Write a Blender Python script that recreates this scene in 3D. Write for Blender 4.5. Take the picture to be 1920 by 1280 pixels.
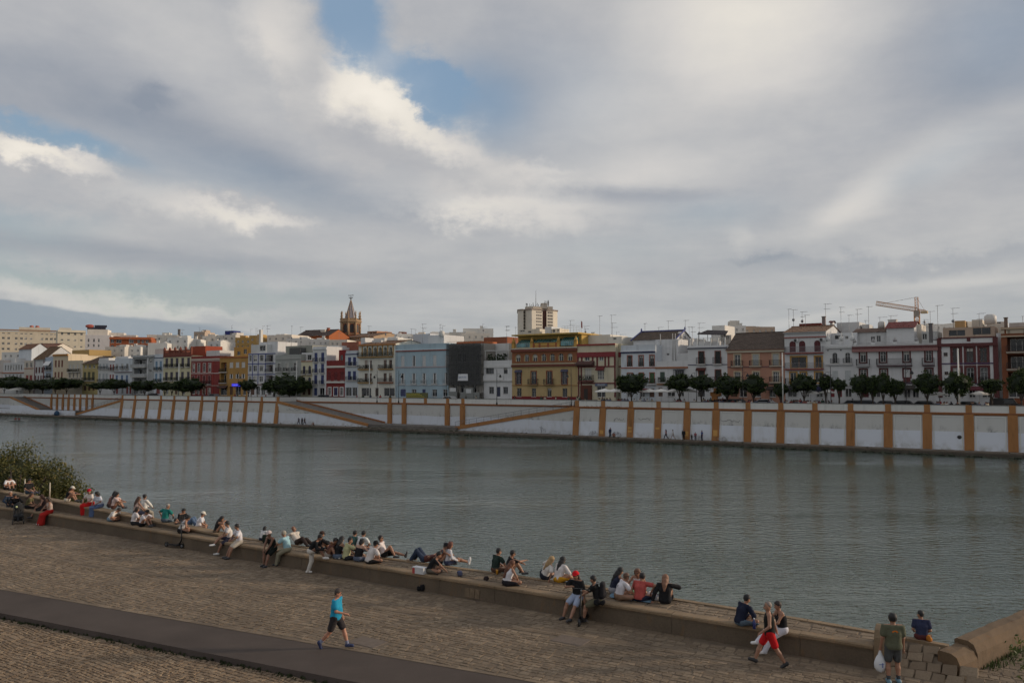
import bpy, bmesh, math, random
import numpy as np
from mathutils import Vector, Matrix
R = math.radians
random.seed(7); RNG = np.random.default_rng(7)
for _o in list(bpy.data.objects): bpy.data.objects.remove(_o)
scene = bpy.context.scene
COL = scene.collection

# ---------------------------------------------------------------- camera
FPX, CX, CY, HORIZON = 1550.0, 960.0, 640.0, 722.0
CAMZ = 9.9
PITCH = math.atan((HORIZON - CY) / FPX)
cam = bpy.data.cameras.new('camera'); camo = bpy.data.objects.new('camera', cam)
COL.objects.link(camo); scene.camera = camo
cam.sensor_width = 36.0; cam.lens = 36.0 * FPX / 1920.0
cam.clip_start = 0.1; cam.clip_end = 12000
camo.location = (0, 0, CAMZ); camo.rotation_euler = (math.pi / 2 + PITCH, 0, 0)

# ---------------------------------------------------------------- light
SUN_HEAD, SUN_EL = 86.0, 13.0
sl = bpy.data.lights.new('sun', 'SUN'); slo = bpy.data.objects.new('sun', sl); COL.objects.link(slo)
sl.energy = 2.8; sl.angle = R(5); sl.color = (1.0, 0.81, 0.61)
_sd = Vector((math.sin(R(SUN_HEAD)) * math.cos(R(SUN_EL)), math.cos(R(SUN_HEAD)) * math.cos(R(SUN_EL)), math.sin(R(SUN_EL))))
slo.rotation_euler = _sd.to_track_quat('Z', 'Y').to_euler(); slo.location = (60, 20, 60)
scene.view_settings.view_transform = 'Standard'; scene.view_settings.look = 'None'
scene.view_settings.exposure = 0.0; scene.view_settings.gamma = 1.0
scene.view_settings.use_curve_mapping = False
scene.render.engine = 'CYCLES'
scene.cycles.use_denoising = True
scene.cycles.use_adaptive_sampling = True; scene.cycles.adaptive_threshold = 0.02; scene.cycles.adaptive_min_samples = 12
scene.cycles.max_bounces = 5; scene.cycles.diffuse_bounces = 2; scene.cycles.glossy_bounces = 3
scene.cycles.transmission_bounces = 3; scene.cycles.transparent_max_bounces = 6
scene.cycles.sample_clamp_indirect = 4.0

def pdir(px, py):
    x = px - CX; y = CY - py
    c, s = math.cos(PITCH), math.sin(PITCH)
    return Vector((x, FPX * c - y * s, FPX * s + y * c)).normalized()

# ---------------------------------------------------------------- sky (world)
world = bpy.data.worlds.new('World'); scene.world = world; world.use_nodes = True
def build_sky():
    nt = world.node_tree; N = nt.nodes; L = nt.links; N.clear()
    def n(t, **k):
        o = N.new(t)
        for a, b in k.items(): setattr(o, a, b)
        return o
    def val(x): return x if hasattr(x, 'is_output') else None
    def put(sock, x):
        if val(x) is not None: L.new(x, sock)
        else: sock.default_value = x
    def m(op, a, b=0.0, c=0.0, clamp=False):
        o = n('ShaderNodeMath', operation=op); o.use_clamp = clamp
        put(o.inputs[0], a); put(o.inputs[1], b); put(o.inputs[2], c); return o.outputs[0]
    def add(*xs):
        r = xs[0]
        for x in xs[1:]: r = m('ADD', r, x)
        return r
    def mr(x, a, b, c=0.0, d=1.0, mode='SMOOTHSTEP'):
        o = n('ShaderNodeMapRange', interpolation_type=mode)
        put(o.inputs[0], x); o.inputs[1].default_value = a; o.inputs[2].default_value = b
        put(o.inputs[3], c); put(o.inputs[4], d); return o.outputs[0]
    def mix(f, a, b):
        o = n('ShaderNodeMix', data_type='RGBA')
        put(o.inputs[0], f)
        for s, x in ((o.inputs[6], a), (o.inputs[7], b)):
            if val(x) is not None: L.new(x, s)
            else: s.default_value = (*x, 1)
        return o.outputs[2]
    def comb(x, y, z=0.0):
        o = n('ShaderNodeCombineXYZ'); put(o.inputs[0], x); put(o.inputs[1], y); put(o.inputs[2], z); return o.outputs[0]
    def noise(v, scale, det=6, rough=0.55, dist=0.0):
        o = n('ShaderNodeTexNoise'); o.noise_dimensions = '3D'
        L.new(v, o.inputs['Vector']); o.inputs['Scale'].default_value = scale
        o.inputs['Detail'].default_value = det; o.inputs['Roughness'].default_value = rough
        o.inputs['Distortion'].default_value = dist
        return m('SUBTRACT', o.outputs['Fac'], 0.5)
    tc = n('ShaderNodeTexCoord'); sep = n('ShaderNodeSeparateXYZ'); L.new(tc.outputs['Generated'], sep.inputs[0])
    x, y, z = sep.outputs
    az = m('ARCTAN2', x, y); el = m('ARCSINE', z)
    zz = m('ADD', m('MAXIMUM', z, 0.0), 0.10)
    P = comb(m('DIVIDE', x, zz), m('DIVIDE', y, zz), 0.0)
    Q = comb(m('MULTIPLY', az, 1.0), m('MULTIPLY', el, 3.2), 3.0)
    nP = noise(P, 0.75, 5, 0.56, 0.25)
    nP2 = noise(P, 2.6, 4, 0.6, 0.3)
    nQ = noise(Q, 4.2, 5, 0.58, 0.2)
    nF = noise(comb(az, m('MULTIPLY', el, 1.25), 7.0), 15.0, 5, 0.62)
    nG = noise(comb(az, m('MULTIPLY', el, 1.1), 1.0), 5.5, 3, 0.5)
    nS = noise(comb(az, m('MULTIPLY', el, 9.0), 11.0), 5.0, 4, 0.55)
    # domain warp
    wx = m('MULTIPLY', nG, 0.10); wy = m('MULTIPLY', nF, 0.075)
    W = comb(add(az, wx, m('MULTIPLY', nF, 0.05)), add(el, wy, m('MULTIPLY', nQ, 0.05)), 0.0)
    W0 = comb(add(az, m('MULTIPLY', nG, 0.05)), add(el, m('MULTIPLY', nQ, 0.03)), 0.0)
    def blob(px, py, rx, ry, rot, w, vec=None, mode='SMOOTHSTEP'):
        d = pdir(px, py); a0 = math.atan2(d.x, d.y); e0 = math.asin(d.z)
        mp = n('ShaderNodeMapping', vector_type='TEXTURE'); L.new(vec if vec is not None else W, mp.inputs['Vector'])
        mp.inputs['Location'].default_value = (a0, e0, 0)
        mp.inputs['Rotation'].default_value = (0, 0, R(rot))
        mp.inputs['Scale'].default_value = (rx / FPX, ry / FPX, 1)
        ln = n('ShaderNodeVectorMath', operation='LENGTH'); L.new(mp.outputs[0], ln.inputs[0])
        return mr(ln.outputs['Value'], 0.0, 1.0, w, 0.0, mode)
    # coverage: 1 cloud, 0 clear
    cov = add(0.82, m('MULTIPLY', nP, 0.35),
        blob(668, 55, 105, 150, 8, -1.25), blob(792, 168, 120, 80, -38, -1.35), blob(640, -60, 130, 120, 0, -0.7),
        blob(890, 190, 170, 110, -25, -0.42, W0), blob(1000, 180, 300, 200, 0, -0.25, W0),
        blob(0, 226, 190, 30, -9, -0.62), blob(150, 265, 170, 24, -14, -0.5, W0),
        blob(0, 430, 260, 60, 0, -0.45), blob(60, 525, 420, 45, -6, -0.6), blob(420, 560, 420, 60, -6, -0.45),
        blob(1740, 315, 170, 60, 20, -0.22, W0), blob(1330, 400, 220, 60, 0, -0.28, W0), blob(1140, 470, 300, 60, 0, -0.25, W0),
        blob(420, 330, 520, 90, -6, -0.25, W0), blob(1880, 60, 200, 140, 0, -0.22, W0),
        # bodies of cloud
        blob(690, 200, 140, 120, -35, 1.3), blob(780, 265, 170, 70, -30, 0.9), blob(555, 110, 60, 150, 18, 0.8),
        blob(870, 300, 170, 70, -25, 0.6), blob(70, 290, 190, 40, -10, 0.8), blob(470, 395, 150, 40, -8, 0.6))
    covf = mr(cov, -0.1, 0.95, 0.14, 1.0)
    # brightness of the cloud
    lit = add(0.40, m('MULTIPLY', nP, 0.55), m('MULTIPLY', nP2, 0.22), m('MULTIPLY', nQ, 0.28), m('MULTIPLY', nF, 0.20),
        blob(700, 165, 130, 105, -35, 1.0), blob(790, 240, 140, 55, -35, 0.45), blob(880, 270, 150, 60, -30, 0.35),
        blob(520, 60, 90, 160, 25, 0.34), blob(400, 110, 260, 130, -25, 0.16, W0), blob(960, 385, 280, 60, -5, 0.42), blob(1000, 330, 110, 30, 0, 0.28),
        blob(880, 395, 110, 35, 0, 0.3),
        blob(90, 285, 170, 34, -9, 0.62), blob(10, 270, 70, 30, 0, 0.5), blob(480, 400, 150, 30, -6, 0.5), blob(330, 380, 180, 50, -6, 0.22),
        blob(1410, 20, 300, 190, 0, 0.55, W0), blob(1300, 190, 420, 220, 10, 0.22, W0), blob(1620, 370, 140, 50, 35, 0.24, W0), blob(1560, 415, 180, 45, 15, 0.2, W0),
        blob(1830, 250, 260, 70, 18, 0.22, W0), blob(1180, 330, 300, 60, 8, 0.25, W0), blob(1400, 440, 40, 50, 0, 0.16),
        blob(90, 555, 320, 38, -6, 0.38), blob(290, 575, 260, 18, -9, 0.3), blob(700, 345, 260, 60, -20, 0.12, W0),
        blob(1560, 595, 240, 14, 9, 0.16, W0), blob(1850, 520, 220, 12, 3, 0.14, W0),
        # darker undersides
        blob(130, 190, 420, 130, -8, -0.22, W0), blob(290, 185, 70, 40, 0, -0.22), blob(560, 330, 460, 70, -14, -0.26, W0),
        blob(1130, 362, 300, 26, -2, -0.34, W0), blob(920, 190, 190, 170, 0, -0.20, W0), blob(220, 480, 560, 32, -2, -0.28, W0),
        blob(1700, 495, 330, 34, 3, -0.26), blob(1420, 500, 90, 20, 0, -0.22), blob(1900, 80, 260, 200, 0, -0.22, W0), blob(1000, 50, 220, 160, 0, -0.12, W0))
    low = mr(el, 0.0, 0.16, 1.0, 0.0)
    lit = add(lit, m('MULTIPLY', m('MULTIPLY', nS, low), 0.55))
    # distant flat cloud bank at the left
    bank = add(blob(-60, 603, 520, 46, -2.5, 1.0, W0, 'LINEAR'), m('MULTIPLY', nS, 0.10))
    bankf = mr(bank, 0.14, 0.26)
    ramp = n('ShaderNodeValToRGB'); L.new(m('MULTIPLY', lit, 0.6), ramp.inputs[0]); cr = ramp.color_ramp
    cr.elements[0].position = 0.0; cr.elements[0].color = (0.270, 0.300, 0.355, 1)
    cr.elements[1].position = 1.0; cr.elements[1].color = (0.93, 0.87, 0.78, 1)
    for p, c in ((0.62, (0.79, 0.745, 0.675)), (0.18, (0.408, 0.418, 0.446)), (0.31, (0.530, 0.525, 0.526)), (0.45, (0.655, 0.630, 0.605))):
        e = cr.elements.new(p); e.color = (*c, 1)
    sky = n('ShaderNodeTexSky'); sky.sky_type = 'NISHITA'; sky.sun_disc = False
    sky.sun_elevation = R(SUN_EL); sky.sun_rotation = R(SUN_HEAD); sky.air_density = 1.2; sky.dust_density = 1.5
    sk = n('ShaderNodeMix', data_type='RGBA', blend_type='MULTIPLY'); sk.inputs[0].default_value = 1
    L.new(sky.outputs[0], sk.inputs[6]); sk.inputs[7].default_value = (0.095, 0.095, 0.095, 1)
    # clear air over cloud tops, tinted towards the horizon haze
    clear = mix(0.62, sk.outputs[2], mix(mr(el, 0.02, 0.36), (0.310, 0.415, 0.445), (0.250, 0.410, 0.620)))
    col = mix(covf, clear, ramp.outputs[0])
    col = mix(m('MULTIPLY', mr(el, 0.02, 0.24, 1.0, 0.0), 0.42), col, (0.450, 0.472, 0.458))
    col = mix(m('MULTIPLY', bankf, 0.75), col, (0.235, 0.290, 0.345))
    bg = n('ShaderNodeBackground'); L.new(col, bg.inputs[0]); bg.inputs[1].default_value = 1.0
    out = n('ShaderNodeOutputWorld'); L.new(bg.outputs[0], out.inputs[0])
build_sky()
world.cycles.sampling_method = 'MANUAL'; world.cycles.sample_map_resolution = 512

# ---------------------------------------------------------------- projection helpers (photo pixel -> place)
def to_z(px, py, z):
    d = pdir(px, py); t = (z - CAMZ) / d.z
    return Vector((d.x * t, d.y * t, z))
def pix(p):
    c, s = math.cos(PITCH), math.sin(PITCH)
    y, z = p[1], p[2] - CAMZ
    f = y * c + z * s; u = -y * s + z * c
    return CX + FPX * p[0] / f, CY - FPX * u / f, f
QZ = 0.62           # level of the far quay
_b = [to_z(a, b, QZ) for a, b in ((1920, 849), (1080, 815.5), (840, 805.5), (520, 793.5), (225, 783))]
_A = np.array([[p.x, 1.0] for p in _b]); _k = np.linalg.lstsq(_A, np.array([p.y for p in _b]), rcond=None)[0]
ER = Vector((1.0, _k[0], 0)).normalized()      # along the far bank, to the right
EN = Vector((-ER.y, ER.x, 0))                  # away from the river
D0 = EN.dot(Vector((0, _k[1], 0)))
FROT = math.atan2(ER.y, ER.x)
STREET = 6.0
def far(s, d, z): return ER * s + EN * (D0 + d) + Vector((0, 0, z))
def fsz(px, py, d):
    r = pdir(px, py); t = (D0 + d) / EN.dot(r)
    p = r * t
    return ER.dot(p), p.z + CAMZ
def fs(px, d, py=700): return fsz(px, py, d)[0]
def fz(px, py, d): return fsz(px, py, d)[1]

# ---------------------------------------------------------------- mesh helpers
class MB:
    def __init__(s): s.v = []; s.f = []; s.m = []; s.sm = []
    def add(s, vs, fs_, mi=0, smooth=False):
        o = len(s.v); s.v.extend([tuple(p) for p in vs])
        for f in fs_: s.f.append(tuple(o + i for i in f)); s.m.append(mi); s.sm.append(smooth)
        return s
    def box(s, x0, x1, y0, y1, z0, z1, mi=0):
        if x0 > x1: x0, x1 = x1, x0
        if y0 > y1: y0, y1 = y1, y0
        if z0 > z1: z0, z1 = z1, z0
        return s.add([(x0, y0, z0), (x1, y0, z0), (x1, y1, z0), (x0, y1, z0), (x0, y0, z1), (x1, y0, z1), (x1, y1, z1), (x0, y1, z1)],
                     [(0, 3, 2, 1), (4, 5, 6, 7), (0, 1, 5, 4), (1, 2, 6, 5), (2, 3, 7, 6), (3, 0, 4, 7)], mi)
    def quad(s, a, b, c, d, mi=0): return s.add([a, b, c, d], [(0, 1, 2, 3)], mi)
    def prism(s, poly, y0, y1, mi=0):
        n = len(poly)   # poly in (x, z), counter-clockwise seen from -y
        vs = [(x, y0, z) for x, z in poly] + [(x, y1, z) for x, z in poly]
        f = [tuple(range(n)), tuple(range(2 * n - 1, n - 1, -1))]
        for i in range(n):
            j = (i + 1) % n; f.append((i, i + n, j + n, j))
        return s.add(vs, f, mi)
    def vprism(s, poly, z0, z1, mi=0):
        n = len(poly)
        vs = [(x, y, z0) for x, y in poly] + [(x, y, z1) for x, y in poly]
        f = [tuple(range(n - 1, -1, -1)), tuple(range(n, 2 * n))]
        for i in range(n):
            j = (i + 1) % n; f.append((i, j, j + n, i + n))
        return s.add(vs, f, mi)
    def tube(s, pts, rad, k=6, mi=0, smooth=True, cap=True):
        pts = [Vector(p) for p in pts]; n = len(pts)
        rad = rad if isinstance(rad, (list, tuple)) else [rad] * n
        vs = []; fsx = []; up = None
        for i, p in enumerate(pts):
            t = (pts[min(i + 1, n - 1)] - pts[max(i - 1, 0)]).normalized()
            if up is None: up = Vector((0, 0, 1)) if abs(t.z) < 0.9 else Vector((1, 0, 0))
            a = t.cross(up).normalized(); b = a.cross(t).normalized(); up = b
            for q in range(k):
                w = 2 * math.pi * q / k
                vs.append(p + (a * math.cos(w) + b * math.sin(w)) * rad[i])
        for i in range(n - 1):
            for q in range(k):
                r = (q + 1) % k
                fsx.append((i * k + q, i * k + r, (i + 1) * k + r, (i + 1) * k + q))
        if cap:
            fsx.append(tuple(range(k - 1, -1, -1))); fsx.append(tuple(range((n - 1) * k, n * k)))
        return s.add(vs, fsx, mi, smooth)
    def lathe(s, prof, c=(0, 0, 0), k=12, mi=0, smooth=True):
        n = len(prof); vs = []; f = []
        for r, z in prof:
            for q in range(k):
                w = 2 * math.pi * q / k
                vs.append((c[0] + r * math.cos(w), c[1] + r * math.sin(w), c[2] + z))
        for i in range(n - 1):
            for q in range(k):
                r = (q + 1) % k; f.append((i * k + q, i * k + r, (i + 1) * k + r, (i + 1) * k + q))
        f.append(tuple(range(k - 1, -1, -1))); f.append(tuple(range((n - 1) * k, n * k)))
        return s.add(vs, f, mi, smooth)
    def ell(s, c, r, k=8, j=5, mi=0):
        vs = [(c[0], c[1], c[2] - r[2])]; f = []
        for a in range(1, j):
            t = -math.pi / 2 + math.pi * a / j
            for q in range(k):
                w = 2 * math.pi * q / k
                vs.append((c[0] + r[0] * math.cos(t) * math.cos(w), c[1] + r[1] * math.cos(t) * math.sin(w), c[2] + r[2] * math.sin(t)))
        vs.append((c[0], c[1], c[2] + r[2])); e = len(vs) - 1
        for q in range(k):
            f.append((0, 1 + (q + 1) % k, 1 + q)); f.append((e, 1 + (j - 2) * k + q, 1 + (j - 2) * k + (q + 1) % k))
            for a in range(j - 2): f.append((1 + a * k + q, 1 + a * k + (q + 1) % k, 1 + (a + 1) * k + (q + 1) % k, 1 + (a + 1) * k + q))
        return s.add(vs, f, mi, True)
    def mesh(s, name, mats):
        me = bpy.data.meshes.new(name); me.from_pydata(s.v, [], s.f)
        for mt in (mats if isinstance(mats, (list, tuple)) else [mats]): me.materials.append(mt)
        if any(s.m): me.polygons.foreach_set('material_index', s.m)
        if any(s.sm): me.polygons.foreach_set('use_smooth', s.sm)
        me.update(); return me
    def build(s, name, mats, parent=None, loc=None, rz=0.0):
        return link(name, s.mesh(name, mats), parent, loc, rz)
def link(name, data, parent=None, loc=None, rz=0.0):
    o = bpy.data.objects.new(name, data); COL.objects.link(o)
    if parent is not None: o.parent = parent
    if loc is not None: o.location = loc
    if rz: o.rotation_euler = (0, 0, rz)
    return o
def tag(o, label=None, cat=None, group=None, kind=None):
    if label: o['label'] = label
    if cat: o['category'] = cat
    if group: o['group'] = group
    if kind: o['kind'] = kind
    return o
def thing(name, label, cat, loc=(0, 0, 0), rz=0.0, group=None):
    o = link(name, None, None, loc, rz); o.empty_display_size = 0.2
    return tag(o, label, cat, group)
def copy_tree(o, parent=None):
    c = o.copy(); COL.objects.link(c)
    if parent is not None: c.parent = parent
    for ch in o.children: copy_tree(ch, c)
    return c

# ---------------------------------------------------------------- materials
MATS = {}
def _mat(name):
    mt = bpy.data.materials.new(name); mt.use_nodes = True
    nt = mt.node_tree; b = nt.nodes['Principled BSDF']
    return mt, nt, b
def nd(nt, t, **k):
    o = nt.nodes.new(t)
    for a, v in k.items(): setattr(o, a, v)
    return o
def tnoise(nt, vec, scale, det=4, rough=0.55):
    o = nd(nt, 'ShaderNodeTexNoise'); o.inputs['Scale'].default_value = scale
    o.inputs['Detail'].default_value = det; o.inputs['Roughness'].default_value = rough
    if vec is not None: nt.links.new(vec, o.inputs['Vector'])
    return o.outputs['Fac']
def tmap(nt, x, a, b, c, d):
    o = nd(nt, 'ShaderNodeMapRange'); nt.links.new(x, o.inputs[0])
    for i, v in enumerate((a, b, c, d)): o.inputs[i + 1].default_value = v
    return o.outputs[0]
def tmath(nt, op, a, b):
    o = nd(nt, 'ShaderNodeMath', operation=op)
    for i, v in enumerate((a, b)):
        if hasattr(v, 'is_output'): nt.links.new(v, o.inputs[i])
        else: o.inputs[i].default_value = v
    return o.outputs[0]
def tmix(nt, f, a, b, mode='MIX'):
    o = nd(nt, 'ShaderNodeMix', data_type='RGBA', blend_type=mode)
    for s_, v in ((o.inputs[0], f), (o.inputs[6], a), (o.inputs[7], b)):
        if hasattr(v, 'is_output'): nt.links.new(v, s_)
        elif isinstance(v, (int, float)): s_.default_value = v
        else: s_.default_value = (*v, 1)
    return o.outputs[2]
def tscale(nt, f, col):
    o = nd(nt, 'ShaderNodeVectorMath', operation='SCALE'); nt.links.new(col, o.inputs[0]); nt.links.new(f, o.inputs[3]); return o.outputs[0]
def tpos(nt, sc=(1, 1, 1)):
    g = nd(nt, 'ShaderNodeNewGeometry'); mp = nd(nt, 'ShaderNodeMapping'); nt.links.new(g.outputs['Position'], mp.inputs[0])
    mp.inputs['Scale'].default_value = sc; return mp.outputs[0]
def tbump(nt, b, h, strength=0.3, dist=0.02):
    o = nd(nt, 'ShaderNodeBump'); o.inputs['Strength'].default_value = strength; o.inputs['Distance'].default_value = dist
    nt.links.new(h, o.inputs['Height']); nt.links.new(o.outputs[0], b.inputs['Normal'])
def plain(rgb, rough=0.6, metal=0.0, var=0.12, scale=6.0, bump=0.0):
    key = ('plain', rgb, rough, metal, var, scale, bump)
    if key in MATS: return MATS[key]
    mt, nt, b = _mat('surface'); p = tpos(nt)
    f = tnoise(nt, p, scale, 4)
    c = tmix(nt, f, tuple(max(0, x * (1 - var * 1.6)) for x in rgb), tuple(min(1, x * (1 + var * 1.6)) for x in rgb))
    nt.links.new(c, b.inputs['Base Color']); b.inputs['Roughness'].default_value = rough; b.inputs['Metallic'].default_value = metal
    if bump: tbump(nt, b, tnoise(nt, p, scale * 3, 3), bump, 0.02)
    MATS[key] = mt; return mt
def plaster(rgb, dirt=0.35):
    key = ('plaster', rgb, dirt)
    if key in MATS: return MATS[key]
    mt, nt, b = _mat('painted_plaster')
    p = tpos(nt); ps = tpos(nt, (1.3, 1.3, 0.14))
    big = tnoise(nt, p, 0.22, 5, 0.6); st = tnoise(nt, ps, 1.1, 5, 0.65)
    dk = tuple(x * 0.62 for x in rgb)
    grime = (rgb[0] * 0.42 + 0.03, rgb[1] * 0.42 + 0.025, rgb[2] * 0.42 + 0.015)
    c = tmix(nt, tmap(nt, big, 0.35, 0.7, 0.0, 0.30), rgb, dk)
    c = tmix(nt, tmap(nt, st, 0.54, 0.80, 0.0, dirt * 1.35), c, grime)
    nt.links.new(c, b.inputs['Base Color']); b.inputs['Roughness'].default_value = 0.92; b.inputs['Specular IOR Level'].default_value = 0.25
    tbump(nt, b, tnoise(nt, p, 5.0, 5), 0.15, 0.03)
    MATS[key] = mt; return mt
def glass(rgb=(0.02, 0.024, 0.03), rough=0.08):
    key = ('glass', rgb, rough)
    if key in MATS: return MATS[key]
    mt, nt, b = _mat('window_glass'); p = tpos(nt)
    f = tnoise(nt, p, 0.55, 2)
    c = tmix(nt, tmap(nt, f, 0.35, 0.7, 0, 1), tuple(x * 0.5 for x in rgb), tuple(min(1, x * 2.0) for x in rgb))
    nt.links.new(c, b.inputs['Base Color']); b.inputs['Roughness'].default_value = rough
    b.inputs['Specular IOR Level'].default_value = 0.5
    tbump(nt, b, tnoise(nt, p, 1.2, 2), 0.06, 0.05)
    MATS[key] = mt; return mt
def tiles(rgb=(0.16, 0.085, 0.05)):
    key = ('tiles', rgb)
    if key in MATS: return MATS[key]
    mt, nt, b = _mat('roof_tile'); p = tpos(nt)
    f = tnoise(nt, p, 1.4, 6, 0.7); f2 = tnoise(nt, p, 9.0, 2)
    c = tmix(nt, tmap(nt, f, 0.3, 0.7, 0, 1), tuple(x * 0.55 for x in rgb), tuple(x * 1.35 for x in rgb))
    c = tmix(nt, tmap(nt, f2, 0.55, 0.7, 0, 0.4), c, (0.10, 0.10, 0.06))
    nt.links.new(c, b.inputs['Base Color']); b.inputs['Roughness'].default_value = 0.9
    MATS[key] = mt; return mt
def cloth(rgb):
    key = ('cloth', rgb)
    if key in MATS: return MATS[key]
    mt, nt, b = _mat('fabric'); p = tpos(nt)
    f = tnoise(nt, p, 7.0, 4, 0.6)
    c = tmix(nt, f, tuple(x * 0.72 for x in rgb), tuple(min(1, x * 1.2) for x in rgb))
    nt.links.new(c, b.inputs['Base Color']); b.inputs['Roughness'].default_value = 0.9
    b.inputs['Specular IOR Level'].default_value = 0.2
    w = nd(nt, 'ShaderNodeTexNoise'); w.inputs['Scale'].default_value = 14; w.inputs['Detail'].default_value = 2; w.inputs['Distortion'].default_value = 1.5
    nt.links.new(p, w.inputs['Vector']); tbump(nt, b, w.outputs['Fac'], 0.6, 0.02)
    MATS[key] = mt; return mt
def emis(rgb, st):
    mt, nt, b = _mat('lit_sign'); b.inputs['Base Color'].default_value = (*rgb, 1)
    b.inputs['Emission Color'].default_value = (*rgb, 1); b.inputs['Emission Strength'].default_value = st
    return mt
IRON = plain((0.02, 0.02, 0.022), 0.5, 0.3)
WHITE = plaster((0.68, 0.68, 0.67))
# ================================================================= WATER
WZ = 0.0
def water_mat():
    mt, nt, b = _mat('river_water')
    b.inputs['Base Color'].default_value = (0.060, 0.084, 0.066, 1); b.inputs['IOR'].default_value = 1.33
    b.inputs['Roughness'].default_value = 0.06
    p1 = tpos(nt, (0.8, 1.5, 1)); p2 = tpos(nt, (0.045, 0.11, 1)); p3 = tpos(nt, (0.42, 0.60, 1))
    calm = tmap(nt, tnoise(nt, p2, 0.55, 4, 0.6), 0.38, 0.60, 0.30, 1.35)
    a = tnoise(nt, p1, 1.75, 3, 0.5); c = tnoise(nt, p3, 1.3, 3, 0.55)
    h = tmath(nt, 'ADD', tmath(nt, 'MULTIPLY', a, 0.62), tmath(nt, 'MULTIPLY', c, 0.26))
    h = tmath(nt, 'MULTIPLY', h, calm)
    tbump(nt, b, h, 1.0, 0.21)
    return mt
w = MB(); w.quad((-900, 12, WZ), (900, 12, WZ), (900, 900, WZ), (-900, 900, WZ))
tag(w.build('river_water', water_mat()), kind='structure')

# ================================================================= NEAR BANK
WALK, SEAT, LOWZ = 2.3, 2.9, 2.15
AX = Vector((0.848, -0.530, 0)).normalized(); AY = Vector((-AX.y, AX.x, 0))
def ab(p): return AX.dot(p), AY.dot(p)
def gws(a, b, z=0.0):
    return gw(a + .05 * math.sin(b * 2.1 + a * .4), b + .055 * math.sin(a * 1.15 + b * .6) + .03 * math.sin(a * 2.9 + 1.7 * b), z)
def gw(a, b, z=0.0): return Vector((AX.x * a + AY.x * b, AX.y * a + AY.y * b, z))
_front = [(0, 970.6), (107, 986), (208, 1002.5), (300, 1021), (406, 1038), (490, 1054), (568, 1067), (639, 1080), (730, 1097), (796, 1108), (888, 1123),
          (960, 1136), (1012, 1145), (1160, 1169), (1300, 1195), (1340, 1203), (1503, 1231), (1604, 1247), (1640, 1252)]
_outer = [(0, 916, 3.4), (74, 929, 3.4), (148, 940, 3.4), (244, 963, 3.2), (357, 987, 3.05), (417, 1003, 2.92), (470, 1012, 2.9), (550, 1021, 2.9), (756, 1045, 2.9),
          (862, 1060, 2.9), (919, 1070, 2.9), (976, 1077, 2.9), (1012, 1084, 2.9), (1104, 1102, 2.9), (1272, 1122, 2.9), (1340, 1133, 2.9), (1478, 1155, 2.9), (1620, 1179, 2.9),
          (1703, 1195, 2.9), (1747, 1201, 2.9), (1808, 1209, 2.9)]
_fa = np.array([ab(to_z(x, y, WALK)) for x, y in _front]); _oa = np.array([ab(to_z(x, y, z)) for x, y, z in _outer])
_pf = np.polyfit(_fa[:, 0], _fa[:, 1], 4); _po = np.polyfit(_oa[:, 0], _oa[:, 1], 4)
A0, A1 = _fa[0, 0], _fa[-1, 0]
def _ext(p, a, lo, hi):
    if a < lo: return np.polyval(p, lo) + (a - lo) * np.polyval(np.polyder(p), lo)
    if a > hi: return np.polyval(p, hi) + (a - hi) * np.polyval(np.polyder(p), hi)
    return np.polyval(p, a)
def bF(a): return _ext(_pf, a, A0, A1)
def bO(a): return max(_ext(_po, a, _oa[0, 0], _oa[-1, 0]), bF(a) + 1.25)
A_PAR = ab(to_z(148, 940, 3.4))[0]; A_PEND = ab(to_z(425, 1005, 2.9))[0]
def par_top(a):      # top of the parapet at the left
    if a <= A_PAR: return 3.40
    t = min(1, (a - A_PAR) / (A_PEND - A_PAR)); return 3.40 - 0.40 * t
A_END = ab(to_z(1640, 1252, WALK))[0]
CORNER = to_z(1808, 1209, SEAT)

def stone_mat(c0, c1, c2, per='island', dark=0.5):
    mt, nt, b = _mat('stone_' + per); p = tpos(nt)
    if per == 'island':
        g = nd(nt, 'ShaderNodeNewGeometry'); rnd = g.outputs['Random Per Island']
    else:
        g = nd(nt, 'ShaderNodeObjectInfo'); rnd = g.outputs['Random']
    cr = nd(nt, 'ShaderNodeValToRGB'); nt.links.new(rnd, cr.inputs[0]); e = cr.color_ramp
    e.elements[0].color = (*c0, 1); e.elements[1].color = (*c2, 1); m_ = e.elements.new(0.5); m_.color = (*c1, 1)
    big = tnoise(nt, p, 0.35, 5, 0.65); fine = tnoise(nt, p, 22.0, 4, 0.6)
    c = tmix(nt, tmap(nt, big, 0.38, 0.68, 0.0, dark), cr.outputs[0], tuple(x * 0.5 for x in c0))
    c = tmix(nt, tmap(nt, fine, 0.4, 0.7, 0, 0.5), c, tuple(x * 0.55 for x in c1))
    nt.links.new(c, b.inputs['Base Color']); b.inputs['Roughness'].default_value = 0.85
    b.inputs['Specular IOR Level'].default_value = 0.3
    tbump(nt, b, fine, 0.5, 0.02)
    return mt
S_A, S_B, S_C = (0.172, 0.128, 0.088), (0.216, 0.163, 0.112), (0.285, 0.219, 0.151)
ST_ISL = stone_mat(S_A, S_B, S_C); ST_OBJ = stone_mat(S_A, S_B, S_C, 'object')
T_A, T_B, T_C = (0.18, 0.128, 0.085), (0.255, 0.185, 0.122), (0.34, 0.255, 0.17)
ST_LOW = stone_mat(T_A, T_B, T_C); 
JOINT = plain((0.132, 0.100, 0.070), 0.95, 0, 0.35, 3.0)
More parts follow.
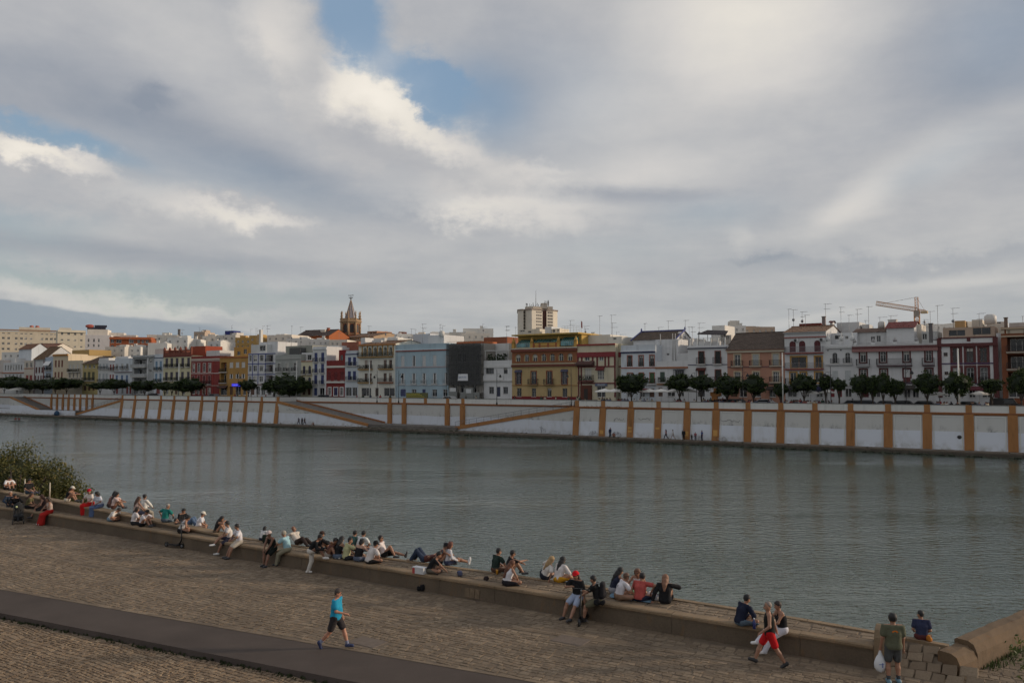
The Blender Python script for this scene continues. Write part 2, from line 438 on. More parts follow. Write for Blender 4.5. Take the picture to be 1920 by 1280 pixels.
def wall_stone(rgb, patch=0.5):
    mt, nt, b = _mat('weathered_render'); p = tpos(nt); ps = tpos(nt, (2.0, 2.0, 0.5))
    n1 = tnoise(nt, p, 0.8, 6, 0.65); n2 = tnoise(nt, ps, 2.2, 5, 0.6); n3 = tnoise(nt, p, 18, 4)
    c = tmix(nt, tmap(nt, n1, 0.35, 0.7, 0, 0.75), rgb, tuple(x * 0.5 for x in rgb))
    c = tmix(nt, tmap(nt, n2, 0.58, 0.68, 0, patch), c, (rgb[0] * 1.25, rgb[1] * 0.95, rgb[2] * 0.62))
    c = tmix(nt, tmap(nt, n3, 0.45, 0.7, 0, 0.35), c, tuple(x * 0.4 for x in rgb))
    nt.links.new(c, b.inputs['Base Color']); b.inputs['Roughness'].default_value = 0.92
    tbump(nt, b, tmath(nt, 'ADD', n1, tmath(nt, 'MULTIPLY', n3, 0.4)), 0.6, 0.03)
    return mt
BENCH = wall_stone((0.135, 0.100, 0.067), 0.55); COPE = wall_stone((0.275, 0.195, 0.118), 0.6)

# ---- bike path edges in the photo
_pu = [ab(to_z(x, y, WALK)) for x, y in ((0, 1107), (300, 1155), (480, 1186), (620, 1212), (960, 1275))]
_pl = [ab(to_z(x, y, WALK)) for x, y in ((0, 1151), (250, 1192), (480, 1241), (620, 1272))]
_qu = np.polyfit([p[0] for p in _pu], [p[1] for p in _pu], 1); _ql = np.polyfit([p[0] for p in _pl], [p[1] for p in _pl], 1)
def bU(a): return np.polyval(_qu, a)
def bL(a): return min(np.polyval(_ql, a), bU(a) - 1.2)
AMIN, AMAX = A0 - 16, A_END + 14

# ---- bench 2 (right of the gap)
B2a, B2b = to_z(1803, 1272, WALK), to_z(1901, 1222.5, WALK)
B2d = (B2b - B2a); B2d.z = 0; B2d.normalize(); B2n = Vector((-B2d.y, B2d.x, 0))
B2W = 0.60
A_OUT = A_END
while A_OUT < A_END + 6 and (gw(A_OUT, bO(A_OUT)) - B2a).dot(B2n) > B2W: A_OUT += 0.02

walk = MB()      # bedding sheet under the stones
def strip(mb, f0, f1, a0, a1, z0, z1, n=60, mi=0):
    for i in range(n):
        p, q = a0 + (a1 - a0) * i / n, a0 + (a1 - a0) * (i + 1) / n
        mb.quad(gw(p, f0(p), z0), gw(q, f0(q), z0), gw(q, f1(q), z1), gw(p, f1(p), z1), mi)
strip(walk, lambda a: bU(a) - 0.02, lambda a: max(bF(a) + 0.05, bU(a)), AMIN, A_END, WALK - 0.009, WALK - 0.009)
strip(walk, lambda a: bU(a) - 0.02, lambda a: bF(A_END) - 0.40 * (a - A_END) * 0 + 0.0 + (0.0 if a < A_END else 0.0), A_END, A_END + 0.01, WALK - 0.02, WALK - 0.02, 1)
# to the right of the bench end the paving goes on up to the second bench
def inside_right(p):
    r = p - B2a
    return r.dot(B2n) < 0.0 or r.dot(B2d) < 0.0
walk.quad(gw(A_END, bU(A_END) - .02, WALK - .009), gw(AMAX, bU(AMAX) - .02, WALK - .009), B2b + B2d * 8 + Vector((0, 0, -.009)), B2a + Vector((0, 0, -.009)))
walk.quad(gw(A_END, bU(A_END) - .02, WALK - .0091), B2a + Vector((0, 0, -.0091)), B2a + B2n * 0.2 + Vector((0, 0, -.0091)), gw(A_END, bF(A_END) + .05, WALK - .0091))
walko = tag(walk.build('walkway_paving', JOINT), 'worn stone sett paving of the near riverside walkway', 'paving', kind='structure')
low = MB(); strip(low, lambda a: bL(a) - 22, lambda a: bL(a) + 0.02, AMIN, AMAX, LOWZ - 0.02, LOWZ - 0.02, 20)
lowo = tag(low.build('lower_paving', JOINT), 'small cobble paving below the cycle path', 'paving', kind='structure')

# cycle path, raised over the lower cobbles
pm, nt, b = _mat('smooth_path_surface'); p = tpos(nt)
n1 = tnoise(nt, p, 0.5, 5, 0.6); n2 = tnoise(nt, p, 30, 3)
c = tmix(nt, tmap(nt, n1, 0.3, 0.7, 0, 1), (0.072, 0.058, 0.051), (0.106, 0.086, 0.075)); c = tmix(nt, tmap(nt, n2, 0.3, 0.8, 0, 0.5), c, (0.055, 0.042, 0.037))
nt.links.new(c, b.inputs['Base Color']); b.inputs['Roughness'].default_value = 0.9; b.inputs['Specular IOR Level'].default_value = 0.15; tbump(nt, b, n2, 0.3, 0.01)
path = MB(); strip(path, lambda a: bL(a), lambda a: bU(a), AMIN, AMAX, WALK + 0.004, WALK + 0.004, 40)
strip(path, lambda a: bL(a) - 0.04, lambda a: bL(a), AMIN, AMAX, LOWZ - 0.03, WALK + 0.004, 40)
patho = tag(path.build('cycle_path', pm), 'smooth dark cycle path crossing the stone paving', 'path', kind='structure')
moss = plain((0.035, 0.045, 0.016), 0.95, 0, 0.5, 5.0)
ms = MB()
for i in range(900):
    a = random.uniform(AMIN + 10, A_END - 2); bb = bL(a) - 0.05 - random.random() ** 2 * 0.16
    r = random.uniform(0.02, 0.055); pz = gw(a, bb, LOWZ)
    for k in range(3):
        w_ = random.uniform(0, 6.28); d = Vector((math.cos(w_), math.sin(w_), 0)) * r
        ms.add([pz - d, pz + d, pz + d * 0.5 + Vector((0, 0, r * 1.6))], [(0, 1, 2)])
tag(ms.build('moss', moss), 'green moss along the foot of the path edge', 'moss', kind='stuff')
# flush edging stones along the upper edge of the path
ed = MB(); a = A0 - 3
while a < A_END + 3:
    L_ = random.uniform(0.5, 0.8)
    ed.add([gw(a, bU(a) + .004, WALK + .012), gw(a + L_ - .02, bU(a + L_) + .004, WALK + .012), gw(a + L_ - .02, bU(a + L_) + .15, WALK + .012), gw(a, bU(a) + .15, WALK + .012)], [(0, 1, 2, 3)])
    a += L_
tag(ed.build('edging_stone_row', ST_ISL, patho), kind='stuff')

# ---- stones
def gen_stones(a_rng, b_rng, hrow, lrng, ok, zf, seed, slant=0.0):
    rng = random.Random(seed); out = []
    b_ = b_rng[0]; row = 0
    while b_ < b_rng[1]:
        hh = hrow * rng.uniform(0.7, 1.4); a_ = a_rng[0] + rng.uniform(0, 0.4)
        while a_ < a_rng[1]:
            l = rng.uniform(*lrng); cx_, cb = a_ + l / 2, b_ + hh / 2
            if ok(cx_, cb):
                j = lambda: rng.uniform(-1, 1) * 0.022
                g = rng.uniform(0.008, 0.02)
                q = [(a_ + g + j(), b_ + g + j()), (a_ + l - g + j(), b_ + g + j()), (a_ + l - g + j(), b_ + hh - g + j()), (a_ + g + j(), b_ + hh - g + j())]
                zt = zf(cx_, cb) + rng.uniform(-0.006, 0.010)
                tl = [rng.uniform(-.006, .006) for _ in range(4)]
                vs = [gws(*p_, zf(*p_) - 0.03) for p_ in q]; i_ = 0.014
                ca = sum(p_[0] for p_ in q) / 4; cb_ = sum(p_[1] for p_ in q) / 4
                for p_, t_ in zip(q, tl):
                    vs.append(gws(p_[0] + (ca - p_[0]) * 0.09, p_[1] + (cb_ - p_[1]) * 0.12, zf(*p_) + (zt - zf(cx_, cb)) + t_))
                out.append((vs, gw(cx_, cb, WALK)))
            a_ += l
        b_ += hh; row += 1
    return out
SF = [(4, 5, 6, 7), (0, 1, 5, 4), (1, 2, 6, 5), (2, 3, 7, 6), (3, 0, 4, 7)]
def in_view(p, m=40):
    x, y, f = pix(p); return f > 0 and -m < x < 1920 + m and y < 1280 + m
JA = [ab(to_z(x, y, WALK)) for x, y in ((480, 1100), (700, 1142), (880, 1166), (1340, 1231), (1620, 1271))]
_jl = np.polyfit([p_[0] for p_ in JA], [p_[1] for p_ in JA], 1)
def bJ(a): return np.polyval(_jl, a)
SLABS = [ab(to_z(690, 1202.5, WALK)), ab(to_z(1071, 1199, WALK))]
def near_slab(a, b): return any(abs(a - s[0]) < 0.56 and abs(b - s[1]) < 0.40 for s in SLABS)
def ok_walk(a, b):
    P_ = gw(a, b, WALK)
    if not in_view(P_) or b < bU(a) + 0.17 or near_slab(a, b) or abs(b - bJ(a)) < 0.16: return False
    if a < A_END + 0.25: return b < bF(a) - 0.14
    r = P_ - B2a
    return (r.dot(B2d) > -0.1 and r.dot(B2n) < -0.06) or (r.dot(B2d) <= -0.10 and b < bF(A_END) - 0.05)
zflat = lambda a, b: WALK
st1 = gen_stones((A0 - 4, AMAX), (-10, 40), 0.225, (0.20, 0.48), lambda a, b: ok_walk(a, b) and b > bJ(a), zflat, 1)
st2 = gen_stones((A0 - 4, AMAX), (-10, 40), 0.175, (0.15, 0.33), lambda a, b: ok_walk(a, b) and b <= bJ(a), zflat, 2)
# platform (behind the seat wall) with the ramp in the gap
def z_plat(a, b):
    if a <= A_END + 0.15: return SEAT - 0.012
    t = (b - (bF(A_END) - 0.1)) / max(0.3, bO(a) - 0.35 - (bF(A_END) - 0.1)); return WALK + (SEAT - WALK) * min(1, max(0, t))
def ok_plat(a, b):
    P_ = gw(a, b, SEAT)
    if not in_view(P_): return False
    if a < A_END + 0.30: return bF(a) + 0.44 < b < bO(a) - (0.27 if a > A_PEND else 0.54)
    r = P_ - B2a
    if r.dot(B2d) > -0.12 and -0.12 < r.dot(B2n) < B2W + 0.05: return False
    if r.dot(B2d) > 0 and r.dot(B2n) < 0: return False
    return bF(A_END) - 0.05 < b < bO(a) - 0.27
st3 = gen_stones((A0 - 4, A_END + 6), (5, 40), 0.24, (0.24, 0.52), ok_plat, z_plat, 3)
st4 = gen_stones((A0 - 6, A_END + 4), (-14, 30), 0.135, (0.12, 0.20), lambda a, b: in_view(gw(a, b, LOWZ)) and b < bL(a) - 0.10, lambda a, b: LOWZ, 4)
def near_key(s_): x, y, f = pix(s_[1]); return f + (0 if 0 < x < 1920 and y < 1275 else 100)
allst = sorted([(s_, 'w') for s_ in st1 + st2] + [(s_, 'p') for s_ in st3], key=lambda t: near_key(t[0]))
plat = MB()
strip(plat, lambda a: bF(a) + 0.3, lambda a: bO(a) - 0.15, AMIN, A_END + 0.2, SEAT - 0.024, SEAT - 0.024)
for i in range(24):
    p_, q_ = A_END + 0.2 + i * 0.25, A_END + 0.2 + (i + 1) * 0.25
    if q_ > A_OUT + 0.25: break
    q_ = min(q_, A_OUT)
    _lm = ab(B2a + B2n * B2W)[0] - 0.03; p2_, q2_ = min(p_, _lm), min(q_, _lm)
    plat.quad(gw(p2_, bF(A_END) - 0.1, WALK - .03), gw(q2_ + .001, bF(A_END) - 0.1, WALK - .03), gw(q_, bO(q_) - .2, SEAT - .04), gw(p_, bO(p_) - .2, SEAT - .04))
# river face of the quay
strip(plat, lambda a: bO(a) - 0.03, lambda a: bO(a) - 0.03, AMIN, A_OUT, -0.5, SEAT - 0.03)
plato = tag(plat.build('quay_platform', JOINT), 'raised stone quay platform behind the seat wall', 'platform', kind='structure')
cnt = {'w': 0, 'p': 0}; rest = {'w': MB(), 'p': MB()}; par = {'w': walko, 'p': plato}
for s_, k_ in allst:
    if cnt[k_] < (200 if k_ == 'w' else 100):
        cnt[k_] += 1; MB().add(s_[0], SF).build('paving_stone', ST_OBJ, par[k_])
    else: rest[k_].add(s_[0], SF)
for k_ in 'wp': tag(rest[k_].build('paving_stone_field', ST_ISL, par[k_]), kind='stuff')
lo4 = MB()
for s_ in st4: lo4.add(s_[0], SF)
tag(lo4.build('cobble_field', ST_LOW, lowo), kind='stuff')
# joint line: narrow border course
jm = MB(); a = A0 - 2
while a < A_END + 6:
    L_ = random.uniform(0.6, 1.1); P_ = gw(a + L_ / 2, bJ(a), WALK)
    if in_view(P_) and inside_right(P_) and bJ(a) > bU(a) + 0.2 and (a > A_END or bJ(a) < bF(a) - .1):
        for o in (-0.13, 0.01):
            jm.add([gw(a, bJ(a) + o, WALK - .03), gw(a + L_ - .02, bJ(a + L_) + o, WALK - .03), gw(a + L_ - .02, bJ(a + L_) + o + .12, WALK - .03), gw(a, bJ(a) + o + .12, WALK - .03),
                    gw(a, bJ(a) + o, WALK + .005), gw(a + L_ - .02, bJ(a + L_) + o, WALK + .002), gw(a + L_ - .02, bJ(a + L_) + o + .115, WALK + .006), gw(a, bJ(a) + o + .115, WALK + .003)], SF)
    a += L_
tag(jm.build('border_course', ST_ISL, walko), kind='stuff')
for i, s_ in enumerate(SLABS):
    MB().add([gw(s_[0] + x * .52, s_[1] + y * .36, WALK - .009) for x, y in ((-1, -1), (1, -1), (1, 1), (-1, 1))] + [gw(s_[0] + x * .50, s_[1] + y * .34, WALK + .006) for x, y in ((-1, -1), (1, -1), (1, 1), (-1, 1))], SF).build('access_cover', plain((0.135, 0.104, 0.082), 0.9, 0, 0.25, 8), walko)

# ---- seat wall in blocks
def bench_block(a0, a1, par_, top=SEAT, dz=0.0):
    prof = [(0.00, WALK - .05), (0.015, WALK + .05), (0.05, WALK + .40), (0.05, top - .13), (0.02, top - .10), (0.02, top - .035), (0.055, top - .004), (0.38, top), (0.38, top - .3)]
    mb = MB(); n = max(2, int((a1 - a0) / 0.5)); vs = []; f = []; m_ = len(prof)
    for i in range(n + 1):
        a = a0 + (a1 - a0) * i / n
        for u, z in prof: vs.append(gw(a, bF(a) + u + RNG.uniform(-.006, .006), z + RNG.uniform(-.005, .005) + dz))
    for i in range(n):
        for k in range(m_ - 1): f.append((i * m_ + k, (i + 1) * m_ + k, (i + 1) * m_ + k + 1, i * m_ + k + 1))
    f.append(tuple(range(m_ - 1, -1, -1))); f.append(tuple(n * m_ + k for k in range(m_)))
    mb.add(vs, f)
    mb.m = [1 if (j < n * (m_ - 1) and j % (m_ - 1) >= 3) else 0 for j in range(len(mb.f))]
    return mb.build('wall_block', [BENCH, COPE], par_)
seatw = thing('seat_wall', 'long low stone seat wall along the near walkway where people sit', 'wall')
a = A0 - 6
while a < A_END - 0.2:
    L_ = min(random.uniform(2.2, 4.2), A_END - a)
    bench_block(a, a + L_ - 0.012, seatw, SEAT, random.uniform(-.008, .008)); a += L_
# exposed masonry patch near the middle
def patch_stone(px0, px1, py0, py1):
    s0, s1 = ab(to_z(px0, py1, WALK))[0], ab(to_z(px1, py1, WALK))[0]
    mb = MB()
    for i in range(3):
        a_, b_ = s0 + (s1 - s0) * i / 3 + .01, s0 + (s1 - s0) * (i + 1) / 3 - .01
        mb.add([gw(a_, bF(a_) - .012, WALK + .06), gw(b_, bF(b_) - .012, WALK + .06), gw(b_, bF(b_) + .1, WALK + .06), gw(a_, bF(a_) + .1, WALK + .06),
                gw(a_, bF(a_) + .012, WALK + .38), gw(b_, bF(b_) + .012, WALK + .36), gw(b_, bF(b_) + .1, WALK + .36), gw(a_, bF(a_) + .1, WALK + .38)],
               [(0, 1, 5, 4), (4, 5, 6, 7), (1, 2, 6, 5), (3, 0, 4, 7)])
    mb.build('bare_stone', plain((0.165, 0.118, 0.075), 0.95, 0, 0.45, 5, 0.5), seatw)
patch_stone(864, 906, 1098, 1123)
# upright end block
def end_block():
    mb = MB(); prof = [(0.0, WALK - .05), (0.02, SEAT + .02), (0.06, SEAT + .22), (0.20, SEAT + .40), (0.42, SEAT + .47), (0.60, SEAT + .47), (0.60, WALK - .05)]
    vs = []; m_ = len(prof)
    for a in (A_END, A_END + 0.30):
        for u, z in prof: vs.append(gw(a, bF(A_END) + u, z))
    f = [(k, m_ + k, m_ + (k + 1) % m_, (k + 1) % m_) for k in range(m_)] + [tuple(range(m_ - 1, -1, -1)), tuple(range(m_, 2 * m_))]
    mb.add(vs, f); mb.build('end_block', COPE, seatw)
end_block()
# outer kerb and the parapet at the left
kerb = thing('quay_kerb', 'flat stone kerb along the river edge of the platform', 'kerb')
a = A_PEND - 0.3
while a < A_OUT - .1:
    L_ = min(random.uniform(1.0, 1.8), A_OUT - a)
    mb = MB(); e0, e1 = a, a + L_ - .012
    mb.add([gw(e0, bO(e0) - .24, SEAT - .1), gw(e1, bO(e1) - .24, SEAT - .1), gw(e1, bO(e1), SEAT - .1), gw(e0, bO(e0), SEAT - .1),
            gw(e0, bO(e0) - .24, SEAT + .018), gw(e1, bO(e1) - .24, SEAT + .018), gw(e1, bO(e1), SEAT + .012), gw(e0, bO(e0), SEAT + .012)],
           SF + [(3, 2, 1, 0)]); mb.build('kerb_stone', COPE, kerb); a += L_
parw = thing('quay_parapet', 'second low wall on the river side where the bank is planted', 'wall')
a = A0 - 6
while a < A_PEND - 0.3:
    L_ = min(random.uniform(2.0, 3.4), A_PEND - 0.3 - a); mb = MB(); vs = []; n = 6; f = []
    for i in range(n + 1):
        q = a + (L_ - .012) * i / n; t = par_top(q)
        for u, z in ((-.50, SEAT - .3), (-.49, t - .10), (-.53, t - .08), (-.52, t - .01), (-.02, t), (0, t - .08), (-.03, SEAT - .3)): vs.append(gw(q, bO(q) + u, z))
    for i in range(n):
        for k in range(6): f.append((i * 7 + k, (i + 1) * 7 + k, (i + 1) * 7 + k + 1, i * 7 + k + 1))
    f.append(tuple(range(6, -1, -1))); f.append(tuple(n * 7 + k for k in range(7)))
    mb.add(vs, f); mb.m = [1 if (j < n * 6 and j % 6 >= 2) else 0 for j in range(len(mb.f))]
    mb.build('wall_block', [BENCH, COPE], parw); a += L_
# second bench, right of the gap
B2MAT = wall_stone((0.150, 0.098, 0.055), 0.7)
b2 = thing('seat_wall', 'short stone seat wall at the lower right, running away from the gap', 'wall')
def b2_block(t0, t1, top, round_=True):
    mb = MB(); prof = [(0.0, WALK - .05), (0.02, top - .30), (0.10, top - .10), (0.25, top - .01), (B2W - .05, top), (B2W, top - .05), (B2W, 0.0)]
    vs = []; m_ = len(prof); n = max(2, int((t1 - t0) / .28))
    for i in range(n + 1):
        t = t0 + (t1 - t0) * i / n
        for u, z in prof: q = B2a + B2d * t + B2n * (u + RNG.uniform(-.012, .012)); vs.append(Vector((q.x, q.y, z + RNG.uniform(-.012, .012))))
    f = []
    for i in range(n):
        for k in range(m_ - 1): f.append((i * m_ + k, (i + 1) * m_ + k, (i + 1) * m_ + k + 1, i * m_ + k + 1))
    f.append(tuple(range(m_ - 1, -1, -1))); f.append(tuple(n * m_ + k for k in range(m_)))
    mb.add(vs, f); mb.build('wall_block', B2MAT, b2)
b2_block(0.0, 1.02, SEAT); b2_block(1.03, 3.9, SEAT + .13); b2_block(3.91, 9.0, SEAT + .11)
# ================================================================= FAR BANK WALL
ORANGE = plaster((0.37, 0.180, 0.072), 0.8); ORANGE2 = plaster((0.29, 0.125, 0.058), 0.7)
def wash():
    mt, nt, b = _mat('whitewashed_panel'); p = tpos(nt); ps = tpos(nt, (1.0, 1.0, 0.35))
    sep = nd(nt, 'ShaderNodeSeparateXYZ'); g = nd(nt, 'ShaderNodeNewGeometry'); nt.links.new(g.outputs['Position'], sep.inputs[0])
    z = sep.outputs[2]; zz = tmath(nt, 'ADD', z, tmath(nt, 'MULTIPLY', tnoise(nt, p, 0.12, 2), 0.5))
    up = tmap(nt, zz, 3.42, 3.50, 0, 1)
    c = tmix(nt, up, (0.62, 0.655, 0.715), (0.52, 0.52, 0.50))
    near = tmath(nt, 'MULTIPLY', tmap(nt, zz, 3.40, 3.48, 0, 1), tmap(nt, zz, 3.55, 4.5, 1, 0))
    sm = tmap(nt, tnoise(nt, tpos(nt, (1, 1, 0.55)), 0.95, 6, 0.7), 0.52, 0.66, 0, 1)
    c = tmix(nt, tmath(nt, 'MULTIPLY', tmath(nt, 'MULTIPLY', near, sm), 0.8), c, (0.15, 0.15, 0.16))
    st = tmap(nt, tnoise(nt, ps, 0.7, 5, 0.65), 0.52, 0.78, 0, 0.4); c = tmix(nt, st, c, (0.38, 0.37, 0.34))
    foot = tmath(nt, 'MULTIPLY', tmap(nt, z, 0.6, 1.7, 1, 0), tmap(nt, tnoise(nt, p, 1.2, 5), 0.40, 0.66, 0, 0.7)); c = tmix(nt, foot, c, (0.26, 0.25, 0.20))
    nt.links.new(c, b.inputs['Base Color']); b.inputs['Roughness'].default_value = 0.92
    tbump(nt, b, tnoise(nt, p, 3, 4), 0.15, 0.03)
    return mt
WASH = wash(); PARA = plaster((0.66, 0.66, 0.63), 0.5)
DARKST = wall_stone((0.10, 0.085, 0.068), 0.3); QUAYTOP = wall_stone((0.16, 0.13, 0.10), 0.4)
BAT = 0.6
TOPZ, CORZ = 7.05, 5.75
def dz(z): return BAT * min(1, (z - QZ) / (CORZ - QZ))      # batter of the wall
S_L, S_R = fs(-160, 0), fs(2080, 0)
# ground sheet of the town
g = MB()
g.quad(far(S_L - 2500, 7.5, STREET), far(S_R + 2500, 7.5, STREET), far(S_R + 6000, 7000, STREET), far(S_L - 6000, 7000, STREET))
_r0, _r1, _r2 = fs(232, 0.6, 757), fs(519, 0.6, 757), fs(1084, 0.6, 757)
g.quad(far(_r0, 0.9, STREET), far(_r1, 0.9, STREET), far(_r1, 7.5, STREET), far(_r0, 7.5, STREET))
g.quad(far(_r2, 0.9, STREET), far(S_R + 200, 0.9, STREET), far(S_R + 200, 7.5, STREET), far(_r2, 7.5, STREET))
tag(g.build('street_ground', plain((0.10, 0.095, 0.088), 0.9, 0, 0.2, 0.3)), kind='structure')
REC = 6.0
sc0, sc1 = fs(524, 0.4, 780), fs(1078, 0.4, 780)      # central recess with the ramps
sl0, sl1 = fs(8, 0.4, 770), fs(227, 0.4, 770)          # left recess
def frame_local(s, d=0.0, z=0.0): return far(s, d, z)
ew = thing('embankment_wall', 'long whitewashed river wall with orange pilasters on the far bank', 'wall', far(0, 0, 0), FROT)
# local coords of ew: x = s, y = d, z
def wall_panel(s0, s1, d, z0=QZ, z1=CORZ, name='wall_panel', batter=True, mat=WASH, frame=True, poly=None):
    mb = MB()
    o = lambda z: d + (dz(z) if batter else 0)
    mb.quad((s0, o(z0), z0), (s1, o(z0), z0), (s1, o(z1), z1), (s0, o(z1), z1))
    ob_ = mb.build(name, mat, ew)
    if frame:
        fr = MB(); w_ = 0.13; a, b_, c_, e_ = s0 + .18, s1 - .18, z0 + .12, z1 - .30
        def bar(x0, x1, za, zb):
            fr.add([(x0, o(za) - .05, za), (x1, o(za) - .05, za), (x1, o(zb) - .05, zb), (x0, o(zb) - .05, zb), (x0, o(za) + .02, za), (x1, o(za) + .02, za), (x1, o(zb) + .02, zb), (x0, o(zb) + .02, zb)],
                   [(0, 1, 2, 3), (4, 0, 3, 7), (1, 5, 6, 2), (3, 2, 6, 7), (4, 5, 1, 0)])
        bar(a, a + w_, c_, e_); bar(b_ - w_, b_, c_, e_); bar(a + w_, b_ - w_, e_ - w_, e_)
        fr.build('panel_frame', PARA, ob_)
    return ob_
def pilaster(s, d, w_=0.62, z0=QZ - .05, z1=CORZ + .05, batter=True, courses=11):
    mb = MB(); o = lambda z: d + (dz(z) if batter else 0) - 0.16
    def blk(x0, x1, za, zb, off):
        mb.add([(x0, o(za) - off, za), (x1, o(za) - off, za), (x1, o(zb) - off, zb), (x0, o(zb) - off, zb), (x0, o(za) + .3, za), (x1, o(za) + .3, za), (x1, o(zb) + .3, zb), (x0, o(zb) + .3, zb)],
               [(0, 1, 2, 3), (4, 0, 3, 7), (1, 5, 6, 2), (3, 2, 6, 7), (4, 5, 1, 0)])
    blk(s - w_, s + w_, z0, z1, 0)
    h = (z1 - z0 - .3) / courses
    for i in range(courses):
        za = z0 + .1 + i * h; blk(s - w_ * .56, s + w_ * .56, za + .035, za + h - .035, 0.05)
    return mb.build('pilaster', ORANGE, ew)
def post(s, d, w_=0.40):
    mb = MB(); mb.box(s - w_, s + w_, d + BAT - .10, d + BAT + .42, CORZ + .22, TOPZ); return mb.build('parapet_post', ORANGE, ew)
def cornice(s0, s1, d):
    mb = MB(); mb.box(s0, s1, d + BAT - .20, d + BAT + .4, CORZ, CORZ + .22); mb.box(s0, s1, d + BAT - .12, d + BAT + .4, CORZ - .16, CORZ - .001); return mb.build('cornice_band', ORANGE2, ew)
def parapet(s0, s1, d):
    mb = MB(); mb.box(s0, s1, d + BAT, d + BAT + .35, CORZ + .2, TOPZ - .05); o_ = mb.build('parapet_panel', PARA, ew)
    m2 = MB(); m2.box(s0, s1, d + BAT - .06, d + BAT + .41, TOPZ - .052, TOPZ + .03); m2.build('coping', plain((0.17, 0.165, 0.16), 0.8), o_)
PX_R = [1082, 1131, 1183.5, 1235, 1289, 1343, 1402.6, 1464, 1528, 1594.7, 1665, 1738, 1816, 1898, 1984, 2075]
PX_L = [229.7, 253.7, 277.7, 302, 327, 353, 379, 406, 434, 462, 491, 521]
def run(pxs):
    ss = [fs(p_, 0.6, 757) for p_ in pxs]
    for i, s in enumerate(ss):
        pilaster(s, 0); post(s, 0)
        if i + 1 < len(ss):
            wall_panel(s + .62, ss[i + 1] - .62, 0); parapet(s + .40, ss[i + 1] - .40, 0)
    cornice(ss[0] - .6, ss[-1] + .6, 0)
    return ss
SRr = run(PX_R); SLl = run(PX_L)
e0, e1 = SLl[-1] + .62, SRr[0] - .62
# central recess back wall at d = REC
zb = 0.95
cp = [731.6, 758.4, 839.4, 868]
cs = [fs(p_, REC, 780) for p_ in cp]
x0c, x1c = e0 - 2.5, e1 + 3.0
segs = [x0c] + cs + [x1c]
for i in range(len(segs) - 1):
    wall_panel(segs[i] + (.0 if i == 0 else .62), segs[i + 1] - (0 if i == len(segs) - 2 else .62), REC, 0.6, CORZ, batter=False, frame=False)
for s in cs: pilaster(s, REC - .3 + .16, 0.62, 0.6, CORZ, False, 10)
pp = [x0c] + sorted(cs + [fs(798, REC, 750)]) + [x1c]
for i in range(len(pp) - 1): parapet(pp[i] + .35, pp[i + 1] - .35, REC - BAT)
for s in pp[1:-1]: post(s, REC - BAT)
cornice(x0c, x1c, REC - BAT)
# ends of the recess (return walls)
rm = MB()
for s in (e0, e1):
    rm.quad((s, BAT * .2, QZ), (s, REC, QZ), (s, REC, TOPZ - .1), (s, BAT, TOPZ - .1))
rm.build('return_wall', WASH, ew)
# ramp (left): front face white triangle + orange band, grey roadway
RAMP = wall_stone((0.17, 0.155, 0.14), 0.2)
def ramp(sA, zA, sB, zB, d0, d1, band=0.42, rail=False, zfoot=QZ):
    """road sloping from (sA, zA) to (sB, zB); front face at d0, back at d1"""
    mb = MB(); lo, hi = (sA, zA), (sB, zB)
    mb.quad((sA, d0, zA), (sB, d0, zB), (sB, d1, zB), (sA, d1, zA))
    r_ = mb.build('ramp_road', RAMP, ew)
    f_ = MB(); f_.add([(sA, d0 - .02, zfoot), (sB, d0 - .02, zfoot), (sB, d0 - .02, max(zfoot, zB - .1)), (sA, d0 - .02, max(zfoot, zA - .1))], [(0, 1, 2, 3)])
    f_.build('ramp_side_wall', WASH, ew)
    b_ = MB(); t = band
    b_.add([(sA, d0 - .14, zA - t), (sB, d0 - .14, zB - t), (sB, d0 - .14, zB + .12), (sA, d0 - .14, zA + .12), (sA, d0 + .22, zA - t), (sB, d0 + .22, zB - t), (sB, d0 + .22, zB + .12), (sA, d0 + .22, zA + .12)],
           [(0, 1, 2, 3), (3, 2, 6, 7), (4, 0, 3, 7), (1, 5, 6, 2), (4, 5, 1, 0)])
    b_.build('ramp_edge_band', ORANGE, ew)
    k_ = MB(); q = 0.35   # skirting band on the back wall
    k_.add([(sA, d1 - .10, zA), (sB, d1 - .10, zB), (sB, d1 - .10, zB + q), (sA, d1 - .10, zA + q), (sA, d1 + .01, zA + q), (sB, d1 + .01, zB + q)], [(0, 1, 2, 3), (3, 2, 5, 4)])
    k_.build('skirting_band', ORANGE2, ew)
    if rail:
        n = 16; rr = MB(); L_ = sB - sA
        P_ = lambda t, h: (sA + L_ * t, d0 + .05, zA + (zB - zA) * t + h)
        for i in range(n + 1): rr.tube([P_(i / n, 0), P_(i / n, 1.1)], 0.035, 4)
        rr.tube([P_(0, 1.1), P_(1, 1.1)], 0.035, 4); rr.tube([P_(0, .6), P_(1, .6)], 0.02, 4)
        for i in range(n * 5): rr.tube([P_((i + .5) / (n * 5), .1), P_((i + .5) / (n * 5), 1.08)], 0.010, 3)
        rr.build('handrail', plain((0.16, 0.16, 0.17), 0.5, 0.5), ew)
sA = e0 - .3; sB = fs(690, 0.3, 797)
ramp(sA, STREET + .0, sB, 1.25, 0.35, REC - .05, 0.5)
sC, sD = fs(850, 0.3, 803), e1 + .6
ramp(sC, 1.25, sD, STREET - .1, 0.9, REC - 2.2, 0.55, True)
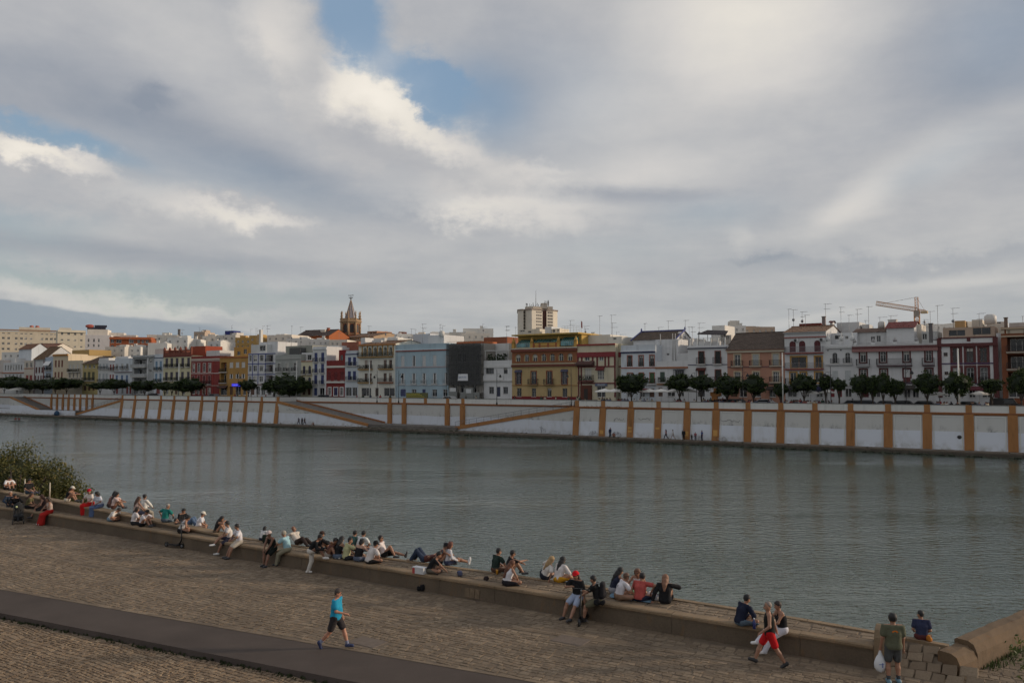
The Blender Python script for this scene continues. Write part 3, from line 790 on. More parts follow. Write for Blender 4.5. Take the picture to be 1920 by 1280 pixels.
# inner retaining piece between the stair and the back wall, and the landing
ld = MB(); ld.box(sB - .02, sC + .8, 0.33, REC, QZ - .1, 1.247); ld.build('landing', RAMP, ew)
lk = MB(); lk.box(sC + .8, x1c, REC - 2.2, REC, QZ, 1.3); lk.build('landing', RAMP, ew)
gs = MB(); gs.quad((x0c - 1, REC + .2, STREET + .004), (x1c + 1, REC + .2, STREET + .004), (x1c + 1, REC + 2, STREET + .004), (x0c - 1, REC + 2, STREET + .004)); gs.build('pavement_strip', RAMP, ew)
# left recess
lx0, lx1 = fs(-120, REC, 760), SLl[0] - .6
lp = [fs(p_, REC, 760) for p_ in (96.8, 107.5, 118.4, 129, 140, 151, 163, 174)]
lsg = [lx0] + lp + [lx1 + 4]
for i in range(len(lsg) - 1):
    wall_panel(lsg[i] + (.5 if i else 0), lsg[i + 1] - .5, REC, 0.6, CORZ, batter=False, frame=False)
    parapet(lsg[i] + .35, lsg[i + 1] - .35, REC - BAT)
for s in lp: pilaster(s, REC - .14, 0.5, 0.6, CORZ, False, 10); post(s, REC - BAT)
cornice(lx0, lx1 + 4, REC - BAT)
ramp(fs(12, .4, 745), STREET, fs(66, .4, 765), 2.1, 1.6, REC - .05, 0.4)
ramp(fs(134, .4, 774), 0.9, lx1 + .9, STREET - .1, 0.9, REC - 2.2, 0.5, True)
lw = MB(); lw.box(fs(-150, .3, 770), fs(140, .3, 772), 0.25, 0.55, QZ, 2.05); lw.build('wall_panel', WASH, ew)
l2 = MB(); l2.box(fs(-150, .3, 770), lx1, 0.56, REC, QZ - .2, 1.9 - 1.0); l2.build('landing', RAMP, ew)
l3 = MB(); l3.box(fs(-150, .3, 770), fs(126, .4, 772), 0.56, REC, 0.95, 1.95); l3.build('landing', RAMP, ew)
rl = MB(); rl.quad((lx1, BAT * .2, QZ), (lx1, REC, QZ), (lx1, REC, TOPZ - .1), (lx1, BAT, TOPZ - .1)); rl.build('return_wall', WASH, ew)
# fill of earth/street behind the walls down to the ledge
# quay ledge
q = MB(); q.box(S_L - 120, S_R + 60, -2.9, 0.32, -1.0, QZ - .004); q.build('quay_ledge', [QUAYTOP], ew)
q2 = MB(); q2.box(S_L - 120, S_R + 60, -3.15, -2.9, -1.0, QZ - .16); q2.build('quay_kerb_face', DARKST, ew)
# broken stones and weeds along the foot of the ledge
wd = MB()
for i in range(1500):
    s = random.uniform(S_L, S_R); k = random.random()
    c_ = (s, -3.2 - random.random() * .25, random.uniform(-.05, .18)); r_ = random.uniform(.08, .3)
    wd.ell(c_, (r_ * 1.5, r_, r_ * .6), 5, 3)
for sa, sb, n_ in ((sB - 2, sC + 3, 120), (S_L, S_R, 200)):
    for i in range(n_):
        s = random.uniform(sa, sb); r_ = random.uniform(.06, .20); wd.ell((s, random.uniform(-2.8, -1.7) if n_ == 120 else random.choice((-2.7, .2)), QZ + .03), (r_, r_, r_), 5, 3)
tag(wd.build('rubble', plain((0.05, 0.052, 0.035), 0.95, 0, 0.5, 2), ew), kind='stuff')
# round drain in a panel at the right
dr = MB(); sx, zx = fsz(1799, 819, .2); dr.tube([(sx, dz(zx) - .06, zx), (sx, dz(zx) + .1, zx)], 0.28, 14); dr.build('drain_outlet', plain((0.03, 0.03, 0.03)), ew)

# repainted patches on some pilasters and scribbles on the wall
YP = plaster((0.56, 0.31, 0.10), .3)
for px, y0, y1 in ((1130, 806, 813), (1182, 800, 804), (1182, 806, 810), (1234, 801, 804.5), (1288, 808, 817), (1342, 806, 817)):
    s = fs(px + .0, 0.0, 757); s = min(SRr, key=lambda q: abs(q - fs(px, 0.6, 757))); m_ = MB(); za, zb_ = fz(px, y1, .1), fz(px, y0, .1)
    o = lambda z: dz(z) - 0.16 - 0.062
    m_.add([(s - .36, o(za), za), (s + .36, o(za), za), (s + .36, o(zb_), zb_), (s - .36, o(zb_), zb_), (s - .36, o(zb_) + .06, zb_), (s + .36, o(zb_) + .06, zb_), (s - .36, o(za) + .06, za), (s + .36, o(za) + .06, za)], [(0, 1, 2, 3), (3, 2, 5, 4), (6, 0, 3, 4), (1, 7, 5, 2)]); m_.build('repaint_patch', YP, ew)
gk = plain((.05, .05, .06), .9)
rg = random.Random(31)
def scribble(px, py, w_, h_, n, d_=None):
    s, z = fsz(px, py, .3); m_ = MB(); pts = []
    for i in range(n):
        x = s - w_ / 2 + w_ * i / n + rg.uniform(-.1, .1); zz_ = z + rg.uniform(-h_, h_); y_ = (dz(zz_) - .012) if d_ is None else d_; pts.append((x, y_, max(QZ + .05, zz_)))
    m_.tube(pts, .028, 4, smooth=False); m_.build('graffiti', gk, ew)
for px, py, w_, h_, n in ((1111, 762, 4.2, .22, 16), (1150, 763, 3.0, .2, 12)): scribble(px, py, w_, h_, n, BAT - .012)
for px, py, w_, h_, n in ((1016, 806, 1.2, .6, 7), (1012, 803, .8, .5, 5), (1040, 809, .8, .35, 5), (1180 - 18, 786, 2.2, .25, 9), (1210, 785, 2.5, .3, 10), (1368, 789, 4.0, .35, 16), (550, 768, 5.0, .35, 14)):
    if px < 1080: scribble(px, py, w_, h_, n, (.9 - .03) if px > 900 else (.35 - .03))
    else: scribble(px, py, w_, h_, n)
# ================================================================= TOWN HOUSES
OFF = 13.0
def col_frame(c): return plain(c, 0.6, 0, 0.1, 4)
FR_W, FR_B, FR_G = (0.62, 0.61, 0.58), (0.12, 0.055, 0.035), (0.10, 0.11, 0.10)
TERRA = (0.36, 0.13, 0.06)
GL = [glass((0.020, 0.024, 0.030)), glass((0.035, 0.040, 0.046)), glass((0.012, 0.013, 0.016)), glass((0.06, 0.062, 0.064))]
def facade_mesh(mb, W, H, ops, y=0.0, x0=0.0, z0=0.0, deep=0.22, mi=0):
    """front sheet with real openings; ops = [(xa, xb, za, zb, arch, depth)]"""
    xs = sorted(set([x0, W] + [v for o in ops for v in o[:2]])); zs = sorted(set([z0, H] + [v for o in ops for v in o[2:4]]))
    xs = [x for x in xs if x0 - 1e-6 <= x <= W + 1e-6]; zs = [z for z in zs if z0 - 1e-6 <= z <= H + 1e-6]
    for i in range(len(xs) - 1):
        run0 = None
        for j in range(len(zs) - 1):
            cx_, cz = (xs[i] + xs[i + 1]) / 2, (zs[j] + zs[j + 1]) / 2
            hole = any(o[0] < cx_ < o[1] and o[2] < cz < o[3] for o in ops)
            if not hole:
                if run0 is None: run0 = zs[j]
            if hole or j == len(zs) - 2:
                top = zs[j] if hole else zs[j + 1]
                if run0 is not None and top > run0: mb.quad((xs[i], y, run0), (xs[i + 1], y, run0), (xs[i + 1], y, top), (xs[i], y, top), mi)
                run0 = None
    for xa, xb, za, zb, arch, dp in ops:
        mb.quad((xa, y, za), (xa, y + dp, za), (xa, y + dp, zb), (xa, y, zb), mi); mb.quad((xb, y + dp, za), (xb, y, za), (xb, y, zb), (xb, y + dp, zb), mi)
        mb.quad((xa, y, zb), (xa, y + dp, zb), (xb, y + dp, zb), (xb, y, zb), mi); mb.quad((xa, y + dp, za), (xa, y, za), (xb, y, za), (xb, y + dp, za), mi)
        if arch:
            r = (xb - xa) / 2; cx_ = (xa + xb) / 2; rz = min(r, (zb - za) * .5); n = 6; zc = zb - rz
            for sg in (-1, 1):
                cor = (cx_ + sg * r, y, zb); pts = [(cx_ + sg * r * math.cos(q * math.pi / 2 / n), y, zc + rz * math.sin(q * math.pi / 2 / n)) for q in range(n + 1)]
                for q in range(n): mb.add([cor, pts[q], pts[q + 1]], [(0, 1, 2) if sg < 0 else (0, 2, 1)], mi)
                for q in range(n):
                    a_, b_ = pts[q], pts[q + 1]; mb.quad(a_, (a_[0], y + dp, a_[2]), (b_[0], y + dp, b_[2]), b_, mi)
def bars_frame(mb, xa, xb, za, zb, y, t=0.07, mull=1, trans=1, th=0.05):
    mb.box(xa, xa + t, y, y + th, za, zb); mb.box(xb - t, xb, y, y + th, za, zb)
    mb.box(xa + t, xb - t, y, y + th, za, za + t); mb.box(xa + t, xb - t, y, y + th, zb - t, zb)
    for i in range(mull):
        c_ = xa + (xb - xa) * (i + 1) / (mull + 1); mb.box(c_ - t * .55, c_ + t * .55, y + .002, y + th, za + t, zb - t)
    for i in range(trans):
        c_ = za + (zb - za) * (i + 1) / (trans + 1) if trans > 1 else za + (zb - za) * .68
        mb.box(xa + t, xb - t, y + .004, y + th - .002, c_ - t * .3, c_ + t * .3)
def window(par, xa, xb, za, zb, kind='glass', fc=FR_W, col=None, arch=False, y=0.0, dp=0.22, sur=None, sw=0.14, seed=0, mull=1, trans=1, sill=True):
    rnd = random.Random(seed * 77 + int(xa * 13) + int(za * 7))
    if kind == 'glass':
        mb = MB(); mb.quad((xa, y + dp - .01, za), (xb, y + dp - .01, za), (xb, y + dp - .01, zb), (xa, y + dp - .01, zb))
        w_ = mb.build('window', GL[rnd.randrange(4)], par)
        f_ = MB(); bars_frame(f_, xa + .01, xb - .01, za + .01, zb - .01, y + dp - .075, 0.075, mull, trans); f_.build('frame', col_frame(fc), w_)
        if rnd.random() < .35:
            c_ = MB(); h_ = rnd.uniform(.2, .7); c_.quad((xa + .08, y + dp - .015, zb - (zb - za) * h_), (xb - .08, y + dp - .015, zb - (zb - za) * h_), (xb - .08, y + dp - .015, zb - .05), (xa + .08, y + dp - .015, zb - .05))
            c_.build('blind', plain((0.50, 0.48, 0.44), 0.8), w_)
    elif kind == 'shutter':
        mb = MB(); c_ = (xa + xb) / 2; mb.box(xa + .01, c_ - .008, y + .05, y + .11, za + .01, zb - .01); mb.box(c_ + .008, xb - .01, y + .05, y + .11, za + .01, zb - .01)
        n = max(4, int((zb - za) / .16))
        for i in range(n):
            z_ = za + .1 + (zb - za - .2) * i / n
            mb.box(xa + .08, c_ - .07, y + .036, y + .05, z_, z_ + .09); mb.box(c_ + .07, xb - .08, y + .036, y + .05, z_, z_ + .09)
        w_ = mb.build('window', plain(col, 0.7, 0, 0.15, 3), par)
    elif kind == 'half':      # open shutters with a dark gap between them
        mb = MB(); mb.quad((xa, y + dp - .01, za), (xb, y + dp - .01, za), (xb, y + dp - .01, zb), (xa, y + dp - .01, zb)); w_ = mb.build('window', GL[2], par)
        f_ = MB(); q = (xb - xa) * .3; f_.box(xa + .01, xa + q, y + .06, y + .11, za + .01, zb - .01); f_.box(xb - q, xb - .01, y + .06, y + .11, za + .01, zb - .01); f_.build('shutter', plain(col, 0.7, 0, 0.15, 3), w_)
    elif kind == 'door':
        mb = MB(); mb.box(xa + .01, xb - .01, y + .10, y + .16, za, zb - .01); c_ = (xa + xb) / 2
        for q in (0, 1):
            for r_ in range(3):
                h_ = (zb - za) / 3; a_, b_ = (xa + .1, c_ - .06) if q == 0 else (c_ + .06, xb - .1); mb.box(a_, b_, y + .085, y + .10, za + h_ * r_ + .1, za + h_ * (r_ + 1) - .08)
        w_ = mb.build('door', plain(col or (0.10, 0.05, 0.03), 0.55, 0, 0.2, 3), par)
    elif kind == 'dark':
        mb = MB(); mb.quad((xa, y + dp - .01, za), (xb, y + dp - .01, za), (xb, y + dp - .01, zb), (xa, y + dp - .01, zb)); w_ = mb.build('window', GL[2], par)
        f_ = MB(); bars_frame(f_, xa + .01, xb - .01, za + .01, zb - .01, y + dp - .075, 0.06, 1, 0); f_.build('frame', col_frame(fc), w_)
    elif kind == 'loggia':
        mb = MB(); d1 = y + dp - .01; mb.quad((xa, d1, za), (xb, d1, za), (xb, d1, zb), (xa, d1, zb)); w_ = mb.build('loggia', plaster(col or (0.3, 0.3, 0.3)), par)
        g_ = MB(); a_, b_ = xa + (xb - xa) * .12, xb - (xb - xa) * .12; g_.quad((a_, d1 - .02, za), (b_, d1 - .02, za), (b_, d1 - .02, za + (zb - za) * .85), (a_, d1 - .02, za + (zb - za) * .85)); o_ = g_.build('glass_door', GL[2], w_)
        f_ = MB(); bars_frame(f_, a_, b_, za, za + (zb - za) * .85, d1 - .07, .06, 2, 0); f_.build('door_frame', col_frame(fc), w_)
    if sur is not None:
        s_ = MB(); m_ = plaster(sur, .2)
        s_.box(xa - sw, xa, y - .05, y + .03, za - (sw if sill else 0), zb + sw); s_.box(xb, xb + sw, y - .05, y + .03, za - (sw if sill else 0), zb + sw); s_.box(xa, xb, y - .05, y + .03, zb, zb + sw)
        if sill: s_.box(xa, xb, y - .07, y + .03, za - sw, za)
        s_.build('surround', m_, w_)
    elif sill and kind in ('glass', 'shutter', 'dark', 'half'):
        s_ = MB(); s_.box(xa - .08, xb + .08, y - .07, y + .02, za - .08, za - .001); s_.build('sill', plaster((0.6, 0.59, 0.56)), w_)
    return w_
def balcony(par, xa, xb, z, y=0.0, out=0.55, h=1.0, slab=(0.55, 0.53, 0.5), iron=IRON, solid=None, plants=False, bot=True):
    mb = MB(); mb.box(xa, xb, y - out, y - .001, z - .14, z)
    mb.box(xa + .06, xb - .06, y - out + .08, y - .001, z - .24, z - .142)
    b_ = mb.build('balcony', plaster(slab), par)
    r_ = MB()
    if solid is not None:
        r_.box(xa, xb, y - out, y - out + .1, z + .001, z + h); r_.box(xa, xa + .1, y - out + .1, y - .001, z + .001, z + h); r_.box(xb - .1, xb, y - out + .1, y - .001, z + .001, z + h)
        r_.build('balcony_wall', plaster(solid), b_)
    else:
        n = max(4, int((xb - xa) / .15)); t = .013
        for i in range(n + 1):
            x = xa + .02 + (xb - xa - .04) * i / n; r_.box(x - t, x + t, y - out + .02, y - out + .045, z + .08, z + h)
        m_ = max(2, int(out / .15))
        for x in (xa + .02, xb - .045):
            for i in range(m_): q = y - out + .05 + (out - .06) * i / m_; r_.box(x, x + .025, q, q + .025, z + .08, z + h)
        for zz_ in (z + .06, z + h):
            r_.box(xa, xb, y - out + .01, y - out + .055, zz_, zz_ + .045); r_.box(xa, xa + .045, y - out + .056, y - .001, zz_, zz_ + .045); r_.box(xb - .045, xb, y - out + .056, y - .001, zz_, zz_ + .045)
        r_.build('railing', iron, b_)
    if plants:
        p_ = MB(); rr = random.Random(int(xa * 31 + z))
        for i in range(int((xb - xa) * 14)):
            c_ = (rr.uniform(xa + .1, xb - .1), y - out + .12 + rr.uniform(-.1, .12), z + .15 + rr.random() ** 1.5 * .75); p_.ell(c_, (rr.uniform(.05, .13), .07, rr.uniform(.05, .12)), 5, 3)
        p_.build('pot_plants', plain((0.030, 0.050, 0.018), 0.9, 0, 0.5, 6), b_)
    return b_
def antenna(par, x, y, z, h, seed=0):
    r_ = random.Random(seed); mb = MB(); mb.tube([(x, y, z), (x, y, z + h)], 0.035, 5)
    ang = r_.uniform(-.6, .6); c_, s_ = math.cos(ang), math.sin(ang)
    for k in range(r_.choice((1, 1, 2))):
        zz_ = z + h - .08 - k * .9; L_ = r_.uniform(.7, 1.3)
        mb.tube([(x - c_ * .3, y - s_ * .3, zz_), (x + c_ * L_, y + s_ * L_, zz_)], 0.022, 4)
        for i in range(5):
            q = -.25 + (L_ + .2) * i / 5; w_ = .30 - .03 * i
            mb.tube([(x + c_ * q - s_ * w_, y + s_ * q + c_ * w_, zz_ + .03), (x + c_ * q + s_ * w_, y + s_ * q - c_ * w_, zz_ + .03)], 0.014, 3)
    if r_.random() < .3: mb.ell((x, y, z + h * .6), (.28, .12, .28), 8, 5)
    return mb.build('antenna', plain((0.22, 0.22, 0.23), 0.5, 0.4), par)
def tile_roof(mb, x0, x1, y0, z0, y1, z1, per=0.28, amp=0.05, mi=0, flip=False):
    """corrugated slope from the eave (y0,z0) up to the ridge (y1,z1)"""
    n = max(6, int((x1 - x0) / per) * 4); L_ = math.hypot(y1 - y0, z1 - z0); ny, nz = -(z1 - z0) / L_, (y1 - y0) / L_
    if nz < 0: ny, nz = -ny, -nz
    m_ = max(2, int(L_ / .4)); vs = []; f = []
    for j in range(m_ + 1):
        t = j / m_
        for i in range(n + 1):
            x = x0 + (x1 - x0) * i / n; h = amp * (abs(math.sin(math.pi * (x - x0) / per)) + (0.35 if j < m_ else 0) * 0)
            vs.append((x, y0 + (y1 - y0) * t + ny * h, z0 + (z1 - z0) * t + nz * h + .012 * math.sin(i * 12.9 + j * 78.2)))
    for j in range(m_):
        for i in range(n): f.append((j * (n + 1) + i, j * (n + 1) + i + 1, (j + 1) * (n + 1) + i + 1, (j + 1) * (n + 1) + i))
    mb.add(vs, f, mi)
class House:
    def __init__(s, label, x0, x1, ytop, col, off=OFF, depth=12.0, name='town_house', cat='house', group='houses along the far street', dirt=.35, rot=0.0, base=None):
        s.x0, s.x1, s.off = x0, x1, off; s.xc = (x0 + x1) / 2; s.depth = depth; s.rot = rot
        s.s0 = fs(x0, off); s.W = fs(x1, off) - s.s0; s.base = STREET if base is None else base
        if rot:
            P0 = far(s.s0, off, 0); dx, dy = math.cos(FROT + rot), math.sin(FROT + rot); u = (x1 - CX) / FPX * math.cos(PITCH)
            s.W = (u * P0.y - P0.x) / (dx - u * dy); s.yc = P0.y + dy * s.W / 2
        s.root = thing(name, label, cat, far(s.s0, off, s.base), FROT + rot, group); s.H = s.Z(ytop); s.col = col; s.dirt = dirt
        s.ops = []; s.todo = []; s.tops = []
    def X(s, px):
        if s.rot: return (px - s.x0) / (s.x1 - s.x0) * s.W
        return fs(px, s.off) - s.s0
    def Z(s, py, px=None):
        if s.rot: r_ = pdir(s.xc, py); return r_.z * s.yc / r_.y + CAMZ - s.base
        return fz(px or s.xc, py, s.off) - s.base
    def ZX(s, px, y, o2): return (s.Z(y), s.X(px)) if s.rot else (fz(px, y, o2) - s.base, fs(px, o2) - s.s0)
    def row(s, ya, yb, xs, w_, kind='glass', bal=None, **k):
        for i, xc in enumerate(xs):
            kd = kind[i] if isinstance(kind, (list, tuple)) else kind
            ww = w_[i] if isinstance(w_, (list, tuple)) else w_
            xa, xb, za, zb = s.X(xc - ww / 2), s.X(xc + ww / 2), max(.02, s.Z(yb)), s.Z(ya)
            xa, xb = max(.06, xa), min(s.W - .06, xb)
            if xb - xa < .15 or zb - za < .15 or zb > s.H - .05: continue
            dp = k.get('dp', 1.3 if kd == 'loggia' else .22)
            if any(xa < o[1] and xb > o[0] and za < o[3] and zb > o[2] for o in s.ops): continue
            s.ops.append((xa, xb, za, zb, k.get('arch', False), dp))
            kk = dict(k); kk.pop('dp', None); s.todo.append((xa, xb, za, zb, kd, dp, kk))
            if bal is not None:
                b_ = dict(bal); ex = b_.pop('ex', .28); balcony(s.root, max(0, xa - ex), min(s.W, xb + ex), za, **b_)
        return s
    def band(s, y, col, t=0.25, out=0.12, x0=None, x1=None, name='string_course'):
        z = s.Z(y); a = 0 if x0 is None else s.X(x0); b_ = s.W if x1 is None else s.X(x1)
        mb = MB(); mb.box(a + .004, b_ - .004, -out, .05, z - t, z); mb.build(name, plaster(col, .25), s.root); return s
    def vband(s, px, w_, y0, y1, col, out=.08):
        mb = MB(); c_ = s.X(px); mb.box(c_ - w_ / 2, c_ + w_ / 2, -out, .04, max(0, s.Z(y1)), s.Z(y0)); mb.build('wall_strip', plaster(col, .25), s.root); return s
    def longbal(s, xa, xb, y, **k): balcony(s.root, s.X(xa), s.X(xb), s.Z(y), **k); return s
    def awning(s, xa, xb, y0, y1, col, out=1.0):
        a, b_, z1_, z0_ = s.X(xa), s.X(xb), s.Z(y0), s.Z(y1); mb = MB()
        mb.add([(a, -.02, z1_), (b_, -.02, z1_), (b_, -out, z0_), (a, -out, z0_), (a, -.02, z1_ - .05), (b_, -.02, z1_ - .05), (b_, -out, z0_ - .25), (a, -out, z0_ - .25)], [(3, 2, 1, 0), (7, 6, 2, 3), (4, 5, 6, 7), (0, 4, 7, 3), (1, 2, 6, 5)]); mb.build('awning', cloth(col), s.root); return s
    def hut(s, xa, xb, ytop, col, yb=2.5, dep=5.0, zbase=None, win=None, tile=None, name='roof_room', front=None, fc=FR_W):
        """a set-back room on the roof"""
        o2 = s.off + yb; a, b_ = fs(xa, o2) - s.s0, fs(xb, o2) - s.s0; z1_ = fz((xa + xb) / 2, ytop, o2) - s.base; z0_ = (s.H if zbase is None else zbase) - .25
        if s.rot: a, b_, z1_ = s.X(xa), s.X(xb), s.Z(ytop)
        mb = MB(); ops = []
        for w_ in (win or []):
            wx0, wx1 = fs(w_[0], o2) - s.s0, fs(w_[1], o2) - s.s0; wz1, wz0 = fz(s.xc, w_[2], o2) - s.base, fz(s.xc, w_[3], o2) - s.base
            ops.append((max(a + .05, wx0), min(b_ - .05, wx1), max(z0_ + .05, wz0), min(z1_ - .05, wz1), False, .2))
        ops = [o for o in ops if o[1] - o[0] > .1 and o[3] - o[2] > .1]
        facade_mesh(mb, b_, z1_, ops, yb, a, z0_)
        mb.quad((b_, yb, z0_), (b_, yb + dep, z0_), (b_, yb + dep, z1_), (b_, yb, z1_)); mb.quad((a, yb + dep, z0_), (a, yb, z0_), (a, yb, z1_), (a, yb + dep, z1_))
        mb.quad((a, yb, z1_), (b_, yb, z1_), (b_, yb + dep, z1_), (a, yb + dep, z1_)); mb.quad((b_, yb + dep, z0_), (a, yb + dep, z0_), (a, yb + dep, z1_), (b_, yb + dep, z1_))
        r_ = mb.build(name, plaster(col), s.root)
        for o in ops:
            g_ = MB(); g_.quad((o[0], yb + .19, o[2]), (o[1], yb + .19, o[2]), (o[1], yb + .19, o[3]), (o[0], yb + .19, o[3])); bars_frame(g_, o[0], o[1], o[2], o[3], yb + .12, .06, 1, 0)
            g_.m = [0] + [1] * (len(g_.f) - 1); g_.build('window', [GL[0], col_frame(fc)], r_)
        if tile is not None:
            t_ = MB(); hh = tile[0]; tile_roof(t_, a - .25, b_ + .25, yb - .4, z1_ - .02, yb + dep * .5, z1_ + hh); tile_roof(t_, a - .25, b_ + .25, yb + dep + .4, z1_ - .02, yb + dep * .5, z1_ + hh)
            t_.add([(a, yb, z1_), (a, yb + dep, z1_), (a, yb + dep * .5, z1_ + hh - .03), (b_, yb, z1_), (b_, yb + dep, z1_), (b_, yb + dep * .5, z1_ + hh - .03)], [(0, 1, 2), (3, 5, 4)], 1)
            t_.build('tile_roof', [tiles(tile[1]), plaster(col)], r_)
        s.last = r_; return s
    def ant(s, px, ytop, yb=4.0, seed=None):
        o2 = s.off + yb; z, x = s.ZX(px, ytop, o2); z0_ = s.H - .1
        for t in s.tops:
            if t[0] <= x <= t[1] and t[2] <= yb <= t[3]: z0_ = t[4]
        antenna(s.root, x, yb, min(z0_, z - .5), z - min(z0_, z - .5), seed if seed is not None else int(px)); return s
    def chimney(s, px, ytop, w_=.7, yb=5, col=(.62, .6, .56), cap=True):
        o2 = s.off + yb; z, x = s.ZX(px, ytop, o2); mb = MB(); mb.box(x - w_ / 2, x + w_ / 2, yb, yb + w_, s.H - .3, z)
        if cap: mb.box(x - w_ / 2 - .08, x + w_ / 2 + .08, yb - .08, yb + w_ + .08, z, z + .12)
        mb.build('chimney', plaster(col), s.root); return s
    def tank(s, px, ytop, r_=.7, yb=5, h=1.3, col=(.55, .53, .5)):
        o2 = s.off + yb; z, x = s.ZX(px, ytop, o2); mb = MB(); mb.lathe([(r_, 0), (r_, h * .8), (r_ * .6, h)], (x, yb, z - h), 10)
        for q in (-.4, .4): mb.box(x + q - .05, x + q + .05, yb - .05, yb + .05, s.H - .3, z - h + .02)
        mb.build('water_tank', plain(col, .6), s.root); return s
    def done(s, roof='flat', par=0.5, tilecol=(0.15, 0.085, 0.052), yr=None, eave=.5, hip=0.0, parcol=None):
        mb = MB(); W, H, D = s.W, s.H, s.depth
        facade_mesh(mb, W, H, s.ops)
        mb.quad((W, 0, 0), (W, D, 0), (W, D, H), (W, 0, H)); mb.quad((0, D, 0), (0, 0, 0), (0, 0, H), (0, D, H)); mb.quad((W, D, 0), (0, D, 0), (0, D, H), (W, D, H))
        w_ = mb.build('wall', plaster(s.col, s.dirt), s.root)
        r_ = MB()
        if roof == 'flat':
            z = H - par; r_.quad((0.2, .2, z), (W - .2, .2, z), (W - .2, D - .2, z), (.2, D - .2, z))
            for a in (((0, 0), (W, .2)), ((0, D - .2), (W, D)), ((0, .2), (.2, D - .2)), ((W - .2, .2), (W, D - .2))):
                r_.box(a[0][0] + .003, a[1][0] - .003, a[0][1] + .003, a[1][1] - .003, z - .02, H + .06)
            r_.build('roof', plaster(parcol or tuple(min(.8, c * 1.0) for c in s.col), .5), s.root)
        else:
            zr = (fz(s.xc, yr, s.off + D * .45) - s.base) if yr else H + D * .2
            tile_roof(r_, -.2, W + .2, -eave, H - .05, D * .45, zr); tile_roof(r_, -.2, W + .2, D + .3, H - .05, D * .45, zr)
            r_.add([(0, 0, H), (0, D, H), (0, D * .45, zr - .04), (W, 0, H), (W, D, H), (W, D * .45, zr - .04)], [(0, 1, 2), (3, 5, 4)], 1)
            r_.box(-.2, W + .2, D * .45 - .14, D * .45 + .14, zr - .02, zr + .12, 2)
            r_.box(-.15, W + .15, -eave + .06, -.001, H - .16, H - .062, 1)
            r_.build('tile_roof', [tiles(tilecol), plaster(s.col), tiles(tuple(c * .7 for c in tilecol))], s.root)
        for i, (xa, xb, za, zb, kd, dp, k) in enumerate(s.todo): window(s.root, xa, xb, za, zb, kd, dp=dp, seed=i, **k)
        return s
RAIL = dict(out=.5, h=.95); RAILP = dict(out=.5, h=.95, plants=True)
WH, WH2, WHB = (0.63, 0.63, 0.63), (0.58, 0.58, 0.575), (0.565, 0.60, 0.635)
MAR = (0.17, 0.05, 0.05); NAVY = (0.035, 0.042, 0.10); OCH = (0.43, 0.26, 0.09); BRICK = (0.26, 0.10, 0.055)
H = House('pale end house at the left edge with reddish trim', -42, 6, 676, (0.55, 0.50, 0.46)); H.row(684, 694, [-30, -18, -6], 5).row(702, 712, [-30, -18, -6], 5).band(698, TERRA).done()
H = House('white house with a long row of small windows and a red ledge', 6, 45, 680, WH2); H.row(684, 694, [10, 15, 20, 25, 30, 35, 40], 2.6, 'glass').row(702, 712, [11, 18, 25, 32, 39], 3).band(698, TERRA, .3, .3).hut(8, 28, 672, WH2).hut(34, 58, 655, WHB, 6, 6, tile=(2.2, (.2, .1, .06))).done()
H = House('narrow beige house with a red base beside the brown gabled roof', 45, 63, 676, (0.58, 0.52, 0.44)); H.row(680, 689, [50, 58], 4).row(703, 714, [51, 58], 5, 'shutter', col=(.25, .05, .04)).band(690, TERRA).done()
H = House('white house with red pilasters under a steep brown tiled roof', 63, 84, 674, WH2); H.row(688, 699, [68, 73.5, 79], 3.4, 'shutter', col=(.10, .035, .03)).row(704, 713, [67, 72, 77, 81], 2.6, 'shutter', col=(.10, .03, .03)).vband(65, .4, 676, 740, MAR).vband(82, .4, 676, 740, MAR).done('tile', yr=652, tilecol=(.13, .075, .04))
H = House('thin blue-grey house with dark balconies and a white awning', 84, 99, 670, (0.42, 0.48, 0.56)); H.row(685, 694, [91], 10, 'dark', bal=RAIL).row(699, 709, [91], 10, 'dark', bal=RAIL).awning(85, 96, 677, 684, (.7, .7, .7)).done()
H = House('tall cream house with terracotta cornice and paired brown shutters', 99, 127, 664, (0.62, 0.52, 0.38)); H.row(675, 688, [104, 110, 116], 3.2, 'shutter', col=(.17, .06, .04)).row(697, 708, [104, 110, 116], 3.2, 'shutter', col=(.17, .06, .04)).band(664, (.42, .2, .06), .6, .3).hut(134, 166, 656, (.38, .26, .11), 7, 8).done()
H = House('beige house with plants on its roof terrace and dark long balcony', 127, 155, 676, (0.56, 0.50, 0.40)); H.row(683, 692, [131, 138, 145, 151], 2.6, 'shutter', col=(.5, .5, .48)).row(699, 708, [131, 138, 145, 151], 2.6).longbal(128, 151, 697, out=.6, h=1.0, plants=True).longbal(136, 152, 714, out=.5, h=.9, slab=(.3, .1, .08)).done()
H = House('ochre house with dark hipped tile roof and green shutters', 155, 184, 682, (0.44, 0.36, 0.17)); H.row(684, 690, [160, 168, 176], 4).row(697, 713, [159, 167, 175], 5, 'shutter', col=(.08, .08, .04), bal=RAIL).row(722, 732, [160, 168, 176], 4.5, 'door').done('tile', yr=670, tilecol=(.09, .055, .035))
H = House('white house with grey shutters and a small tiled penthouse', 184, 204, 676, WH2); H.row(682, 692, [187.5, 194, 200], 3.4, 'shutter', col=(.32, .36, .38), bal=RAIL).row(700, 716, [187, 194, 200], 3.6, 'shutter', col=(.34, .37, .38), bal=RAIL).hut(185, 203, 671, WH2, 2).done()
H = House('slim white house with red shutters in pairs', 204, 215, 680, WH); H.row(683, 694, [207, 212], 2.8, 'shutter', col=(.24, .06, .05), bal=RAIL).row(702, 712, [207, 212], 2.8, 'shutter', col=(.24, .06, .05)).done()
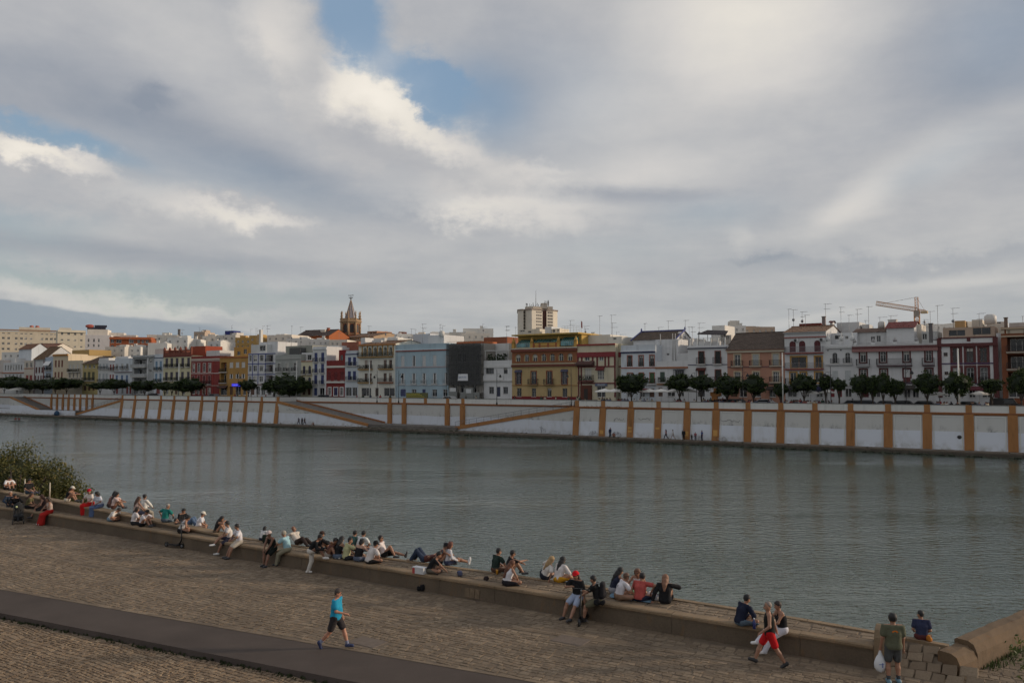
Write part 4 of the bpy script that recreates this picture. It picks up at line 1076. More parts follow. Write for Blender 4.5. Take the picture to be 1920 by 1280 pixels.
H = House('white and blue house with a parasol terrace and red doors', 215, 248, 672, WHB); H.row(682, 692, [219, 229, 238], 4.2, bal=RAIL).row(703, 717, [219, 229, 238], 4, 'shutter', col=(.10, .16, .28), bal=RAIL).row(724, 738, [220, 230, 239, 245], 4, ['door', 'glass', 'door', 'door'], col=(.24, .03, .03)).band(697, (.12, .06, .06), .2, .3).hut(216, 240, 668, WH, 2).ant(230, 650).done()
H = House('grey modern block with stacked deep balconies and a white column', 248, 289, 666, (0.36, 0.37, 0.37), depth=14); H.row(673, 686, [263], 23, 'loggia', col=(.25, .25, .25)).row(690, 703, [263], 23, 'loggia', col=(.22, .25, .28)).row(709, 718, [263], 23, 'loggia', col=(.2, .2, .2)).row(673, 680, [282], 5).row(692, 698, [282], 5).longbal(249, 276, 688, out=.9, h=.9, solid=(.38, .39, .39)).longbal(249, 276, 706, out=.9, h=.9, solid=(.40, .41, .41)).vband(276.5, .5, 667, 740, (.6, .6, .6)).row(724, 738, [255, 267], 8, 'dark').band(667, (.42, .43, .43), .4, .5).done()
H = House('narrow white house with twin blue doors and a pink parapet', 289, 306, 664, WHB); H.row(677, 694, [293, 301], 4, 'shutter', col=(.16, .26, .36), bal=RAILP).row(700, 716, [293, 301], 4, 'shutter', col=(.16, .26, .36), bal=RAILP).row(724, 738, [297], 7, 'door', col=(.2, .05, .04)).band(670, NAVY, .2).hut(290, 306, 654, (.55, .46, .42), 1.5).done()
H = House('cream house topped by a dark red balustrade with merlons', 306, 358, 667, (0.60, 0.55, 0.37)); H.row(671, 688, [312, 321.5, 331.5, 342, 353], 5, 'shutter', col=(.07, .06, .08), bal=RAILP).row(697, 713, [312, 321.5, 331.5, 342, 353], 5, 'shutter', col=(.07, .06, .08), bal=RAILP).row(722, 739, [314, 331, 345], 5, ['glass', 'door', 'glass'])
H.band(667, MAR, .3, .2)
mb = MB(); zt = H.Z(654)
for i in range(6): x = .25 + (H.W - .5) * i / 5; mb.box(x - .3, x + .3, -.08, .4, H.H - .1, zt + .2); mb.lathe([(.32, 0), (.2, .25), (.05, .45)], (x, .15, zt + .2), 8)
mb.box(.1, H.W - .1, .0, .3, H.H - .1, H.Z(661)); 
for i in range(40): x = .4 + (H.W - .8) * i / 39; mb.box(x - .06, x + .06, .08, .22, H.Z(661), H.Z(657))
mb.box(.1, H.W - .1, .02, .28, H.Z(657), H.Z(656)); mb.build('balustrade', plaster((.20, .07, .05)), H.root); H.done()
H = House('deep red house with white arched windows and cream bands', 358, 412, 668, (0.24, 0.05, 0.045)); H.row(681, 697, [363, 372.5, 383, 393], 4.6, arch=True, sur=(.62, .55, .5), sw=.12).row(704, 720, [363, 372.5, 383, 393], 4.6, 'shutter', col=(.10, .02, .02), sur=(.5, .3, .28), sw=.1, bal=RAIL).row(727, 739, [364, 372, 383, 393], 5, ['glass', 'glass', 'door', 'glass'], arch=True, sur=(.6, .55, .5), sw=.1)
H.band(672, (.50, .42, .36), .5, .15).band(699, (.6, .5, .46), .22).band(722, (.5, .35, .3), .2).band(676, (.45, .33, .3), .2, .1).vband(399.5, .35, 674, 740, (.33, .06, .05)).hut(358, 384, 649, (.30, .07, .04), 4, 6).hut(386, 411, 657, (.6, .6, .58), 3, 5).done()
H = House('ochre orange block with open loggias and a blue lit sign', 412, 465, 669, (0.43, 0.25, 0.085)); H.row(679, 696, [419], 11, 'loggia', col=(.30, .06, .04)).row(700, 717, [419], 11, 'loggia', col=(.4, .38, .34)).row(679, 689, [433.5, 445, 456], 6.5, 'shutter', col=(.55, .53, .5)).row(701, 709, [433.5, 445, 456], 6.5, 'half', col=(.55, .53, .5)).row(724, 740, [420, 434, 447, 459], [12, 6, 10, 6], ['dark', 'door', 'dark', 'dark']).longbal(412.5, 426, 697, out=.5, h=.9, plants=True).longbal(412.5, 426, 717.5, out=.5, h=.9, plants=True).band(669, TERRA, .3, .15).awning(412, 428, 722, 726, (.1, .06, .05), .9)
H.hut(438, 482, 650, (.48, .27, .08), 4, 7, win=[(444, 450, 659, 666), (456, 462, 655, 664)])
mb = MB(); mb.box(H.X(437), H.X(452.5), -.35, -.12, H.Z(724), H.Z(719)); sg = mb.build('sign_box', emis((.03, .03, .55), .9), H.root)
m2 = MB(); xa, xb = H.X(438.5), H.X(451); zc = (H.Z(724) + H.Z(719)) / 2
for i in range(9):
    x = xa + (xb - xa) * i / 9; h_ = (.10, .16, .12, .18, .11, .15, .17, .10, .14)[i]; m2.box(x, x + .13, -.37, -.352, zc - .1, zc - .1 + h_)
m2.build('lettering', emis((.35, .4, .9), .7), sg); H.done()
H = House('white four-storey house with blue grid trim and glazed bay', 465, 516, 662, WH); BL = (.07, .09, .26)
for ya, yb in ((664.5, 678), (684, 697), (704, 716.5)): H.row(ya + 1, yb - 1, [469, 478, 490], [5, 7, 7], sur=(.7, .7, .7), sw=.1).row(ya, yb, [505], 13, 'loggia', col=(.16, .06, .05)); H.longbal(498, 512, yb + .5, out=.4, h=.8, slab=(.6, .6, .6))
for y in (662.5, 681, 701): H.band(y, BL, .22, .1)
for x in (473.5, 484, 497.5): H.vband(x, .22, 663, 720, BL)
H.row(724, 740, [474, 484, 494, 506], 7, ['door', 'dark', 'glass', 'dark']).band(720, (.16, .05, .05), .2).hut(487, 520, 641, (.62, .62, .62), 5, 7).hut(470, 498, 646, (.55, .56, .55), 3, 5, win=[(486, 497, 648, 658)]).chimney(486, 619, .8, 6).ant(500, 610).ant(481, 619).done()
H = House('grey house with white framed tall windows and small balconies', 516, 564.6, 665, (0.36, 0.37, 0.35)); H.row(680, 696, [523, 538, 553], 5.4, sur=(.6, .6, .58), sw=.12, bal=dict(out=.45, h=.95, slab=(.6, .6, .58), ex=.5)).row(705, 720, [523, 538, 553], 5.4, sur=(.6, .6, .58), sw=.12, bal=dict(out=.45, h=.95, slab=(.6, .6, .58), ex=.5)).row(726, 740, [524, 539, 554], 6, ['door', 'dark', 'door']).band(671, (.42, .42, .4), .3, .15).hut(542, 562, 652, (.10, .10, .10), 2, 6).hut(535, 585, 648, (.3, .3, .26), 4, 7).ant(546, 611).ant(563, 613).done()
H = House('narrow cream house with shallow arched dark doors', 564.6, 586, 678, (0.62, 0.58, 0.42)); H.row(685.5, 701, [570, 580.5], 5, 'shutter', col=(.05, .05, .08), arch=True, bal=RAIL).row(707, 721, [570, 580.5], 5.5, 'shutter', col=(.05, .05, .08), arch=True).row(727, 740, [570, 580], 5.5, 'door', col=(.08, .03, .02)).band(676.5, TERRA, .2).band(703.5, (.4, .33, .2), .2).hut(565, 585.5, 661, WH, 1.5, 6, win=[(566.5, 573, 665, 675), (576, 583.5, 665, 675)]).done()
H = House('slim white house with tall navy shutters on three floors', 586, 612, 650, WH)
for ya, yb in ((661, 678), (682, 698.5), (703, 720)): H.row(ya, yb, [592, 604.6], 5.6, 'shutter', col=(.04, .055, .16), bal=RAIL)
H.row(727, 741, [592, 604], [6, 9], ['door', 'dark'], col=(.04, .06, .16)).band(653, (.6, .62, .63), .3, .2).done()
H = House('low dark red house with cream mouldings and white framed doors', 612, 647, 676, (0.20, 0.038, 0.036)); H.row(697, 713, [617.5, 629.5, 641.5], 6, 'shutter', col=(.13, .018, .018)).row(726.5, 741, [618.5, 630, 641], [5, 7, 5], ['glass', 'door', 'glass'], sur=(.72, .72, .7), sw=.2, col=(.03, .03, .09)).band(685.5, (.62, .58, .52), .5, .2).band(714.5, (.62, .6, .56), .45, .2).hut(635, 647, 656, (.24, .035, .035), .4, 6, win=[(638, 643, 666, 676)]).hut(613, 634, 648, (.66, .66, .64), 5, 8).done()
H = House('pale grey-blue house with navy shutters above a dark garage', 647, 672, 662, (0.56, 0.60, 0.63)); H.row(669.5, 685.5, [655, 664.5], 5.8, 'shutter', col=(.04, .05, .15), bal=dict(out=.5, h=.9, ex=.4)).row(695.5, 712.5, [655, 664.5], 5.8, 'shutter', col=(.04, .05, .15), bal=dict(out=.5, h=.9, ex=.4)).row(726, 742, [654, 665.5], [11, 9], 'dark').band(663, NAVY, .25).hut(648, 670, 657, (.5, .53, .55), .6, 4).hut(640, 672, 641, (.30, .12, .08), 8, 9).done()
H = House('cream house with an arcaded top gallery over ochre balconies', 672, 742, 645, (0.66, 0.65, 0.58)); H.row(651, 666, [684, 693, 703, 712.5, 722, 732], 6, 'dark', arch=True, sur=None, dp=1.2).row(675, 690.5, [686.5, 694, 722, 732], 5.8, fc=(.3, .16, .1)).row(699.5, 715, [686.5, 694, 722, 732], 5.8, fc=(.3, .16, .1)).longbal(672.5, 737, 668.5, out=.7, h=1.1, slab=OCH, plants=True).longbal(673, 699, 691.5, out=.6, h=.95, slab=OCH, plants=True).longbal(711, 737, 691.5, out=.6, h=.95, slab=OCH, plants=True).longbal(673, 699, 716.5, out=.6, h=.95, slab=OCH, plants=True).longbal(710, 738, 716.5, out=.6, h=.95, slab=TERRA)
H.row(727, 742.5, [687, 707, 730], [18, 6, 20], ['dark', 'door', 'dark'], col=(.05, .03, .02)).band(645, (.42, .2, .08), .35, .4)
for x in (679, 688.5, 698, 707.5, 717, 727, 737): H.vband(x, .3, 647, 667, OCH, .1)
H.hut(697, 714, 638, WH2, 3, 5).hut(676, 684, 633, WH, 2, 3).chimney(718, 634, .9, 4).ant(691, 611).done(roof='tile', yr=640, eave=.4)
LB = (0.37, 0.475, 0.535)
H = House('long light blue three-storey house with closed white shutters', 742, 842, 645, LB); H.row(666.5, 686, [755, 776, 795, 815, 838], 6.4, ['shutter', 'half', 'shutter', 'shutter', 'shutter'], col=(.52, .52, .52)).row(699.5, 719, [755, 776, 795, 815, 837], 6.6, 'half', col=(.58, .58, .57)).row(729.5, 743, [756, 776.5, 795, 815, 835], [10, 9, 6, 9, 8], ['door', 'glass', 'shutter', 'glass', 'glass'], col=(.05, .06, .14)).band(655.5, (.30, .09, .07), .32, .2).band(654, (.5, .6, .65), .25, .25).band(687, (.42, .36, .38), .25, .12).band(721, (.46, .5, .52), .2, .12)
for x in (755, 776, 795, 815, 837): H.longbal(x - 5.5, x + 5.5, 719.5, out=.28, h=.9, slab=(.6, .6, .6), iron=plain((.35, .36, .36), .5))
H.vband(742.8, .5, 648, 742, (.34, .42, .47)); H.hut(802, 832, 628, (.60, .60, .60), 8, 8).hut(774, 806, 626, (.55, .57, .60), 9, 8).ant(792, 607, 6).ant(771, 616).ant(825, 608, 9).tank(828, 620, .7, 8).done(par=.7)
NET = None
def net_mat():
    mt, nt, b = _mat('scaffold_net'); p = tpos(nt, (1, 1, 1)); n1 = tnoise(nt, p, 0.5, 5, .6)
    c = tmix(nt, n1, (0.030, 0.032, 0.033), (0.072, 0.074, 0.075)); nt.links.new(c, b.inputs['Base Color']); b.inputs['Roughness'].default_value = .95; b.inputs['Alpha'].default_value = .78
    tbump(nt, b, tnoise(nt, tpos(nt, (1, 1, .2)), 1.5, 3), .8, .1); return mt
H = House('house wrapped in dark scaffold netting with a white banner', 842, 907, 645, (0.34, 0.32, 0.29)); H.row(662, 678, [861, 870, 895], 6, 'dark').row(690, 706, [861, 895], 6, 'dark').row(722, 742, [853, 868, 889], 8, 'dark').hut(856, 903, 640, (.42, .14, .06), 1.5, 6, name='brick_upper_wall')
sc = MB()
for i in range(8):
    x = H.W * i / 7; sc.tube([(x, -.9, 0), (x, -.9, H.H + .3)], .035, 5); sc.tube([(x, -.15, 0), (x, -.15, H.H + .3)], .035, 5)
for z in np.arange(2.2, H.H, 2.1): sc.box(0, H.W, -.88, -.2, z - .03, z + .03); sc.tube([(0, -.9, z + 1), (H.W, -.9, z + 1)], .03, 4)
so = sc.build('scaffolding', plain((.12, .12, .12), .5, .5), H.root)
nm = MB(); nx, nz = 30, 16; z0n = H.Z(722)
vs = [(H.W * i / nx, -1.0 - .10 * abs(math.sin(i * 1.3 + j * .6)) - .03 * random.random(), z0n + (H.H + .1 - z0n) * j / nz) for j in range(nz + 1) for i in range(nx + 1)]
nm.add(vs, [(j * (nx + 1) + i, j * (nx + 1) + i + 1, (j + 1) * (nx + 1) + i + 1, (j + 1) * (nx + 1) + i) for j in range(nz) for i in range(nx)], 0, True); nm.build('netting', net_mat(), H.root)
bn = MB(); bx0, bx1, bz0, bz1 = H.X(864), H.X(883.5), H.Z(713.5), H.Z(701)
bn.add([(bx0 + .06, -1.2, bz0), (bx1, -1.2, bz0), (bx1 - .08, -1.2, bz1), (bx0 + .25, -1.2, bz1), (bx0 + .06, -1.17, bz0), (bx1, -1.17, bz0), (bx1 - .08, -1.17, bz1), (bx0 + .25, -1.17, bz1)], [(0, 1, 2, 3), (3, 2, 6, 7), (1, 5, 6, 2), (4, 0, 3, 7), (7, 6, 5, 4)]); bo = bn.build('banner', plain((.66, .67, .68), .8), H.root)
bt = MB(); rr = random.Random(3); bw = bx1 - bx0
for i in range(9):   # the blue handwritten strokes on the banner
    x = bx0 + .25 + bw * .088 * i; zc = bz0 + (bz1 - bz0) * .52; q = .22
    bt.tube([(x, -1.215, zc - q), (x + rr.uniform(-.03, .1), -1.215, zc + q)], .022, 4); bt.tube([(x, -1.215, zc + rr.uniform(-q, q)), (x + .18, -1.215, zc + rr.uniform(-q, q))], .022, 4)
bt.build('lettering', plain((.10, .16, .36), .8), bo)
hd = MB(); hd.box(H.X(848), H.X(864), -1.4, -1.3, 0, H.Z(734)); hd.box(H.X(870), H.X(906), -1.4, -1.3, 0, H.Z(735)); hd.box(H.X(877), H.X(895), -1.46, -1.401, .4, H.Z(727)); hd.build('site_hoarding', plain((.20, .21, .20), .7), H.root)
ps = MB(); ps.box(H.X(851), H.X(862.5), -1.5, -1.46, H.Z(734), H.Z(727)); ps.box(H.X(881.5), H.X(891), -1.5, -1.462, H.Z(736.5), H.Z(729)); ps.build('notice_board', plain((.55, .56, .56), .8), H.root)
H.done(par=.3)
H = House('white house with a pergola terrace set back behind a solid parapet', 907, 960, 676, WH); H.row(689.5, 700.5, [918.5, 948], [15, 7.5], fc=(.12, .12, .12)).row(725, 738, [921.5, 948], 9, fc=(.2, .2, .22)).row(725, 743, [935], 6.5, 'door', col=(.03, .035, .07)).band(685, (.6, .6, .59), .5, .15).band(713, (.58, .58, .57), .2, .3).longbal(907.5, 944, 712.5, out=.35, h=1.0, solid=WH)
H.hut(907, 954, 644, (.60, .595, .575), 4.5, 7, win=[(944, 949, 662, 672), (951, 954, 662, 672)])
pg = MB(); zt = H.Z(657.5)
for x in (909, 929.5, 952): pg.tube([(H.X(x), .2, H.H), (H.X(x), .2, zt)], .06, 6, 0); pg.tube([(H.X(x), 4.4, H.H), (H.X(x), 4.4, zt)], .05, 6, 0)
pg.box(H.X(908), H.X(958), .14, .26, zt, zt + .12)
for i in range(14): x = H.X(909) + (H.X(957) - H.X(909)) * i / 13; pg.box(x - .03, x + .03, .0, 4.5, zt + .121, zt + .2)
pg.build('pergola', plain((.6, .6, .6), .6), H.root)
tp = MB(); rr = random.Random(9)
for i in range(150): tp.ell((rr.uniform(H.X(910), H.X(944)), rr.uniform(.4, 1.4), H.H + rr.random() ** 1.3 * 1.5), (.16, .16, .16), 5, 3)
tag(tp.build('terrace_plants', plain((.028, .045, .02), .9, 0, .5, 5), H.root), kind='stuff')
H.hut(907, 951, 632, BRICK, 10, 8, zbase=8).ant(950, 611, 9).ant(967, 613, 9).done(par=.3)

YEL = (0.48, 0.355, 0.180)
H = House('yellow ochre palace with a brick arcade storey and green glazed attic', 960, 1083, 651, YEL, depth=14)
H.row(662, 679, [971.7, 987.6, 1003.4, 1019.7, 1036, 1052.3, 1069], 8, 'glass', arch=True, sur=None).row(696, 720, [972.4, 1000.7, 1030, 1058.5], 9.5, ['glass', 'glass', 'dark', 'glass'], fc=(.45, .42, .38), sur=(.25, .08, .05), sw=.16).row(727.5, 743.5, [973.5, 1001, 1030, 1059], [8.5, 8, 8, 9], ['dark', 'glass', 'glass', 'dark'], fc=(.3, .3, .28))
BR = plaster((0.27, 0.115, 0.06), .4)
mb = MB()
za, zb_ = H.Z(682), H.Z(655)
edges = [963.5] + [971.7, 987.6, 1003.4, 1019.7, 1036, 1052.3, 1069] + [1080]
cen = edges[1:-1]
for i in range(len(cen) + 1):
    l = H.X(cen[i - 1] + 5.4) if i else H.X(960.5); r_ = H.X(cen[i] - 5.4) if i < len(cen) else H.X(1082.5)
    mb.box(l, r_, -.10, .02, za + .25, zb_)
for c_ in cen:
    a, b_ = H.X(c_ - 5.4), H.X(c_ + 5.4); zz_ = H.Z(664); n = 8; r0 = (b_ - a) / 2; mx = (a + b_) / 2
    pts = [(mx - r0 * math.cos(math.pi * q / n), zz_ - .55 + r0 * .9 * math.sin(math.pi * q / n)) for q in range(n + 1)]
    for q in range(n): mb.prism([pts[q], pts[q + 1], (pts[q + 1][0], zb_), (pts[q][0], zb_)][::-1], -.098, .02)
    mb.box(a, b_, -.10, .02, za + .25, za + .6)
mb.build('brick_arcade', BR, H.root)
H.band(683, (.16, .06, .045), .45, .35).band(654, (.20, .07, .05), .5, .5).band(651.5, (.55, .52, .45), .25, .4).band(721.5, (.36, .2, .08), .18, .12).band(743, (.20, .03, .035), 1.0, .06)
dn = MB()
for z, o in ((H.Z(652.6), .55), (H.Z(681.3), .4)):
    n = 64
    for i in range(n): x = .1 + (H.W - .3) * i / n; dn.box(x, x + .10, -o, -o + .12, z - .12, z + .06)
dn.build('dentil_row', plaster((.62, .58, .5)), H.root)
for x, bl in ((972.4, 0), (1000.7, 1), (1030, 1), (1058.5, 0)):
    if bl: H.longbal(x - 9, x + 9, 720.5, out=.6, h=1.1, slab=(.3, .2, .1))
    else:
        cg = MB(); a, b_ = H.X(x - 5.4), H.X(x + 5.4); z0_, z1_ = H.Z(720), H.Z(697)
        for i in range(9): q = a + (b_ - a) * i / 8; cg.box(q - .012, q + .012, -.3, -.276, z0_, z1_)
        for z in np.linspace(z0_, z1_, 5): cg.box(a, b_, -.31, -.27, z - .02, z + .02)
        cg.add([(a - .1, 0, z1_ + .5), (b_ + .1, 0, z1_ + .5), (b_ + .2, -.42, z1_), (a - .2, -.42, z1_), (a - .2, 0, z1_), (b_ + .2, 0, z1_)], [(0, 3, 2, 1), (3, 4, 5, 2), (0, 4, 3), (1, 2, 5)]); cg.build('window_grille', plain((.06, .06, .10), .6), H.root)
# attic storey
oa = OFF; zA, zB2 = H.H - .3, H.Z(629.5)
at = MB(); at.box(.15, H.W - .25, 2.2, 13.5, zA, zB2 + .2); at.box(-.1, H.W + .2, -.05, 13.8, zB2 + .2, zB2 + .5)
ato = at.build('attic_storey', plaster((.50, .33, .10)), H.root)
GRN = glass((.045, .16, .15), .15)
for a_, b_, y0, y1, vert in ((968, 994.5, 634, 650, 1), (999.5, 1043, 634, 641, 0), (1050, 1076, 632, 649, 1)):
    xa, xb = H.X(a_), H.X(b_); gm = MB(); zt, zm, zl = H.Z(y0), H.Z(y0 + (8 if vert else 7)), H.Z(y1)
    gm.quad((xa, .35, zm), (xb, .35, zm), (xb, 2.1, zt), (xa, 2.1, zt), 0)
    if vert: gm.quad((xa, .35, zl), (xb, .35, zl), (xb, .35, zm), (xa, .35, zm), 2)
    gm.add([(xa, .35, zm), (xa, 2.1, zt), (xa, 2.1, zl), (xa, .35, zl), (xb, .35, zm), (xb, 2.1, zt), (xb, 2.1, zl), (xb, .35, zl)], [(0, 3, 2, 1), (4, 5, 6, 7)], 0)
    n = 7
    for i in range(n + 1):
        x = xa + (xb - xa) * i / n; gm.tube([(x, .33, zm), (x, 2.08, zt)], .035, 4, 1)
        if vert: gm.tube([(x, .33, zl), (x, .33, zm)], .035, 4, 1)
    gm.tube([(xa, .33, zm), (xb, .33, zm)], .05, 4, 1); gm.build('glazed_roof', [GRN, plain((.28, .36, .34), .5), glass((.10, .22, .24), .1)], ato)
pw = MB()
for x in (962, 996.5, 1046.5, 1079): pw.box(H.X(x) - .35, H.X(x) + .35, -.05, .5, H.H - .1, H.Z(641)); pw.lathe([(.42, 0), (.3, .5), (.06, 1.1)], (H.X(x), .22, H.Z(641)), 8)
pw.box(H.X(998), H.X(1045), -.02, .3, H.H - .1, H.Z(642.5)); pw.build('attic_pier', plaster((.50, .30, .09)), H.root)
sk = MB(); sk.box(H.X(999), H.X(1044), -.06, -.021, H.Z(649), H.Z(648)); 
for x in (1001, 1012, 1028, 1043): sk.box(H.X(x) - .2, H.X(x) + .2, -.07, -.022, H.H, H.Z(643))
sk.build('attic_moulding', plaster((.30, .10, .05)), H.root)
H.hut(1022, 1034, 612.5, (.58, .60, .62), 5, 5, zbase=zB2 + .5).hut(1035, 1050, 616, (.7, .64, .54), 5, 4, zbase=zB2 + .5, win=[(1036, 1041, 618, 624), (1045, 1048, 618, 623)]).hut(973, 1012, 617, (.62, .58, .5), 7, 4, zbase=zB2 + .5, win=[(975, 984, 617.5, 620), (990, 996, 619, 623)])
rl = MB()
for z in (.5, 1.0, 1.4): rl.tube([(H.X(1050), .8, zB2 + .5 + z), (H.X(1083), .8, zB2 + .5 + z)], .025, 4)
for i in range(7): x = H.X(1050) + (H.X(1083) - H.X(1050)) * i / 6; rl.tube([(x, .8, zB2 + .4), (x, .8, zB2 + 1.9)], .025, 4)
rl.build('roof_railing', plain((.5, .5, .5), .5), H.root)
H.ant(1070, 600, 6, 5).ant(950, 612, 7).ant(1097, 611, 6); 
fp = MB(); x = fs(1090, OFF + 3) - H.s0; z = fz(1090, 601, OFF + 3) - STREET; fp.tube([(x, 3, H.H), (x, 3, z)], .04, 5); fp.add([(x, 2.99, z - .05), (x + .35, 2.9, z - .3), (x + .3, 3.05, z - 1.6), (x, 2.99, z - 1.5)], [(0, 1, 2, 3)], 1); fp.build('flag', [plain((.4, .4, .4)), cloth((.34, .08, .06))], H.root)
H.done(par=.3)

CRM = (0.60, 0.545, 0.405)
H = House('cream corner house with maroon bands and an ornate bay window', 1083, 1154, 645, CRM, depth=15)
H.row(664.5, 676, [1101, 1127.5], [9, 8], 'glass', arch=True, fc=FR_W).row(690, 711.5, [1102.5, 1126.3], [13, 12], 'glass', mull=3, trans=2, fc=(.7, .68, .62)).row(724, 744, [1100, 1127], [9, 16], ['door', 'dark'], arch=False, col=(.05, .02, .02))
H.band(644.6, (.30, .06, .05), .3, .25).band(660, (.24, .05, .055), 1.0, .2).band(686, MAR, .25, .15).band(717, MAR, .25, .15)
for x in (1083.8, 1091, 1111.5, 1120, 1135, 1141.5, 1153): H.vband(x, .35, 660, 686, MAR)
for x in (1085, 1090, 1153): H.vband(x, .3, 687, 744, MAR)
cn = MB(); a, b_ = H.X(1083.5), H.X(1115); cn.add([(a, 0, H.Z(676)), (b_, 0, H.Z(676)), (b_, -1.3, H.Z(682)), (a, -1.3, H.Z(682)), (a, 0, H.Z(686)), (b_, 0, H.Z(686)), (b_, -1.2, H.Z(685)), (a, -1.2, H.Z(685))], [(0, 3, 2, 1), (3, 7, 6, 2), (7, 4, 5, 6), (0, 4, 7, 3), (1, 2, 6, 5)]); cn.build('canopy', tiles((.10, .05, .045)), H.root)
H.awning(1118.5, 1134, 688, 692, (.16, .04, .04), .6); H.longbal(1088, 1114, 713.5, out=.9, h=1.1, slab=MAR, plants=True)
bp = MB(); bp.box(H.X(1090), H.X(1110), -.5, -.02, 0, H.Z(722)); bp.build('porch', plaster((.13, .05, .035)), H.root)
pd_ = MB(); pd_.box(H.X(1097), H.X(1104), -.53, -.501, .02, H.Z(729)); pd_.build('door', plain((.025, .018, .015), .6), H.root)
sg = MB(); sg.box(H.X(1116.5), H.X(1139), -.2, -.03, H.Z(723.5), H.Z(718.5)); sgo = sg.build('shop_sign', plain((.11, .13, .20), .7), H.root)
lt = MB()
for i in range(9): x = H.X(1121) + (H.X(1135) - H.X(1121)) * i / 9; lt.box(x, x + .12, -.215, -.201, H.Z(722.3), H.Z(719.8))
lt.build('lettering', plain((.42, .43, .45), .7), sgo)
H.hut(1086, 1145, 628, (.66, .62, .55), 5, 8, name='roof_room').hut(1140, 1166, 631, (.62, .60, .55), 4, 7, win=[(1150, 1156, 634, 638)]).ant(1125, 592, 7).ant(1147, 590, 7).ant(1149, 605, 5).done(par=.5)
# its angled right flank
H2 = House('cream side of the corner house turned away from the river', 1154, 1164.6, 645, CRM, off=OFF + 1.5, depth=12); H2.row(664, 675, [1158], 5, arch=True, fc=FR_B).row(690, 712, [1159], 5, 'dark').row(724, 743, [1159], 6, 'dark').band(660, (.24, .05, .055), 1.0, .2).band(686, MAR, .25, .15).band(717, MAR, .25).done()

H = House('white three-storey house with a navy cornice and red window frames', 1164.6, 1229, 647, WHB); RF = (.34, .12, .08)
H.row(666.5, 686.5, [1181, 1202.4, 1222.7], 8, 'glass', fc=(.16, .16, .15), sur=RF, sw=.14, bal=None).row(699, 718.5, [1181, 1202.4, 1222.7], 8.2, ['glass', 'shutter', 'shutter'], col=(.05, .10, .04), sur=RF, sw=.12, bal=None).row(728, 744, [1180, 1204, 1222], 9, ['dark', 'dark', 'door']).band(658.5, NAVY, .32, .2).band(657, (.66, .68, .7), .2, .25).band(688.5, RF, .2, .1).band(721, (.5, .5, .48), .2, .2)
for x in (1181, 1202.4, 1222.7): H.longbal(x - 5, x + 5, 687, out=.12, h=.85, slab=(.6, .6, .6))
H.longbal(1216, 1229, 719, out=.5, h=.9, slab=(.7, .7, .7)); H.awning(1203, 1220, 728, 733, (.16, .04, .04), 1.0)
H.hut(1188, 1266, 637, WH, 5, 9, win=[(1247, 1253.5, 636.5, 645)], name='roof_house'); r_ = H.last
o2 = OFF + 5; a, b_ = fs(1188, o2) - H.s0, fs(1266, o2) - H.s0; z1_ = fz(1227, 637, o2) - STREET; zr = fz(1227, 621.5, o2 + 4.5) - STREET
t_ = MB(); tile_roof(t_, a - .3, b_ + .3, 4.6, z1_ - .02, 9.5, zr); tile_roof(t_, a - .3, b_ + .3, 14.3, z1_ - .02, 9.5, zr); t_.add([(a, 5, z1_), (a, 14, z1_), (a, 9.5, zr - .05), (b_, 5, z1_), (b_, 14, z1_), (b_, 9.5, zr - .05)], [(0, 1, 2), (3, 5, 4)], 1)
t_.box(a - .35, b_ + .35, 9.3, 9.7, zr - .02, zr + .22, 2); 
for xx in (a - .3, b_ + .3): t_.tube([(xx, 4.5, z1_), (xx, 9.5, zr + .1)], .16, 6, 2); t_.lathe([(.12, 0), (.22, .3), (.05, .7)], (xx, 9.5, zr + .1), 6, 2)
t_.build('tile_roof', [tiles((.085, .058, .042)), WHITE, plain((.07, .08, .22), .7)], r_)
H.ant(1210, 606, 9).ant(1254, 601, 10).ant(1236, 613, 9).done(par=.6)
H = House('low white house with a terracotta ledge and an iron bay window', 1229, 1290, 677, WH); H.row(697, 716.5, [1242], 9, 'shutter', col=(.06, .09, .07), bal=RAILP).row(694, 712, [1274], 17, 'glass', mull=3, fc=(.12, .12, .13)).row(727, 743, [1238, 1258, 1277], [8, 14, 10], ['door', 'dark', 'dark']).band(687.5, (.34, .15, .08), .32, .2).band(719, (.4, .2, .1), .25, .3, 1232, 1262)
bw_ = MB(); a, b_ = H.X(1264.5), H.X(1283.5); bars_frame(bw_, a, b_, H.Z(712.5), H.Z(693), -.5, .08, 4, 3); bw_.box(a - .1, b_ + .1, -.6, -.02, H.Z(693), H.Z(692)); bw_.build('window_grille', plain((.10, .10, .12), .5), H.root)
H.hut(1229, 1272, 636, WH, 3.2, 5, win=[(1250, 1255, 662, 666)]).hut(1272, 1290, 662, WH2, 2, 5).hut(1272, 1298, 634, WH, 9, 8)
pl = MB()
for x in (1262, 1267, 1239): pl.tube([(fs(x, OFF + 3.1) - H.s0, 3.05, H.H), (fs(x, OFF + 3.1) - H.s0, 3.05, H.H + 5.5)], .07, 6)
pl.build('drain_pipe', plain((.45, .44, .42), .5), H.root)
H.tank(1276, 622, .5, 8).ant(1286, 600, 8).ant(1293, 612, 9).done(par=.3)
